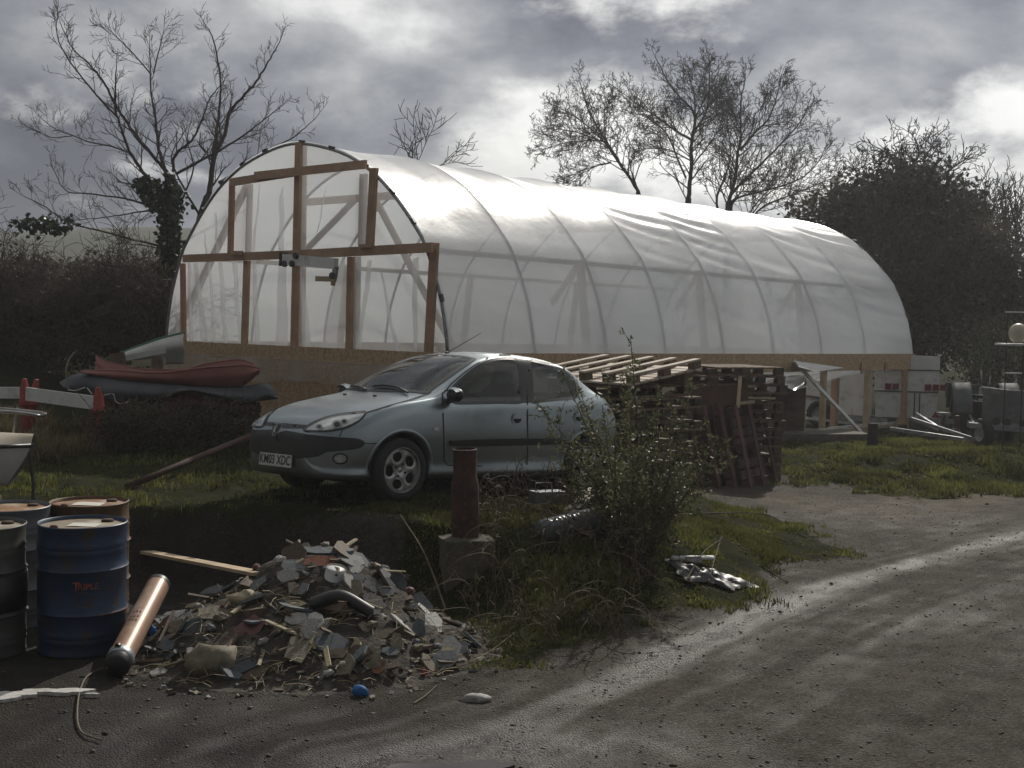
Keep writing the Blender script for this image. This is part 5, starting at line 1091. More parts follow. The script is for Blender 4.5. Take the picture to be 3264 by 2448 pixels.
# dark moulding strip
a, b = heap_hit(*z5(270, 660)), heap_hit(*z5(870, 740)); mid = heap_hit(*z5(560, 620)); pts = smooth_path([a + Vector((0, -.02, .04)), mid + Vector((0, -.05, .07)), b + Vector((0, -.02, .03))], 8)
m = MB()
def mf(u, v):
    i = min(int(u * (len(pts) - 1)), len(pts) - 2); f = u * (len(pts) - 1) - i; q = pts[i].lerp(pts[i + 1], f); t = v * math.pi; return (q.x, q.y - .05 * math.sin(t), q.z + .05 * math.cos(t))
tag(MB().grid(20, 6, mf).build('moulding', 'black_plastic', smooth=True), 'curved black plastic moulding lying across the rubble', 'moulding')
m = MB().beam(at(464, 1759, 10.93), heap_hit(820, 1842) + Vector((0, .05, .02)), .10, .025)
tag(m.build('plank', 'pale_timber'), 'pale plank leaning from the bank down to the rubble', 'plank')
def stick(name, pts, r, mat, label, cat): return tag(MB().tube(smooth_path(pts, 5), [r * (1 - .6 * i / (5 * (len(pts) - 1))) for i in range(5 * (len(pts) - 1) + 1)], 5).build(name, mat), label, cat)
pm('dead_stick', (.16, .12, .075), (.09, .065, .04), 12, .85); pm('bark_dark', (.03, .024, .018), (.018, .015, .012), 9, .9, bump=.4)
def gz(px, py, dz=.01):
    d = ray(px, py); y = 6.0
    while y < 40:
        p = CAMP + d * y
        if p.z <= Hz(p.x, p.y): break
        y += .03
    return Vector((p.x, p.y, Hz(p.x, p.y) + dz))
stick('dead_branch', [heap_hit(*z5(1385, 1285)) + Vector((0, 0, .02)), gz(1480, 2132, .03), gz(1560, 2095, .04), gz(1640, 2040, .05)], .007, 'dead_stick', 'long thin dead branch from the red scrap across the grass', 'branch')
stick('dead_branch', [gz(1320, 2250), gz(1360, 2220), gz(1395, 2190)], .006, 'dead_stick', 'short dead branch on the grass edge below the rubble', 'branch')
stick('dead_branch', [at(1420, 1945, 9.55), at(1380, 1830, 9.75), at(1340, 1740, 9.9), at(1275, 1640, 10.2)], .010, 'dead_stick', 'dry stalk leaning from the rubble up to the bank edge', 'stalk')
stick('dead_branch', [gz(2050, 1680, .1), gz(2420, 1642, .02), gz(2540, 1700, .015), gz(2650, 1762, .015)], .009, 'bark_dark', 'dark bare stick lying on the gravel beside the verge', 'stick')
stick('dead_branch', [gz(2340, 1770), gz(2440, 1820), gz(2510, 1862)], .008, 'bark_dark', 'dark stick lying in the grass near the torn bag', 'stick')
# ------------------------------------------------------------------ rusty post on its concrete block
pb0 = gnd(1482, 1716, .53); bl = thing('concrete_block', 'weathered concrete block below the rusty post', 'concrete block', (pb0.x, pb0.y + .12, 0), (0, 0, .25))
m = MB()
def cb(u, v):
    a = u * 6.28319; c, s = math.cos(a), math.sin(a); q = 1 / max(abs(c), abs(s)) ** .85; k = .215 * q * (1 + .05 * mnoise.noise((c * 2, s * 2, v * 4))); return (c * k, s * k, -.1 + .62 * v + .012 * mnoise.noise((c * 5, s * 5, v)))
m.grid(40, 12, cb).build('block', 'concrete', bl, angle=40)
n = 40; V = [cb(i / n, 1) for i in range(n)]; MB().add(V + [(0, 0, .535)], [(i, (i + 1) % n, n) for i in range(n)]).build('block_top', 'concrete', bl)
rp = thing('rusty_post', 'rusty iron post standing on the concrete block by the car', 'post', (pb0.x, pb0.y + .12, .525), (R(1), R(-1.3), 0))
MB().lathe([(.115, 0), (.115, .40), (.112, .45), (.098, .50), (.097, .70), (.102, .715), (.102, .73), (.09, .735), (.085, .70), (.084, .5)], 32).build('tube', 'rust', rp, smooth=True, ).data.set_sharp_from_angle(angle=R(45))
MB().lathe([(.0, .69), (.086, .69)], 24).build('fill', 'dark', rp)
# ------------------------------------------------------------------ litter between post and car
pm('grey_plastic', (.10, .12, .135), (.075, .09, .10), 6, .32, c3=(.05, .055, .055), s3=8)
a = at(1722, 1694, 10.62); b = at(1905, 1650, 11.0); cn = thing('plastic_canister', 'grey blue ribbed plastic canister lying beside the rusty post', 'canister', a); d = b - a; Lk = d.length; Mk = d.to_track_quat('Z', 'Y').to_matrix().to_4x4()
pr = [(0, -.02), (.06, -.015), (.088, .01), (.10, .05)]
for i in range(7): pr += [(.10, .09 + i * .05), (.094, .105 + i * .05), (.094, .115 + i * .05), (.10, .13 + i * .05)]
MB().lathe(pr + [(.10, Lk - .05), (.09, Lk), (.0, Lk + .01)], 32, Mk).build('shell', 'grey_plastic', cn, smooth=True); MB().lathe([(.04, Lk), (.04, Lk + .03), (0, Lk + .03)], 16, Mk).build('cap', 'galv', cn, smooth=True)
for k in range(3): MB().box((0, -.1, .2 + .09 * k), (.05, .012, .05), Mk @ Matrix.Rotation(.9, 4, 'Z')).build('slot', 'dark', cn)
tag(MB().beam(at(1812, 1634, 11.1), at(1893, 1562, 11.75), .10, .03, up=(0, -.5, .8)).build('plank', 'pallet_pale'), 'short bright plank propped over the plastic canister', 'plank')
cr_ = thing('metal_tray', 'small grey metal tray with a wire handle by the rear wheel', 'tray'); p = at(1745, 1580, 11.6); Mt = Matrix.Translation(p) @ Matrix.Rotation(.35, 4, 'Z')
MB().box((0, 0, -.01), (.30, .16, .11), Mt).build('tray', 'galv', cr_); MB().tube([Mt @ Vector(v) for v in ((-.12, 0, .04), (-.12, 0, .12), (-.02, 0, .125), (.04, 0, .12), (.04, 0, .04))], .005, 5).build('handle', 'steel', cr_)
# torn bag and pipe on the verge
p = gz(2265, 1852)
def tbag(u, v):
    a = u * 6.28319; r = v * (.23 + .07 * math.sin(2 * a + 1) + .05 * math.sin(5 * a) + .02 * math.sin(11 * a)); x, y = math.cos(a) * r * 1.25, math.sin(a) * r * .8
    return (x, y, .012 + (1 - v ** 2) * (.025 + .08 * abs(mnoise.noise((x * 7, y * 9, 3))) + .04 * mnoise.noise((x * 18, y * 18, 1))) + Hz(p.x + x, p.y + y) - Hz(p.x, p.y))
o = MB().grid(48, 14, tbag).build('torn_bag', 'black_plastic', smooth=True); o.location = p; tag(o, 'torn black plastic bag lying on the grass verge', 'bag')
tag(MB().tube([gz(2142, 1806, .06), gz(2272, 1804, .07)], .02, 8).build('pipe', 'white_paint', smooth=True), 'short white pipe lying behind the torn black bag', 'pipe')
tag(shard_mb(.17, .07, .015, 3).build('pipe_bracket', 'scrap_whiteboard'), 'broken white bracket on the torn black bag', 'bracket').matrix_world = Matrix.Translation(gz(2210, 1830, .12)) @ Matrix.Rotation(1.2, 4, 'X')
stick('dead_branch', [gz(2185, 1865, .03), gz(2240, 1820, .16), gz(2296, 1790, .2)], .008, 'dead_stick', 'grey stick slanting over the torn black bag', 'stick'); stick('dead_branch', [gz(2258, 1868, .03), gz(2280, 1820, .14), gz(2298, 1782, .2)], .008, 'dead_stick', 'second grey stick crossing the torn black bag', 'stick')
# ------------------------------------------------------------------ long pole on the bank
tag(MB().tube([at(405, 1552, 11.95), at(620, 1462, 13.4), at(812, 1384, 15.0)], .035, 8).build('pole', 'rust', smooth=True), 'long dark rusty pole slanting along the bank before the car', 'pole')
# ------------------------------------------------------------------ red and white barrier
br = thing('plank_barrier', 'plank barrier of white boards on red posts in the dry grass', 'barrier')
def bpost(tx, ty, bx, by, w=1.0):
    g = gnd(bx, by, .62); g.z = Hz(g.x, g.y) - .05; t = at(tx, ty, g.y); d = t - g; L = d.length; M = Matrix.Translation(g) @ d.to_track_quat('Z', 'Y').to_matrix().to_4x4(); m = MB(); q = .062 * w
    prof = [(q * .9, 0), (q * .9, L * .58), (q * 1.5, L * .60), (q * 1.5, L * .66), (q * 1.15, L * .69), (q * 1.1, L * .84), (q * .7, L * .93), (q * .55, L * .99), (q * .2, L)]
    m.lathe(prof, 8, M); m.build('post', 'red_paint', br, angle=40); return g.y
bpost(312, 1233, 326, 1420); bpost(78, 1206, 84, 1398); bpost(117, 1208, 92, 1392, .9)
def bboard(a, b, hpx, y1, y2, nm='board'):
    p, q = at(*a, y1), at(*b, y2); MB().beam(p, q, .03, hpx * y1 / FPX).build(nm, 'white_paint', br)
bboard((84, 1255), (300, 1284), 42, 16.6, 16.0); bboard((-60, 1252), (70, 1252), 36, 16.9, 16.7)
# ------------------------------------------------------------------ boats by the tunnel end
pm('grp_red', (.26, .10, .08), (.20, .072, .06), 3, .6, coat=.05, c3=(.2, .06, .05), s3=5); pm('grp_dark_red', (.11, .018, .018), (.07, .012, .012), 4, .5); pm('tarp', (.065, .075, .08), (.04, .046, .05), 3, .7, bump=.4, bscale=9); pm('boat_white', (.55, .56, .54), (.44, .44, .42), 4, .4); pm('boat_green', (.02, .14, .06), (.015, .1, .045), 5, .5); pm('boat_cream', (.50, .45, .34), (.4, .36, .27), 5, .45); pm('boat_blue', (.06, .08, .12), (.04, .055, .085), 5, .4)
zb = lambda x, y, d: at(180 + x / 3.072, 1080 + y / 3.072, d)
def loft(rails, nu, nv, name, mat, parent, thick=.012):
    C = [smooth_path(r, 8) for r in rails]
    def fn(u, v):
        P = []
        for c in C:
            i = min(int(u * (len(c) - 1)), len(c) - 2); f = u * (len(c) - 1) - i; P.append(c[i].lerp(c[i + 1], f))
        q = smooth_path(P, 10); i = min(int(v * (len(q) - 1)), len(q) - 2); f = v * (len(q) - 1) - i; return q[i].lerp(q[i + 1], f)
    o = MB().grid(nu, nv, fn).build(name, mat, parent, smooth=True); md = o.modifiers.new('thick', 'SOLIDIFY'); md.thickness = thick; md.offset = 0; return o
NG = [(235, 318), (480, 308), (700, 318), (900, 332), (1080, 330), (1250, 308), (1450, 285), (1650, 270), (1820, 258), (1930, 275), (1990, 300)]
KE = [(300, 335), (560, 395), (800, 420), (1000, 435), (1200, 455), (1400, 475), (1550, 482), (1700, 482), (1800, 470), (1910, 400), (1990, 312)]
FG_ = [(385, 165), (480, 215), (600, 250), (720, 280), (820, 294), (1000, 303), (1250, 300), (1450, 250), (1650, 218), (1800, 205), (1930, 250)]
rb = thing('red_dinghy', 'faded red dinghy resting on the tarpaulin covered boat', 'dinghy')
NGw = [zb(*p, 16.75) for p in NG]; KEw = [zb(*p, 16.8 + .12 * math.sin(i / 10 * 3.14)) for i, p in enumerate(KE)]; FGw = [zb(*p, 17.45) for p in FG_]
loft([NGw, [a.lerp(b, .55) + Vector((0, -.09, 0)) for a, b in zip(NGw, KEw)], KEw, [a.lerp(b, .5) + Vector((0, .12, -.10)) for a, b in zip(KEw, FGw)], FGw], 50, 24, 'hull', 'grp_red', rb)
MB().tube(smooth_path(NGw, 6), .016, 6).build('gunwale', 'grp_red', rb, smooth=True); MB().tube(smooth_path(FGw, 6), .014, 6).build('gunwale', 'grp_red', rb, smooth=True)
m = MB().add([zb(385, 228, 16.95), zb(490, 305, 16.9), zb(395, 308, 16.9), zb(385, 228, 17.2), zb(490, 305, 17.2), zb(395, 308, 17.2)], [(0, 1, 2), (5, 4, 3), (0, 3, 4, 1), (1, 4, 5, 2), (2, 5, 3, 0)]); m.build('stern_seat', 'grp_red', rb)
tp = thing('tarpaulin', 'dark grey tarpaulin draped over the lower red boat', 'tarpaulin')
T1 = [(30, 430), (200, 350), (420, 350), (700, 400), (1000, 430), (1300, 462), (1600, 478), (1850, 468), (2040, 445), (2130, 500), (2175, 575)]
T2 = [(60, 470), (220, 430), (430, 470), (720, 520), (1000, 520), (1250, 480), (1500, 530), (1750, 560), (1980, 540), (2100, 545), (2172, 580)]
T3 = [(110, 510), (300, 545), (520, 590), (800, 635), (1000, 585), (1260, 500), (1450, 545), (1650, 605), (1900, 612), (2060, 600), (2170, 588)]
loft([[zb(*p, 17.6) for p in T1], [zb(*p, 16.85) + Vector((0, 0, .0)) for p in T1], [zb(*p, 16.6 + .05 * math.sin(i * 1.7)) for i, p in enumerate(T2)], [zb(*p, 16.62 + .08 * math.sin(i * 2.3)) for i, p in enumerate(T3)]], 80, 20, 'sheet', 'tarp', tp, .008)
for pts in ([(115, 500), (190, 505), (280, 475)], [(300, 480), (350, 545)], [(440, 560), (520, 540), (560, 545), (580, 610), (640, 635), (720, 610)]): MB().tube(smooth_path([zb(*p, 16.5) for p in pts], 5), .007, 5).build('rope', 'white_panel', tp, smooth=True)
lb_ = thing('red_boat', 'dark red upturned boat under the grey tarpaulin', 'boat')
B1 = [(1010, 640), (1100, 570), (1260, 520), (1450, 545), (1650, 590), (1900, 600), (1960, 640)]; B2 = [(1030, 690), (1150, 660), (1300, 650), (1480, 655), (1650, 665), (1850, 670), (1950, 680)]; B3 = [(1060, 740), (1180, 745), (1320, 760), (1480, 765), (1650, 768), (1850, 765), (1930, 740)]
loft([[zb(*p, 17.4) for p in B1], [zb(*p, 16.85) for p in B1], [zb(*p, 16.65) for p in B2], [zb(*p, 16.95) for p in B3], [zb(x, y, 17.5) for x, y in B3]], 40, 16, 'hull', 'grp_dark_red', lb_)
ts = thing('trestle', 'dark timber trestle carrying the stacked boats', 'trestle')
for x, y in ((560, 640), (1150, 730), (1880, 700), (1960, 690), (350, 560)):
    for dd_ in (16.9, 17.45):
        p = zb(x, y, dd_); p.z -= .02; g = Vector((p.x, p.y, Hz(p.x, p.y) - .05)); MB().beam(g, p + Vector((0, 0, .12)), .08, .08).build('leg', 'old_timber', ts)
for dd_ in (16.95, 17.4): MB().beam(zb(300, 560, dd_), zb(2000, 690, dd_), .07, .10).build('beam', 'old_timber', ts)
gb = thing('green_trimmed_boat', 'white rowing boat with a green gunwale behind the red dinghy', 'boat')
A1 = [zb(480, 205, 18.5), zb(650, 132, 18.7), zb(830, 65, 18.9), zb(1030, -5, 19.1), zb(1250, -60, 19.35)]; A2 = [zb(500, 215, 18.6), zb(660, 185, 18.65), zb(840, 150, 18.8), zb(1040, 110, 19), zb(1250, 70, 19.2)]; A3 = [zb(560, 235, 18.8), zb(720, 250, 18.9), zb(860, 260, 19.0), zb(1050, 250, 19.2), zb(1250, 240, 19.4)]
loft([A1, [a.lerp(b, .5) + Vector((0, -.05, 0)) for a, b in zip(A1, A2)], A2, [a.lerp(b, .5) + Vector((0, .03, -.02)) for a, b in zip(A2, A3)], A3], 30, 14, 'hull', 'boat_white', gb); MB().tube(smooth_path(A1, 6), .022, 6).build('gunwale', 'boat_green', gb, smooth=True)
MB().beam(zb(665, 190, 18.45), zb(1062, 112, 18.75), .05, .085).build('rubbing_strake', 'boat_white', gb)
for y0 in (215, 245): MB().beam(zb(740, y0 + 15, 18.6), zb(1062, y0 - 12, 18.9), .03, .05).build('lower_strake', 'boat_cream', gb)
for a, b, w, l in (((590, 140), (700, 245), .2, 'dark old timber baulk leaning behind the red dinghy'), ((985, 170), (1000, 310), .14, 'upright old timber stump beside the tunnel corner')):
    p, q = zb(*a, 18.2), zb(*b, 18.1); g = Vector((q.x, q.y, Hz(q.x, q.y) - .05)); tag(MB().beam(g, p, .12, w, up=(1, 0, 0)).build('timber_baulk', 'old_timber'), l, 'timber')
# ------------------------------------------------------------------ bow of the white boat at the yard's edge
wb = thing('motor_boat', 'white motor boat bow with a steel rail beyond the drums', 'boat')
bt = at(55, 1440, 9.9); 
def hb(u, v):
    x = bt.x - 2.2 * u; w = .62 * math.sin(min(1, u * 1.15 + .02) * math.pi / 2) ** .65; a = v * math.pi; k = abs(math.cos(a)) ** .75 * (1 if math.cos(a) > 0 else -1)
    return (x - .22 * math.sin(a) * (1 - u), bt.y + .35 - w * k + .0, bt.z + .02 - .62 * math.sin(a) ** .8 * (.55 + .45 * u) + .05 * u)
MB().grid(30, 24, hb).build('hull', 'boat_white', wb, smooth=True)
def db(u, v):
    x = bt.x - 2.2 * u; w = .62 * math.sin(min(1, u * 1.15 + .02) * math.pi / 2) ** .65; return (x, bt.y + .35 - w + 2 * w * v, bt.z + .02 + .05 * u + .09 * math.sin(v * math.pi))
MB().grid(20, 12, db).build('deck', 'boat_cream', wb, smooth=True)
MB().tube([Vector(hb(u, 0)) + Vector((0, -.01, 0)) for u in np.linspace(0, 1, 14)], .018, 6).build('rubbing_band', 'black_plastic', wb, smooth=True)
rl = [Vector(hb(1, 0)) + Vector((0, .05, .30)), Vector(hb(.35, 0)) + Vector((0, .05, .30)), Vector(hb(.08, 0)) + Vector((.02, .1, .27)), Vector((bt.x + .04, bt.y + .35, bt.z + .26)), Vector(hb(.08, 1)) + Vector((.02, -.1, .27)), Vector(hb(1, 1)) + Vector((0, -.05, .3))]
MB().tube(smooth_path(rl, 8), .013, 8).build('bow_rail', 'steel', wb, smooth=True)
for u, v in ((.12, 0), (.5, 0), (.12, 1), (.5, 1)): p = Vector(hb(u, v)); MB().tube([p + Vector((0, .04 if v == 0 else -.04, 0)), p + Vector((.05, .05 if v == 0 else -.05, .28))], .011, 6).build('stanchion', 'steel', wb)
MB().tube([(bt.x - .02, bt.y + .3, bt.z - .02), (bt.x + .02, bt.y + .28, bt.z - .3), (bt.x + .03, bt.y + .2, bt.z - .75)], .014, 5).build('strap', 'black_plastic', wb)
st = thing('boat_stand', 'dark timber stand under the white motor boat', 'stand')
for x in (-.5, -1.5):
    for dy in (0, .7): p = Vector((bt.x + x, bt.y + dy, 0)); MB().beam((p.x, p.y, Hz(p.x, p.y) - .03), (p.x, p.y + (.1 if dy == 0 else -.1), bt.z - .3), .09, .09).build('leg', 'old_timber', st)
    MB().beam((bt.x + x, bt.y - .1, bt.z - .52), (bt.x + x, bt.y + .8, bt.z - .52), .1, .1).build('bearer', 'old_timber', st)
# ------------------------------------------------------------------ trailers, tractor and stores beyond the tunnel
pm('grey_panel', (.13, .135, .14), (.09, .095, .10), 4, .55, c3=(.18, .18, .18), s3=3); pm('tractor_grey', (.10, .105, .11), (.065, .07, .072), 5, .75, 0, spec=.2); pm('brown_metal', (.085, .04, .028), (.05, .026, .02), 8, .7)
def wheel_obj(parent, c, r, w, axis_dir, rim='galv'):
    e = bpy.data.objects.new('wheel', None); link(e, parent); M = Matrix.Translation(c) @ Vector(axis_dir).to_track_quat('Y', 'Z').to_matrix().to_4x4(); e.matrix_local = M
    MB().lathe([(r * .55, w * .46), (r * .8, w * .5), (r * .95, w * .42), (r, w * .2), (r, -w * .2), (r * .95, -w * .42), (r * .8, -w * .5), (r * .55, -w * .46)], 28, axis='y').build('tyre', 'rubber', e, smooth=True)
    MB().lathe([(r * .56, w * .4), (r * .45, w * .2), (r * .2, w * .25), (0, w * .25)], 24, axis='y').build('rim', rim, e, smooth=True); MB().lathe([(r * .56, -w * .4), (r * .45, -w * .2), (r * .2, -w * .25), (0, -w * .25)], 24, axis='y').build('rim', rim, e, smooth=True)
# white box trailer
D0 = 27.5; p0 = at(2785, 1328, D0); p1 = at(2990, 1326, D0 - .25); bz, tz = p0.z, at(2990, 1136, D0 - .25).z
bx_ = thing('box_trailer', 'white box trailer with red rear lamps behind the tunnel stilts', 'trailer', (p0.x, p0.y, 0))
rx = (p1 - p0); rx.z = 0; wid = rx.length; rx.normalize(); sx = Vector((-rx.y, rx.x, 0)); sx = (sx * .55 - rx * .84).normalized()
def TQ(a, b, z): v = rx * a + sx * b; return Vector((v.x, v.y, z))
Ls = 3.0
def face(name, P, mat, n): 
    o = n * .03; MB().add([*P, *[q - o for q in P]], [(0, 1, 2, 3), (7, 6, 5, 4), (0, 4, 5, 1), (1, 5, 6, 2), (2, 6, 7, 3), (3, 7, 4, 0)]).build(name, mat, bx_)
nr = Vector((rx.y, -rx.x, 0)); ns = Vector((-sx.y, sx.x, 0)); ns = ns if ns.y < 0 else -ns
mid = bz + (tz - bz) * .77
low = bz + (tz - bz) * .42
face('rear_panel', [TQ(0, 0, mid + .012), TQ(wid, 0, mid + .012), TQ(wid, 0, tz), TQ(0, 0, tz)], 'white_paint', nr); face('rear_door', [TQ(0, 0, low + .012), TQ(wid, 0, low + .012), TQ(wid, 0, mid - .012), TQ(0, 0, mid - .012)], 'white_paint', nr)
face('rear_ramp', [TQ(.03, 0, bz), TQ(wid - .03, 0, bz), TQ(wid - .03, 0, low - .012), TQ(.03, 0, low - .012)], 'white_paint', nr)
face('side_panel', [TQ(-.03, .04, bz), TQ(-.03, Ls, bz), TQ(-.03, Ls, tz), TQ(-.03, .04, tz)], 'white_panel', ns)
MB().add([TQ(0, .05, tz), TQ(wid, .05, tz), TQ(wid, Ls, tz), TQ(0, Ls, tz)], [(0, 1, 2, 3)]).build('roof', 'white_paint', bx_)
for a in (.62, .7): MB().beam(TQ(wid * a, -.01, bz + .02), TQ(wid * a, -.01, low - .03), .02, .02).build('ramp_seam', 'dark', bx_)
for a in (.18, .30, .80, .92, 1.03): MB().box(TQ(wid * a, -.04, low + .11), (.12, .05, .13)).build('rear_lamp', 'red_lamp', bx_)
for z in (mid, low): MB().beam(TQ(0, -.004, z), TQ(wid, -.004, z), .03, .02).build('hinge_seam', 'dark', bx_)
for b in (1.2, 1.9): wheel_obj(bx_, TQ(-.12, b, .30), .30, .18, sx.cross(Vector((0, 0, 1))))
MB().grid(16, 1, lambda u, v: TQ(-.05 - .16 * v, 1.55 - .75 * math.cos(u * 3.1416), .34 + .36 * math.sin(u * 3.1416))).build('mudguard', 'black_plastic', bx_, smooth=True)
MB().beam(TQ(.1, -.2, bz - .08), TQ(.1, Ls + .5, bz - .08), .06, .1).build('chassis_rail', 'galv', bx_); MB().beam(TQ(wid - .1, -.2, bz - .08), TQ(wid - .1, Ls, bz - .08), .06, .1).build('chassis_rail', 'galv', bx_)
MB().add([TQ(wid * .86, -.06, bz + .02), TQ(wid * .98, -.06, bz + .02), TQ(wid * .92, -.06, bz + .16), TQ(wid * .92, -.045, bz + .06)], [(0, 1, 2), (0, 3, 1), (1, 3, 2), (2, 3, 0)]).build('reflector', 'red_lamp', bx_)
# old tractor, seen from behind
zr_ = lambda x, y, d: at(2700 + x / 3.922, 1100 + y / 3.922, d)
tr = thing('old_tractor', 'old grey tractor with arched mudguards beside the box trailer', 'tractor'); cL, cR = zr_(1400, 760, 25.2), zr_(1990, 760, 25.0); mid_ = (cL + cR) / 2; ax_ = (cR - cL).normalized(); back = Vector((ax_.y, -ax_.x, 0))
for c in (cL, cR):
    r = .56; c = Vector((c.x, c.y, Hz(c.x, c.y) + r)); wheel_obj(tr, c, r, .26, ax_, 'brown_metal')
    def mg(u, v, c=c):
        a = R(10) + u * R(165); q = c + ax_ * ((v - .5) * .36) + back * (math.cos(a) * .68) * -1 + Vector((0, 0, math.sin(a) * .66)); return q
    o = MB().grid(24, 4, mg).build('mudguard', 'tractor_grey', tr, smooth=True); md = o.modifiers.new('t', 'SOLIDIFY'); md.thickness = .015
zc = Hz(mid_.x, mid_.y)
MB().box((0, 0, 0), (.34, 1.5, .42), Matrix.Translation((mid_.x, mid_.y + .5, zc + .62)) @ Matrix.Rotation(.1, 4, 'Z'), jit=.02).build('gearbox', 'brown_metal', tr); MB().box((0, 0, 0), (.42, .9, .34), Matrix.Translation((mid_.x, mid_.y + 1.2, zc + .98)), jit=.02).build('bonnet', 'tractor_grey', tr)
MB().box((0, 0, 0), (.4, .34, .06), Matrix.Translation((mid_.x, mid_.y, zc + .95))).build('seat', 'dark', tr); MB().tube([(mid_.x + .16 * math.cos(a), mid_.y + .55 + .05 * math.sin(a), zc + 1.22 + .14 * math.sin(a)) for a in np.linspace(0, 6.28, 18)], .014, 5).build('steering_wheel', 'dark', tr)
MB().beam((mid_.x - .35, mid_.y - .45, zc + .42), (mid_.x + .35, mid_.y - .45, zc + .42), .08, .06).build('drawbar', 'brown_metal', tr)
for s in (-.3, .3): MB().beam((mid_.x + s, mid_.y - .5, zc + .40), (mid_.x + s * .7, mid_.y + .2, zc + .6), .05, .05).build('link_arm', 'galv', tr)
# flat trailer with the grey tailboard
ft = thing('flat_trailer', 'flat farm trailer with a grey side board and single wheel showing', 'trailer'); w0 = gnd(3136, 1440, .08); wheel_obj(ft, (w0.x, w0.y + .1, Hz(w0.x, w0.y) + .27), .27, .17, (1, .25, 0))
MB().beam(zr_(1690, 745, 22.9), zr_(2900, 830, 22.4), .03, 2.42 * 0 + .60).build('side_board', 'grey_panel', ft); MB().beam(zr_(1690, 530, 22.9), zr_(2170, 590, 22.75), .05, .03).build('top_rail', 'galv', ft)
MB().beam(zr_(1520, 1000, 22.7), zr_(2900, 1110, 22.1), .06, .10).build('chassis_rail', 'galv', ft); MB().beam(zr_(1500, 985, 24.2), zr_(2900, 1040, 23.9), .06, .10).build('chassis_rail', 'galv', ft); MB().beam(zr_(-200 + 1000, 920, 23.3), zr_(1600, 1180, 22.7), .05, .06).build('drawbar', 'galv', ft)
for x in (1860, 1995, 2200): MB().lathe([(.0, -.03), (.075, -.03), (.075, .03), (0, .03)], 12, Matrix.Translation(zr_(x, 950 + (x - 1860) * .12, 22.55)), axis='y').build('lamp', 'black_plastic', ft)
bl_ = thing('boat_trailer_frame', 'low galvanised boat trailer frame on the grass by the corner stilt', 'trailer')
MB().beam(zr_(540, 1045, 24.0), zr_(1590, 1200, 23.2), .06, .07).build('frame_rail', 'galv', bl_); MB().beam(zr_(800, 920, 25.2), zr_(1750, 985, 24.6), .06, .08).build('frame_rail', 'galv', bl_); MB().beam(zr_(860, 855, 24.6), zr_(1110, 1010, 24.0), .05, .05).build('strut', 'galv', bl_); MB().beam(zr_(1120, 855, 24.5), zr_(1300, 865, 24.4), .07, .06).build('strut', 'galv', bl_)
for x, y in ((1060, 1060), (1340, 1215)): c = zr_(x, y, 23.8); wheel_obj(bl_, (c.x, c.y, Hz(c.x, c.y) + .16), .16, .12, (1, .4, 0), 'dark')
for x0, y0, x1, y1 in ((1180, 1000, 1220, 870), (1380, 880, 1390, 1100), (1040, 990, 1040, 1120)): MB().beam(zr_(x0, y0, 24.0), zr_(x1, y1, 24.0), .06, .06).build('upright', 'brown_metal', bl_)
# stump posts before the stilts
for px, py, h, l in ((2781, 1425, .42, 'short dark stump post beside the foot of the white prop'), (2875, 1408, .34, 'short dark stump post at the foot of the corner stilt')):
    p = gz(px, py, 0); tag(MB().lathe([(.10, -.05), (.095, h * .8), (.085, h), (.0, h + .01)], 9, Matrix.Translation(p)).build('stump_post', 'bark_dark', angle=40), l, 'post')
# covered stores under the tunnel
sc = thing('covered_store', 'dark timber stack under black sheeting below the tunnel', 'stack')
for i, (x0, x1, y0, y1, d) in enumerate(((2395, 2470, 1245, 1395, 22.5), (2470, 2560, 1225, 1390, 23.2))):
    a, b = at(x0, y1, d), at(x1, y1, d); t = at(x0, y0, d).z; c = (a + b) / 2; g = Hz(c.x, c.y); MB().box((c.x, c.y + .4, (g + t) / 2), ((b - a).length, .8, t - g), jit=.03).build('stack', 'old_timber', sc)
MB().grid(14, 8, lambda u, v: at(2418 + u * 150 - 10 * v, 1196 + 30 * v + 18 * math.sin(u * 7 + v * 2) * v, 22.4 + .9 * (1 - v))).build('sheeting', 'film_end', sc, smooth=True); MB().grid(14, 8, lambda u, v: at(2412 + u * 160, 1215 + 45 * v - 30 * u * v + 5 * math.sin(u * 9), 22.7 + .7 * (1 - v))).build('black_sheet', 'black_plastic', sc, smooth=True)
tag(MB().box((0, 0, 0), (2.6, 1.2, .16), Matrix.Translation(gz(2560, 1412, .05) + Vector((.0, .8, 0))) @ Matrix.Rotation(.3, 4, 'Z'), jit=.02).build('concrete_slab', 'concrete'), 'low concrete slab in front of the covered timber stack', 'slab')
# mast with white float
ms = thing('mast_pole', 'thin mast pole with a white float ball and flat plate', 'mast'); c = at(3246, 1066, 22.0); g = Hz(c.x + .1, c.y); MB().tube([(c.x - .18, c.y + .05, g - .05), (c.x - .18, c.y + .05, c.z + .55)], .010, 6).build('pole', 'bark_dark', ms); MB().tube([(c.x + .12, c.y + .05, g - .05), (c.x + .12, c.y + .05, c.z + .55)], .010, 6).build('pole', 'bark_dark', ms)
MB().grid(20, 12, lambda u, v: (c.x + .165 * math.cos((v - .5) * math.pi) * math.cos(u * 6.2832), c.y + .165 * math.cos((v - .5) * math.pi) * math.sin(u * 6.2832), c.z + .02 + .175 * math.sin((v - .5) * math.pi))).build('float', 'boat_cream', ms, smooth=True); MB().box((c.x + .06, c.y, c.z - .175), (.75, .5, .03)).build('plate', 'white_paint', ms); MB().box((c.x - .03, c.y + .03, c.z + .39), (.40, .03, .025)).build('crossbar', 'white_paint', ms); MB().box((c.x - .05, c.y + .03, c.z - .68), (.3, .03, .02)).build('crossbar', 'white_paint', ms)
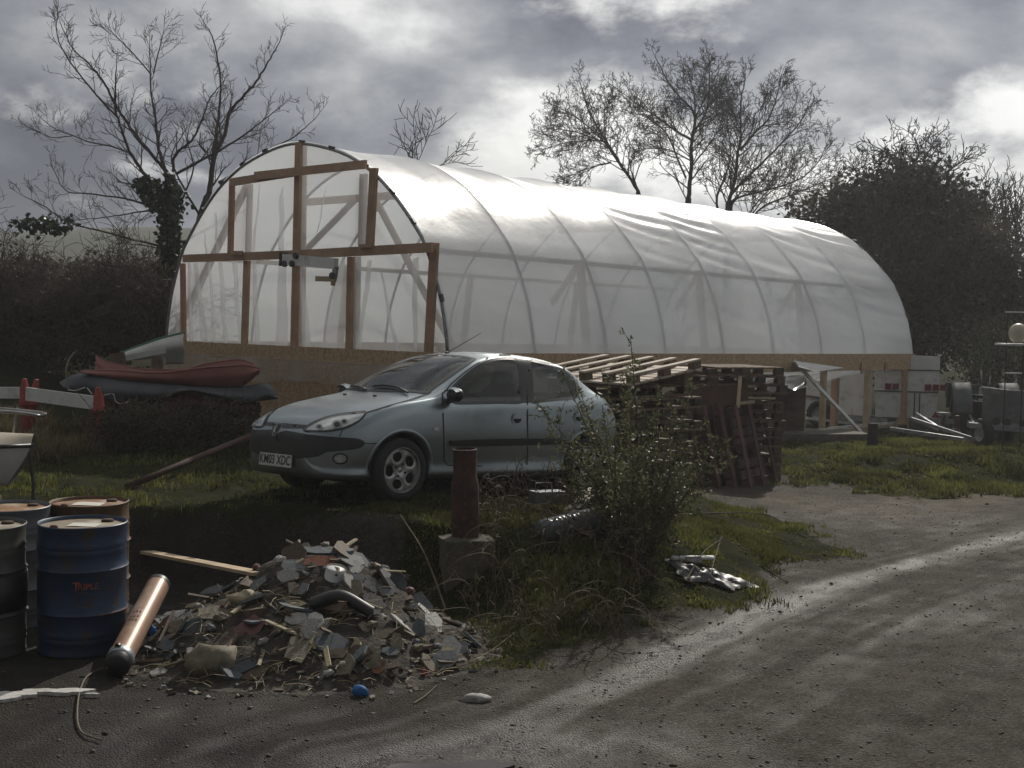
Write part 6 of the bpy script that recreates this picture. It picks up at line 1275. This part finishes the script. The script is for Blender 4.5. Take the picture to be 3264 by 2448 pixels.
# ------------------------------------------------------------------ trees and shrubs
pm('bark', (.055, .046, .038), (.032, .027, .023), 6, .9, bump=.4, bscale=20); pm('bark_far', (.05, .044, .04), (.034, .03, .028), 5, .9)
pm('twig_brown', (.075, .05, .034), (.045, .03, .021), 7, .85)
leaf_mat('ivy_leaf', (.012, .022, .008), (.035, .05, .016), .45, .15, spec=.5)
leaf_mat('bramble_leaf', (.03, .028, .014), (.08, .068, .036), .65, .3, spec=.25)
leaf_mat('shrub_leaf', (.06, .075, .03), (.18, .185, .085), .5, .35, spec=.3)
leaf_mat('thicket_leaf', (.035, .036, .022), (.085, .075, .05), .6, .3, spec=.3)
def rvec(rr): 
    while True:
        v = Vector((rr.uniform(-1, 1), rr.uniform(-1, 1), rr.uniform(-1, 1)))
        if .05 < v.length < 1: return v.normalized()
class Tree:
    """limbs are drawn along guide lines; side branches and twigs are grown on them"""
    def __init__(s, seed, minr=.006): s.rr = random.Random(seed); s.m = MB(); s.minr = minr; s.tips = []
    def tube(s, pts, r0, r1, n):
        k = len(pts) - 1; s.m.tube(pts, [r0 + (r1 - r0) * (i / k) for i in range(k + 1)], n, cap=False)
    def grow(s, p, d, L, r, lvl, curl=.22, up=.12, kids=4, droop=0):
        rr = s.rr; n = 4 if L > .25 else 3; pts = [p]; q = p.copy(); dd = d.copy()
        for i in range(n):
            dd = (dd + rvec(rr) * curl + Vector((0, 0, up))).normalized(); q = q + dd * (L / n); pts.append(q.copy())
        s.tube(pts, max(r, s.minr), max(r * .45, s.minr * .7), 4 if r > .02 else 3)
        if lvl <= 0: s.tips.append(pts[-1]); return
        for i in range(kids):
            t = .25 + .75 * (i + rr.random()) / kids; j = min(int(t * n), n - 1); c = pts[j].lerp(pts[j + 1], t * n - j); ax = (pts[j + 1] - pts[j]).normalized()
            sd = rvec(rr); sd = (sd - ax * sd.dot(ax)).normalized(); a = rr.uniform(.55, 1.0)
            s.grow(c, (ax * math.cos(a) + sd * math.sin(a)).normalized(), L * rr.uniform(.42, .66), r * .55, lvl - 1, curl, up, kids, droop)
    def limb(s, pts, r0, r1, side, L0, L1, lvl, kids=4, curl=.22, up=.12, flat=.6):
        P = smooth_path(pts, 6); k = len(P) - 1; rr = s.rr
        P = [p + rvec(rr) * r0 * .25 if 0 < i < k else p for i, p in enumerate(P)]
        s.tube(P, r0, r1, 7 if r0 > .05 else 5)
        for i in range(side):
            t = .12 + .88 * (i + rr.random()) / side; j = min(int(t * k), k - 1); c = P[j].lerp(P[j + 1], t * k - j); ax = (P[j + 1] - P[j]).normalized(); sd = rvec(rr); sd.y *= flat; sd = (sd - ax * sd.dot(ax)).normalized(); a = rr.uniform(.5, .95)
            L = L0 + (L1 - L0) * t; s.grow(c, (ax * math.cos(a) + sd * math.sin(a)).normalized(), L * rr.uniform(.6, 1.15), min((r0 + (r1 - r0) * t) * .5, .014 + L * .012), lvl, curl, up, kids)
        ax = (P[-1] - P[-2]).normalized(); s.grow(P[-1], ax, L1 * 1.1, r1 * .9, lvl, curl, up, kids)
def leaves(P, size, rr, flat=0.0, aspect=.55, jit=.5, nrm=None):
    """numpy: one folded leaf (2 triangles pairs) per point"""
    n = len(P); d = rr.normal(0, 1, (n, 3)); d /= np.linalg.norm(d, axis=1)[:, None]; e = rr.normal(0, 1, (n, 3)); e -= d * (e * d).sum(1)[:, None]; e /= np.linalg.norm(e, axis=1)[:, None]; nn = np.cross(d, e)
    s = size * rr.uniform(1 - jit, 1 + jit, n)[:, None]; a = P; b = P + d * s * .5 + e * s * aspect * .5; c = P + d * s; f = P + d * s * .5 - e * s * aspect * .5; b = b + nn * s * .12; f = f + nn * s * .12
    V = np.stack([a, b, c, f], 1).reshape(-1, 3); i = np.arange(n)[:, None] * 4; return V, np.concatenate([i + [[0, 1, 2]], i + [[0, 2, 3]]], 0)
NR = np.random.default_rng(3)
def leaf_obj(name, P, size, mat, parent, **k):
    V, F = leaves(np.asarray(P, float), size, NR, **k); return np_mesh(name, V, F, mat, parent)
def blob_pts(c, r, n, shell=.55):
    d = NR.normal(0, 1, (n, 3)); d /= np.linalg.norm(d, axis=1)[:, None]; q = (shell + (1 - shell) * NR.random(n)) ** .6 * (1 + .22 * np.sin(d[:, 0] * 5 + c[0]) * np.cos(d[:, 2] * 4 + c[1]) + .12 * np.sin(d[:, 1] * 11 + d[:, 2] * 9))
    return np.array(c) + d * q[:, None] * np.array(r)
# ---- big bare tree with the ivy trunk, left of the tunnel
c1 = lambda x, y: (x / 2.011, y / 2.011)
def left_tree():
    D = 23.5; dy = {}; rr = random.Random(8); T = Tree(21, .0045)
    def L(pts, off): return [at(*c1(*p), D + off * i / max(1, len(pts) - 1)) for i, p in enumerate(pts)]
    t = thing('bare_tree', 'tall bare branching tree with an ivy clad trunk left of the tunnel', 'tree'); g = at(525, 1130, D); g.z = Hz(g.x, g.y) - .1
    T.tube(smooth_path([g, at(535, 1000, D), at(*c1(1115, 1609), D), at(*c1(1095, 1400), D), at(*c1(1090, 1120), D)], 5), .17, .10, 10)
    G = [([(1070, 1260), (960, 1160), (830, 970), (770, 800), (740, 690), (745, 450)], -1.2, .085, .02, 9), ([(750, 750), (560, 540), (420, 350), (365, 220), (370, 60)], -.6, .04, .012, 8), ([(1090, 1130), (1010, 1030), (880, 880), (760, 700), (660, 520), (580, 420), (460, 300), (390, 150)], .6, .08, .014, 12),
         ([(1070, 1120), (1020, 960), (1000, 780), (970, 600), (960, 300)], 1.3, .08, .018, 10), ([(970, 480), (860, 350), (750, 240), (690, 180)], -.6, .03, .012, 6), ([(985, 470), (1025, 300), (1050, 200)], .4, .03, .012, 5), ([(1110, 1100), (1125, 990), (1230, 900), (1290, 780), (1340, 640), (1400, 560)], -.8, .06, .016, 8),
         ([(1290, 1400), (1340, 1230), (1380, 1000), (1440, 870), (1480, 710), (1620, 550), (1720, 400), (1800, 250)], .5, .12, .014, 11), ([(1340, 1230), (1370, 960), (1400, 760), (1415, 540), (1370, 260), (1305, 140)], 1.4, .08, .014, 10), ([(1130, 1115), (1380, 980), (1600, 840), (1790, 690)], -1.2, .06, .014, 8),
         ([(1050, 1350), (900, 1300), (780, 1270), (560, 1240), (420, 1220), (340, 1080)], -1.0, .05, .012, 8), ([(1040, 1345), (880, 1360), (700, 1390), (500, 1410)], .8, .04, .012, 7), ([(1020, 1575), (840, 1530), (640, 1480), (430, 1420), (280, 1320), (150, 1255)], -1.4, .05, .012, 8), ([(830, 980), (720, 940), (570, 910), (470, 870), (360, 830), (280, 770)], .3, .035, .012, 7),
         ([(470, 870), (330, 880), (215, 830)], -.3, .02, .010, 3), ([(1400, 1170), (1560, 1080), (1700, 970), (1880, 880), (2030, 750)], -.4, .05, .012, 8), ([(1290, 1400), (1150, 1150), (1100, 1000), (1180, 850)], .8, .05, .014, 5), ([(1050, 1600), (900, 1570), (750, 1560)], .2, .03, .01, 4), ([(1160, 1300), (1240, 1080), (1200, 900), (1230, 760)], 1.2, .04, .012, 5)]
    # second trunk foot
    f = at(*c1(1280, 1440), D); T.tube(smooth_path([Vector((g.x + .5, g.y + .2, g.z)), at(610, 900, D), f, at(*c1(1330, 1260), D)], 5), .11, .07, 8)
    for p, off, a, b, n in G: T.limb(L(p, off), a * .5, max(b * .55, .006), int(n * 1.5), .62, .30, 2, 3, .13, .10)
    T.m.build('crown', 'bark', t)
    P = []
    for i in range(24):
        y = 600 + i * 22; P.append(blob_pts(at(547 + rr.uniform(-10, 8) - (y - 560) * .03, y, D - .1), (.11 + .05 * (i % 3) + .004 * i, .18, .26), 120, .2))
    for x, y, r in ((480, 600, .2), (450, 590, .12), (500, 650, .28), (560, 640, .3), (475, 625, .2)): P.append(blob_pts(at(x, y, D - .2), (r, r, r), 130, .2))
    for x in range(8): P.append(blob_pts(at(60 + x * 22, 720 - 14 * math.sin(x * 1.9), D - 1.5), (.13, .2, .11 + .05 * (x % 3)), 34, .1))
    leaf_obj('ivy', np.concatenate(P), .10, 'ivy_leaf', t, aspect=.8)
left_tree()
def far_tree(name, label, D, seed, guides, side, L0, L1, lvl=2, kids=4, mat='bark_far', group=None, trunk=None, minr=.0075):
    t = thing(name, label, 'tree', group=group); T = Tree(seed, minr)
    c4 = lambda x, y: (1600 + x / 1.843, 100 + y / 1.843)
    if trunk:
        x, y, r = trunk; p = at(*c4(x, y), D); T.tube([Vector((p.x, p.y, Hz(p.x, p.y) - .1)), Vector((p.x, p.y, p.z * .5)), p], r * .5, r * .38, 8)
    for p, off, a, b, n in guides:
        if trunk and p[0][1] > 900: p = [((p[0][0] + trunk[0]) / 2, p[0][1] + 150)] + p
        T.limb([at(*c4(*q), D + off * i / max(1, len(p) - 1)) for i, q in enumerate(p)], a * .36, max(b * .42, .008), int(n * side), L0, L1, lvl, kids, .15, .05)
    T.m.build('crown', mat, t); return t
far_tree('bare_tree', 'bare leaning tree whose crown spreads beyond the tunnel ridge', 40, 31, [([(800, 940), (700, 790), (640, 690), (560, 560), (500, 440), (460, 300)], -1, .17, .03, 9), ([(700, 790), (590, 640), (430, 500), (320, 440)], 1, .10, .025, 8), ([(640, 770), (520, 800), (400, 850)], -1, .08, .02, 6), ([(600, 650), (430, 590), (260, 570)], .5, .07, .02, 7), ([(620, 690), (600, 560), (610, 400)], 1.5, .07, .02, 6), ([(560, 640), (400, 650), (240, 690)], -1.5, .06, .02, 6)], 3.4, 1.3, .42, 3, 3, trunk=(800, 940, .18))
far_tree('bare_tree', 'bare upright tree with a straight central trunk beyond the ridge', 41, 32, [([(1095, 980), (1110, 800), (1115, 650), (1135, 500), (1090, 430), (1000, 330), (900, 150)], -1, .24, .03, 11), ([(1115, 640), (1000, 570), (920, 510), (800, 430), (650, 320)], 1.4, .13, .025, 10), ([(1120, 600), (1200, 470), (1220, 300), (1215, 170)], -1, .12, .025, 9), ([(1080, 860), (1020, 720), (960, 590), (840, 500), (740, 480)], -1.8, .10, .02, 8), ([(1135, 500), (1130, 380), (1090, 230)], 1, .09, .02, 7), ([(1110, 800), (1220, 660), (1290, 540), (1300, 400)], 1.5, .09, .02, 7), ([(1110, 760), (960, 690), (820, 690)], .5, .07, .02, 6)], 3.4, 1.35, .42, 3, 3, trunk=(1095, 980, .26))
far_tree('bare_tree', 'broad many limbed bare tree beside the ivy covered tree', 39, 33, [([(1330, 1010), (1370, 860), (1390, 700), (1405, 600), (1400, 450), (1430, 270)], -1, .20, .03, 10), ([(1260, 995), (1300, 880), (1340, 740), (1330, 600), (1290, 480)], 1.3, .13, .02, 7), ([(1400, 700), (1480, 600), (1560, 520), (1610, 400), (1640, 260)], -1, .12, .025, 9), ([(1350, 960), (1500, 800), (1650, 650), (1760, 520), (1810, 400)], 1.2, .14, .025, 10), ([(1370, 990), (1600, 920), (1760, 860), (1860, 760), (1920, 640)], -1.2, .12, .02, 9), ([(1480, 1030), (1640, 850), (1720, 720)], .6, .08, .02, 6), ([(1520, 1040), (1700, 960), (1900, 880), (2060, 810)], -.8, .10, .02, 9), ([(1400, 600), (1330, 470), (1360, 330)], 1.4, .08, .02, 6), ([(1600, 930), (1800, 940), (1990, 900)], 1, .06, .02, 6)], 3.4, 1.35, .42, 3, 3, trunk=(1330, 1010, .24))
far_tree('bare_tree', 'top of a small bare tree showing over the tunnel ridge', 33, 34, [([(-480, 840), (-500, 720), (-520, 560)], -.4, .05, .012, 6), ([(-490, 760), (-440, 640), (-400, 560)], .4, .03, .012, 6), ([(-470, 830), (-350, 780), (-290, 730), (-250, 700)], .4, .03, .012, 6), ([(-480, 840), (-530, 780), (-560, 700)], 0, .03, .01, 4)], 1, .8, .5, 1, 4, trunk=(-480, 840, .07), minr=.010)
# ---- ivy covered tree and thicket on the right
c5 = lambda x, y: (2500 + x / 2.073, 400 + y / 2.073)
def thicket():
    t = thing('ivy_tree', 'dark ivy covered tree with bare twigs rising beyond the tunnel end', 'tree'); D = 33; T = Tree(51, .011); P = []
    for x, y, rx, rz, n in ((780, 560, 1.6, 1.6, 5200), (620, 640, 1.3, 1.4, 3600), (940, 600, 1.5, 1.3, 4200), (800, 430, .9, .8, 2000), (420, 560, 1.2, .8, 2200), (560, 560, 1.0, .9, 2200), (300, 590, 1.2, .5, 1500), (1080, 640, 1.3, 1.3, 3400), (1180, 740, 1.1, 1.2, 3000), (700, 850, 1.7, 2.0, 5200), (1000, 880, 1.9, 2.0, 5600), (860, 1150, 2.0, 2.2, 5200)):
        P.append(blob_pts(at(*c5(x, y), D + NR.uniform(-.8, .8)), (rx * 1.05, 1.3, rz * 1.05), int(n * .55), .2))
    b = at(*c5(820, 1000), D); T.tube([Vector((b.x, b.y, Hz(b.x, b.y) - .1)), b, at(*c5(800, 600), D)], .35, .2, 8)
    for g in ([(780, 500), (740, 280), (700, 200), (600, 140)], [(800, 450), (860, 250), (890, 180), (860, 80)], [(880, 450), (960, 300), (1010, 250), (1020, 190)], [(940, 480), (1060, 330), (1110, 280), (1170, 240)], [(700, 480), (620, 370), (560, 340), (520, 290)], [(760, 420), (790, 280), (740, 150)], [(900, 420), (920, 250), (990, 110)], [(600, 560), (540, 430), (480, 330)], [(1000, 500), (1100, 400), (1190, 420)], [(840, 420), (820, 300), (840, 200)]): T.limb([at(*c5(*q), D) for q in g], .05, .014, 7, .8, .5, 2, 3, .38, .06)
    T.m.build('twigs', 'bark_far', t); leaf_obj('crown', np.concatenate(P), .13, 'thicket_leaf', t, aspect=.7)
    k = 0
    for nm, lb, D2, blobs, tw, lf, sz in (('thicket', 'dense brown undergrowth thicket below the ivy covered tree', 31, [(620 + i * 95, 1180 + 40 * math.sin(i * 2), 1.1, 1.5, 2300) for i in range(8)] + [(700 + i * 110, 950 + 30 * math.sin(i), 1.2, 1.2, 2100) for i in range(7)] + [(1300, 860, .9, .9, 1300), (1250, 1000, 1.2, 1.2, 1800), (1450, 1050, 1.2, 1.0, 1800), (1560, 1100, 1.2, 1.0, 1800), (1700, 1150, 1.3, 1.2, 1800), (1380, 1250, 1.4, 1.3, 2000), (1580, 1330, 1.4, 1.3, 2000)], 60, 'thicket_leaf', .12),
                                       ('thicket', 'low bright leaved bush behind the old tractor', 28.5, [(1250 + i * 90, 1500 + 30 * math.sin(i * 1.7), .75, .75, 1000) for i in range(5)] + [(1330, 1400, .6, .5, 600), (1450, 1360, .5, .5, 500)], 16, 'shrub_leaf', .07)):
        u = thing(nm, lb, 'thicket'); T = Tree(60 + k, .009); k += 1; P = []
        for x, y, rx, rz, n in blobs: P.append(blob_pts(at(*c5(x, y), D2 + NR.uniform(-.6, .6)), (rx, 1.0, rz), int(n * .6), .2))
        for i in range(tw):
            x, y, rx, rz, n = blobs[i % len(blobs)]; p = at(*c5(x + T.rr.uniform(-60, 60), y), D2); p.z = max(Hz(p.x, p.y), p.z - rz); T.grow(p, Vector((T.rr.uniform(-.6, .6), T.rr.uniform(-.5, .1), 1)).normalized(), T.rr.uniform(1.2, 2.6) * rz * .8, .02, 2, .3, .04, 3)
        T.m.build('stems', 'twig_brown', u); leaf_obj('foliage', np.concatenate(P), sz, lf, u, aspect=.6)
    for i, (x, y0, y1, h) in enumerate(((1290, 900, 470, 1), (1360, 900, 560, 1), (1440, 960, 480, 1), (1520, 980, 520, 1), (1590, 980, 560, 1), (1660, 980, 540, 1))):
        D3 = 37; u = thing('bare_sapling', 'slim bare tree standing against the sky right of the ivy tree', 'tree', group='slim bare trees right of the ivy tree'); T = Tree(80 + i, .012); b = at(*c5(x, y0), D3)
        T.tube([Vector((b.x, b.y, Hz(b.x, b.y) - .1)), b], .10, .08, 6); T.limb([b, at(*c5(x + 15, (y0 + y1) / 2), D3), at(*c5(x + (-1) ** i * 20, y1), D3)], .08, .02, 12, 1.3, .7, 2, 3, .3, .16); T.m.build('crown', 'bark_far', u)
thicket()
# ---- brambles on the left bank
def brambles():
    specs = [('dense bramble thicket on the far left bank', [(-40, 990, 1.2, 1.2), (70, 930, .7, .8), (130, 975, .6, .5), (60, 1030, 1.2, .9), (-120, 1000, 1.4, 1.2), (160, 1000, 1.1, .9), (20, 1130, 1.2, .7)], 25.0, 61), ('bramble thicket with arching canes behind the white and green boat', [(240, 985, .8, .6), (300, 930, .6, .7), (360, 1000, .8, .7), (300, 1050, 1.1, .8), (420, 1000, .9, .9), (450, 960, .8, .8), (220, 1110, 1.0, .6), (400, 1100, .9, .6)], 24.2, 62), ('leggy bramble clump at the foot of the ivy trunk', [(480, 1040, .8, .8), (530, 1000, .6, .9), (500, 1110, .7, .5)], 23.0, 63), ('low scrub spreading under the hill beyond the brambles', [(60, 900, 2.0, .8), (260, 920, 2.0, .8), (460, 920, 1.8, .8), (-120, 900, 2, 1.0), (620, 930, 1.6, .9)], 36, 64)]
    for lb, bl, D, sd in specs:
        t = thing('bramble_thicket', lb, 'bramble'); T = Tree(sd, .006); P = []
        for x, y, rx, rz in bl: P.append(blob_pts(at(x, y, D + NR.uniform(-.5, .5)), (rx, 1.0, rz), int(2300 * rx * max(rz, .6)), .2))
        for i in range(26 * len(bl)):
            x, y, rx, rz = bl[i % len(bl)]; p = at(x + T.rr.uniform(-70, 70), y + T.rr.uniform(-10, 50), D - T.rr.uniform(.2, 1.1)); a = T.rr.uniform(-1, 1); q = [p, p + Vector((a * .4, -.1, .5 * rz)), p + Vector((a * .9, -.25, .62 * rz)), p + Vector((a * 1.4, -.35, .4 * rz))]
            T.limb(q, .010, .005, 3, .3, .2, 1, 2, .35, .0)
            if i % 3 == 0: T.grow(p + Vector((0, 0, .3 * rz)), Vector((a * .5, -.1, 1)).normalized(), rz * T.rr.uniform(.7, 1.3), .009, 2, .25, .0, 3)
        T.m.build('canes', 'twig_brown', t); leaf_obj('foliage', np.concatenate(P), .085 if D < 30 else .13, 'bramble_leaf', t, aspect=.6)
    t = thing('bramble_thicket', 'weedy undergrowth in front of the stacked boats', 'weeds'); T = Tree(66, .005); P = []
    for i in range(26):
        x = 330 + i * 18; y = 1330 + 30 * math.sin(i * 1.3) + 20; D = 15.6 + .5 * math.sin(i * 2.1); P.append(blob_pts(at(x, y, D), (.28, .3, .22), 170, .1)); p = at(x, y + 60, D); p.z = Hz(p.x, p.y)
        for k in range(3): T.grow(p, Vector((T.rr.uniform(-.5, .5), T.rr.uniform(-.4, .2), 1)).normalized(), T.rr.uniform(.35, .7), .006, 1, .25, .0, 3)
    T.m.build('stems', 'twig_brown', t); leaf_obj('foliage', np.concatenate(P), .055, 'bramble_leaf', t, aspect=.5)
    # dead vine hanging over the boats
    tag(MB().tube(smooth_path([zb(170, 135, 17.2), zb(120, 210, 17.0), zb(95, 300, 16.8), zb(100, 420, 16.7), zb(115, 500, 16.55)], 6), .012, 5).build('dead_vine', 'dead_stick', smooth=True), 'pale dead vine hanging beside the tarpaulin', 'vine')
brambles()
# ---- leafy shrub on the verge, in front of the car's tail
def shrub():
    t = thing('leafy_shrub', 'straggly small leaved shrub growing on the verge before the car', 'shrub'); T = Tree(91, .0035); rr = T.rr; LP = []
    ends = [(1700, 1270, .2), (1745, 1370, .1), (1790, 1180, .3), (1850, 1250, .1), (1880, 1330, -.2), (1930, 1220, .1), (1975, 1190, .2), (2010, 1075, .1), (2005, 1240, .3), (2060, 1300, -.2), (2100, 1240, .2), (2160, 1310, .1), (2200, 1230, .3), (2230, 1380, .1), (2290, 1390, .2), (2330, 1400, .1), (2260, 1460, -.2), (2320, 1480, .1), (2200, 1500, -.3), (2260, 1560, -.2), (1830, 1400, -.2), (1900, 1440, -.3), (1960, 1400, -.3), (2040, 1430, -.3), (2110, 1420, -.3), (1990, 1500, -.4), (2080, 1530, -.4), (2150, 1460, -.2), (1880, 1520, -.2), (1940, 1580, -.4), (2060, 1620, -.4), (2150, 1600, -.4), (2230, 1640, -.4), (1790, 1480, 0), (1840, 1560, -.1), (1770, 1420, .1), (1810, 1600, -.2), (2000, 1330, .2), (1920, 1290, 0), (2080, 1350, .2)]
    for ex, ey, off in ends:
        bx = 2010 + (ex - 2010) * .16 + rr.uniform(-30, 30); b = gnd(bx, 1770 + rr.uniform(-40, 60), .25); b.z = Hz(b.x, b.y) - .03; D = b.y + off + .25
        e = at(ex, ey, D); m_ = b.lerp(e, .5) + Vector((rr.uniform(-.06, .06), rr.uniform(-.1, .1), .12)); P = smooth_path([b, b.lerp(m_, .5) + Vector((0, 0, .06)), m_, e], 6)
        n = len(P) - 1; T.tube(P, .010, .003, 5)
        for i in range(24):
            tt = .14 + .86 * (i + rr.random()) / 24; j = min(int(tt * n), n - 1); c = P[j].lerp(P[j + 1], tt * n - j); d = (rvec(rr) + Vector((0, -.2, .35))).normalized(); l = rr.uniform(.10, .36) * (1.25 - .6 * tt); q = c + d * l * .5 + Vector((0, 0, .01)); w = c + d * l + Vector((0, 0, -.02 * rr.random())); T.tube([c, q, w], .003, .0018, 3)
            for k in range(int(4 + l * 42)): f = (k + rr.random()) / (4 + l * 42); LP.append((c.lerp(q, f * 2) if f < .5 else q.lerp(w, f * 2 - 1)) + rvec(rr) * .014)
        for k in range(18): LP.append(P[-1].lerp(P[-4], k / 18) + rvec(rr) * .012)
    T.m.build('stems', 'twig_brown', t); leaf_obj('foliage', np.array([tuple(v) for v in LP]), .040, 'shrub_leaf', t, aspect=.42)
shrub()
# ---- dead bramble canes on the bank below the shrub
def canes():
    t = thing('dead_brambles', 'tangle of dead bramble canes over the bank beside the concrete block', 'bramble'); T = Tree(95, .003); rr = T.rr; LP = []
    for i in range(120):
        x = rr.uniform(1540, 2020); y = rr.uniform(1660, 1960); p = gnd(x, y, .25); p.z = Hz(p.x, p.y); a = rr.uniform(-1, 1); h = rr.uniform(.1, .42); q = [p, p + Vector((a * .15, -.06, h)), p + Vector((a * .4, -.16, h * 1.05)), p + Vector((a * .62, -.22, h * .6))]
        T.limb(q, rr.uniform(.003, .006), .002, 3, .16, .1, 1, 2, .35, 0)
        for k in range(5): LP.append(q[1].lerp(q[3], rr.random()) + rvec(rr) * .04)
    for pts in ([(1745, 1655), (1742, 1600), (1722, 1575), (1705, 1560)], [(1735, 1650), (1728, 1640), (1740, 1590)], [(1560, 1700), (1590, 1660), (1620, 1620)]): T.tube(smooth_path([at(*p, 10.35) for p in pts], 4), .007, .003, 5)
    T.m.build('canes', 'dead_stick', t); leaf_obj('dry_leaves', np.array([tuple(v) for v in LP]), .035, 'bramble_leaf', t)
canes()
# ------------------------------------------------------------------ haze: damp air lit from behind
hz = bpy.data.materials.new('haze'); hz.use_nodes = True; _N = hz.node_tree.nodes; _N.clear(); _v = _N.new('ShaderNodeVolumePrincipled'); _v.inputs['Color'].default_value = (.95, .96, 1, 1); _v.inputs['Density'].default_value = .0011; _v.inputs['Anisotropy'].default_value = .45
hz.node_tree.links.new(_v.outputs[0], _N.new('ShaderNodeOutputMaterial').inputs['Volume']); MAT['haze'] = hz
tag(MB().box((0, 190, 6.5), (1150, 780, 18)).build('haze', 'haze'), kind='stuff')
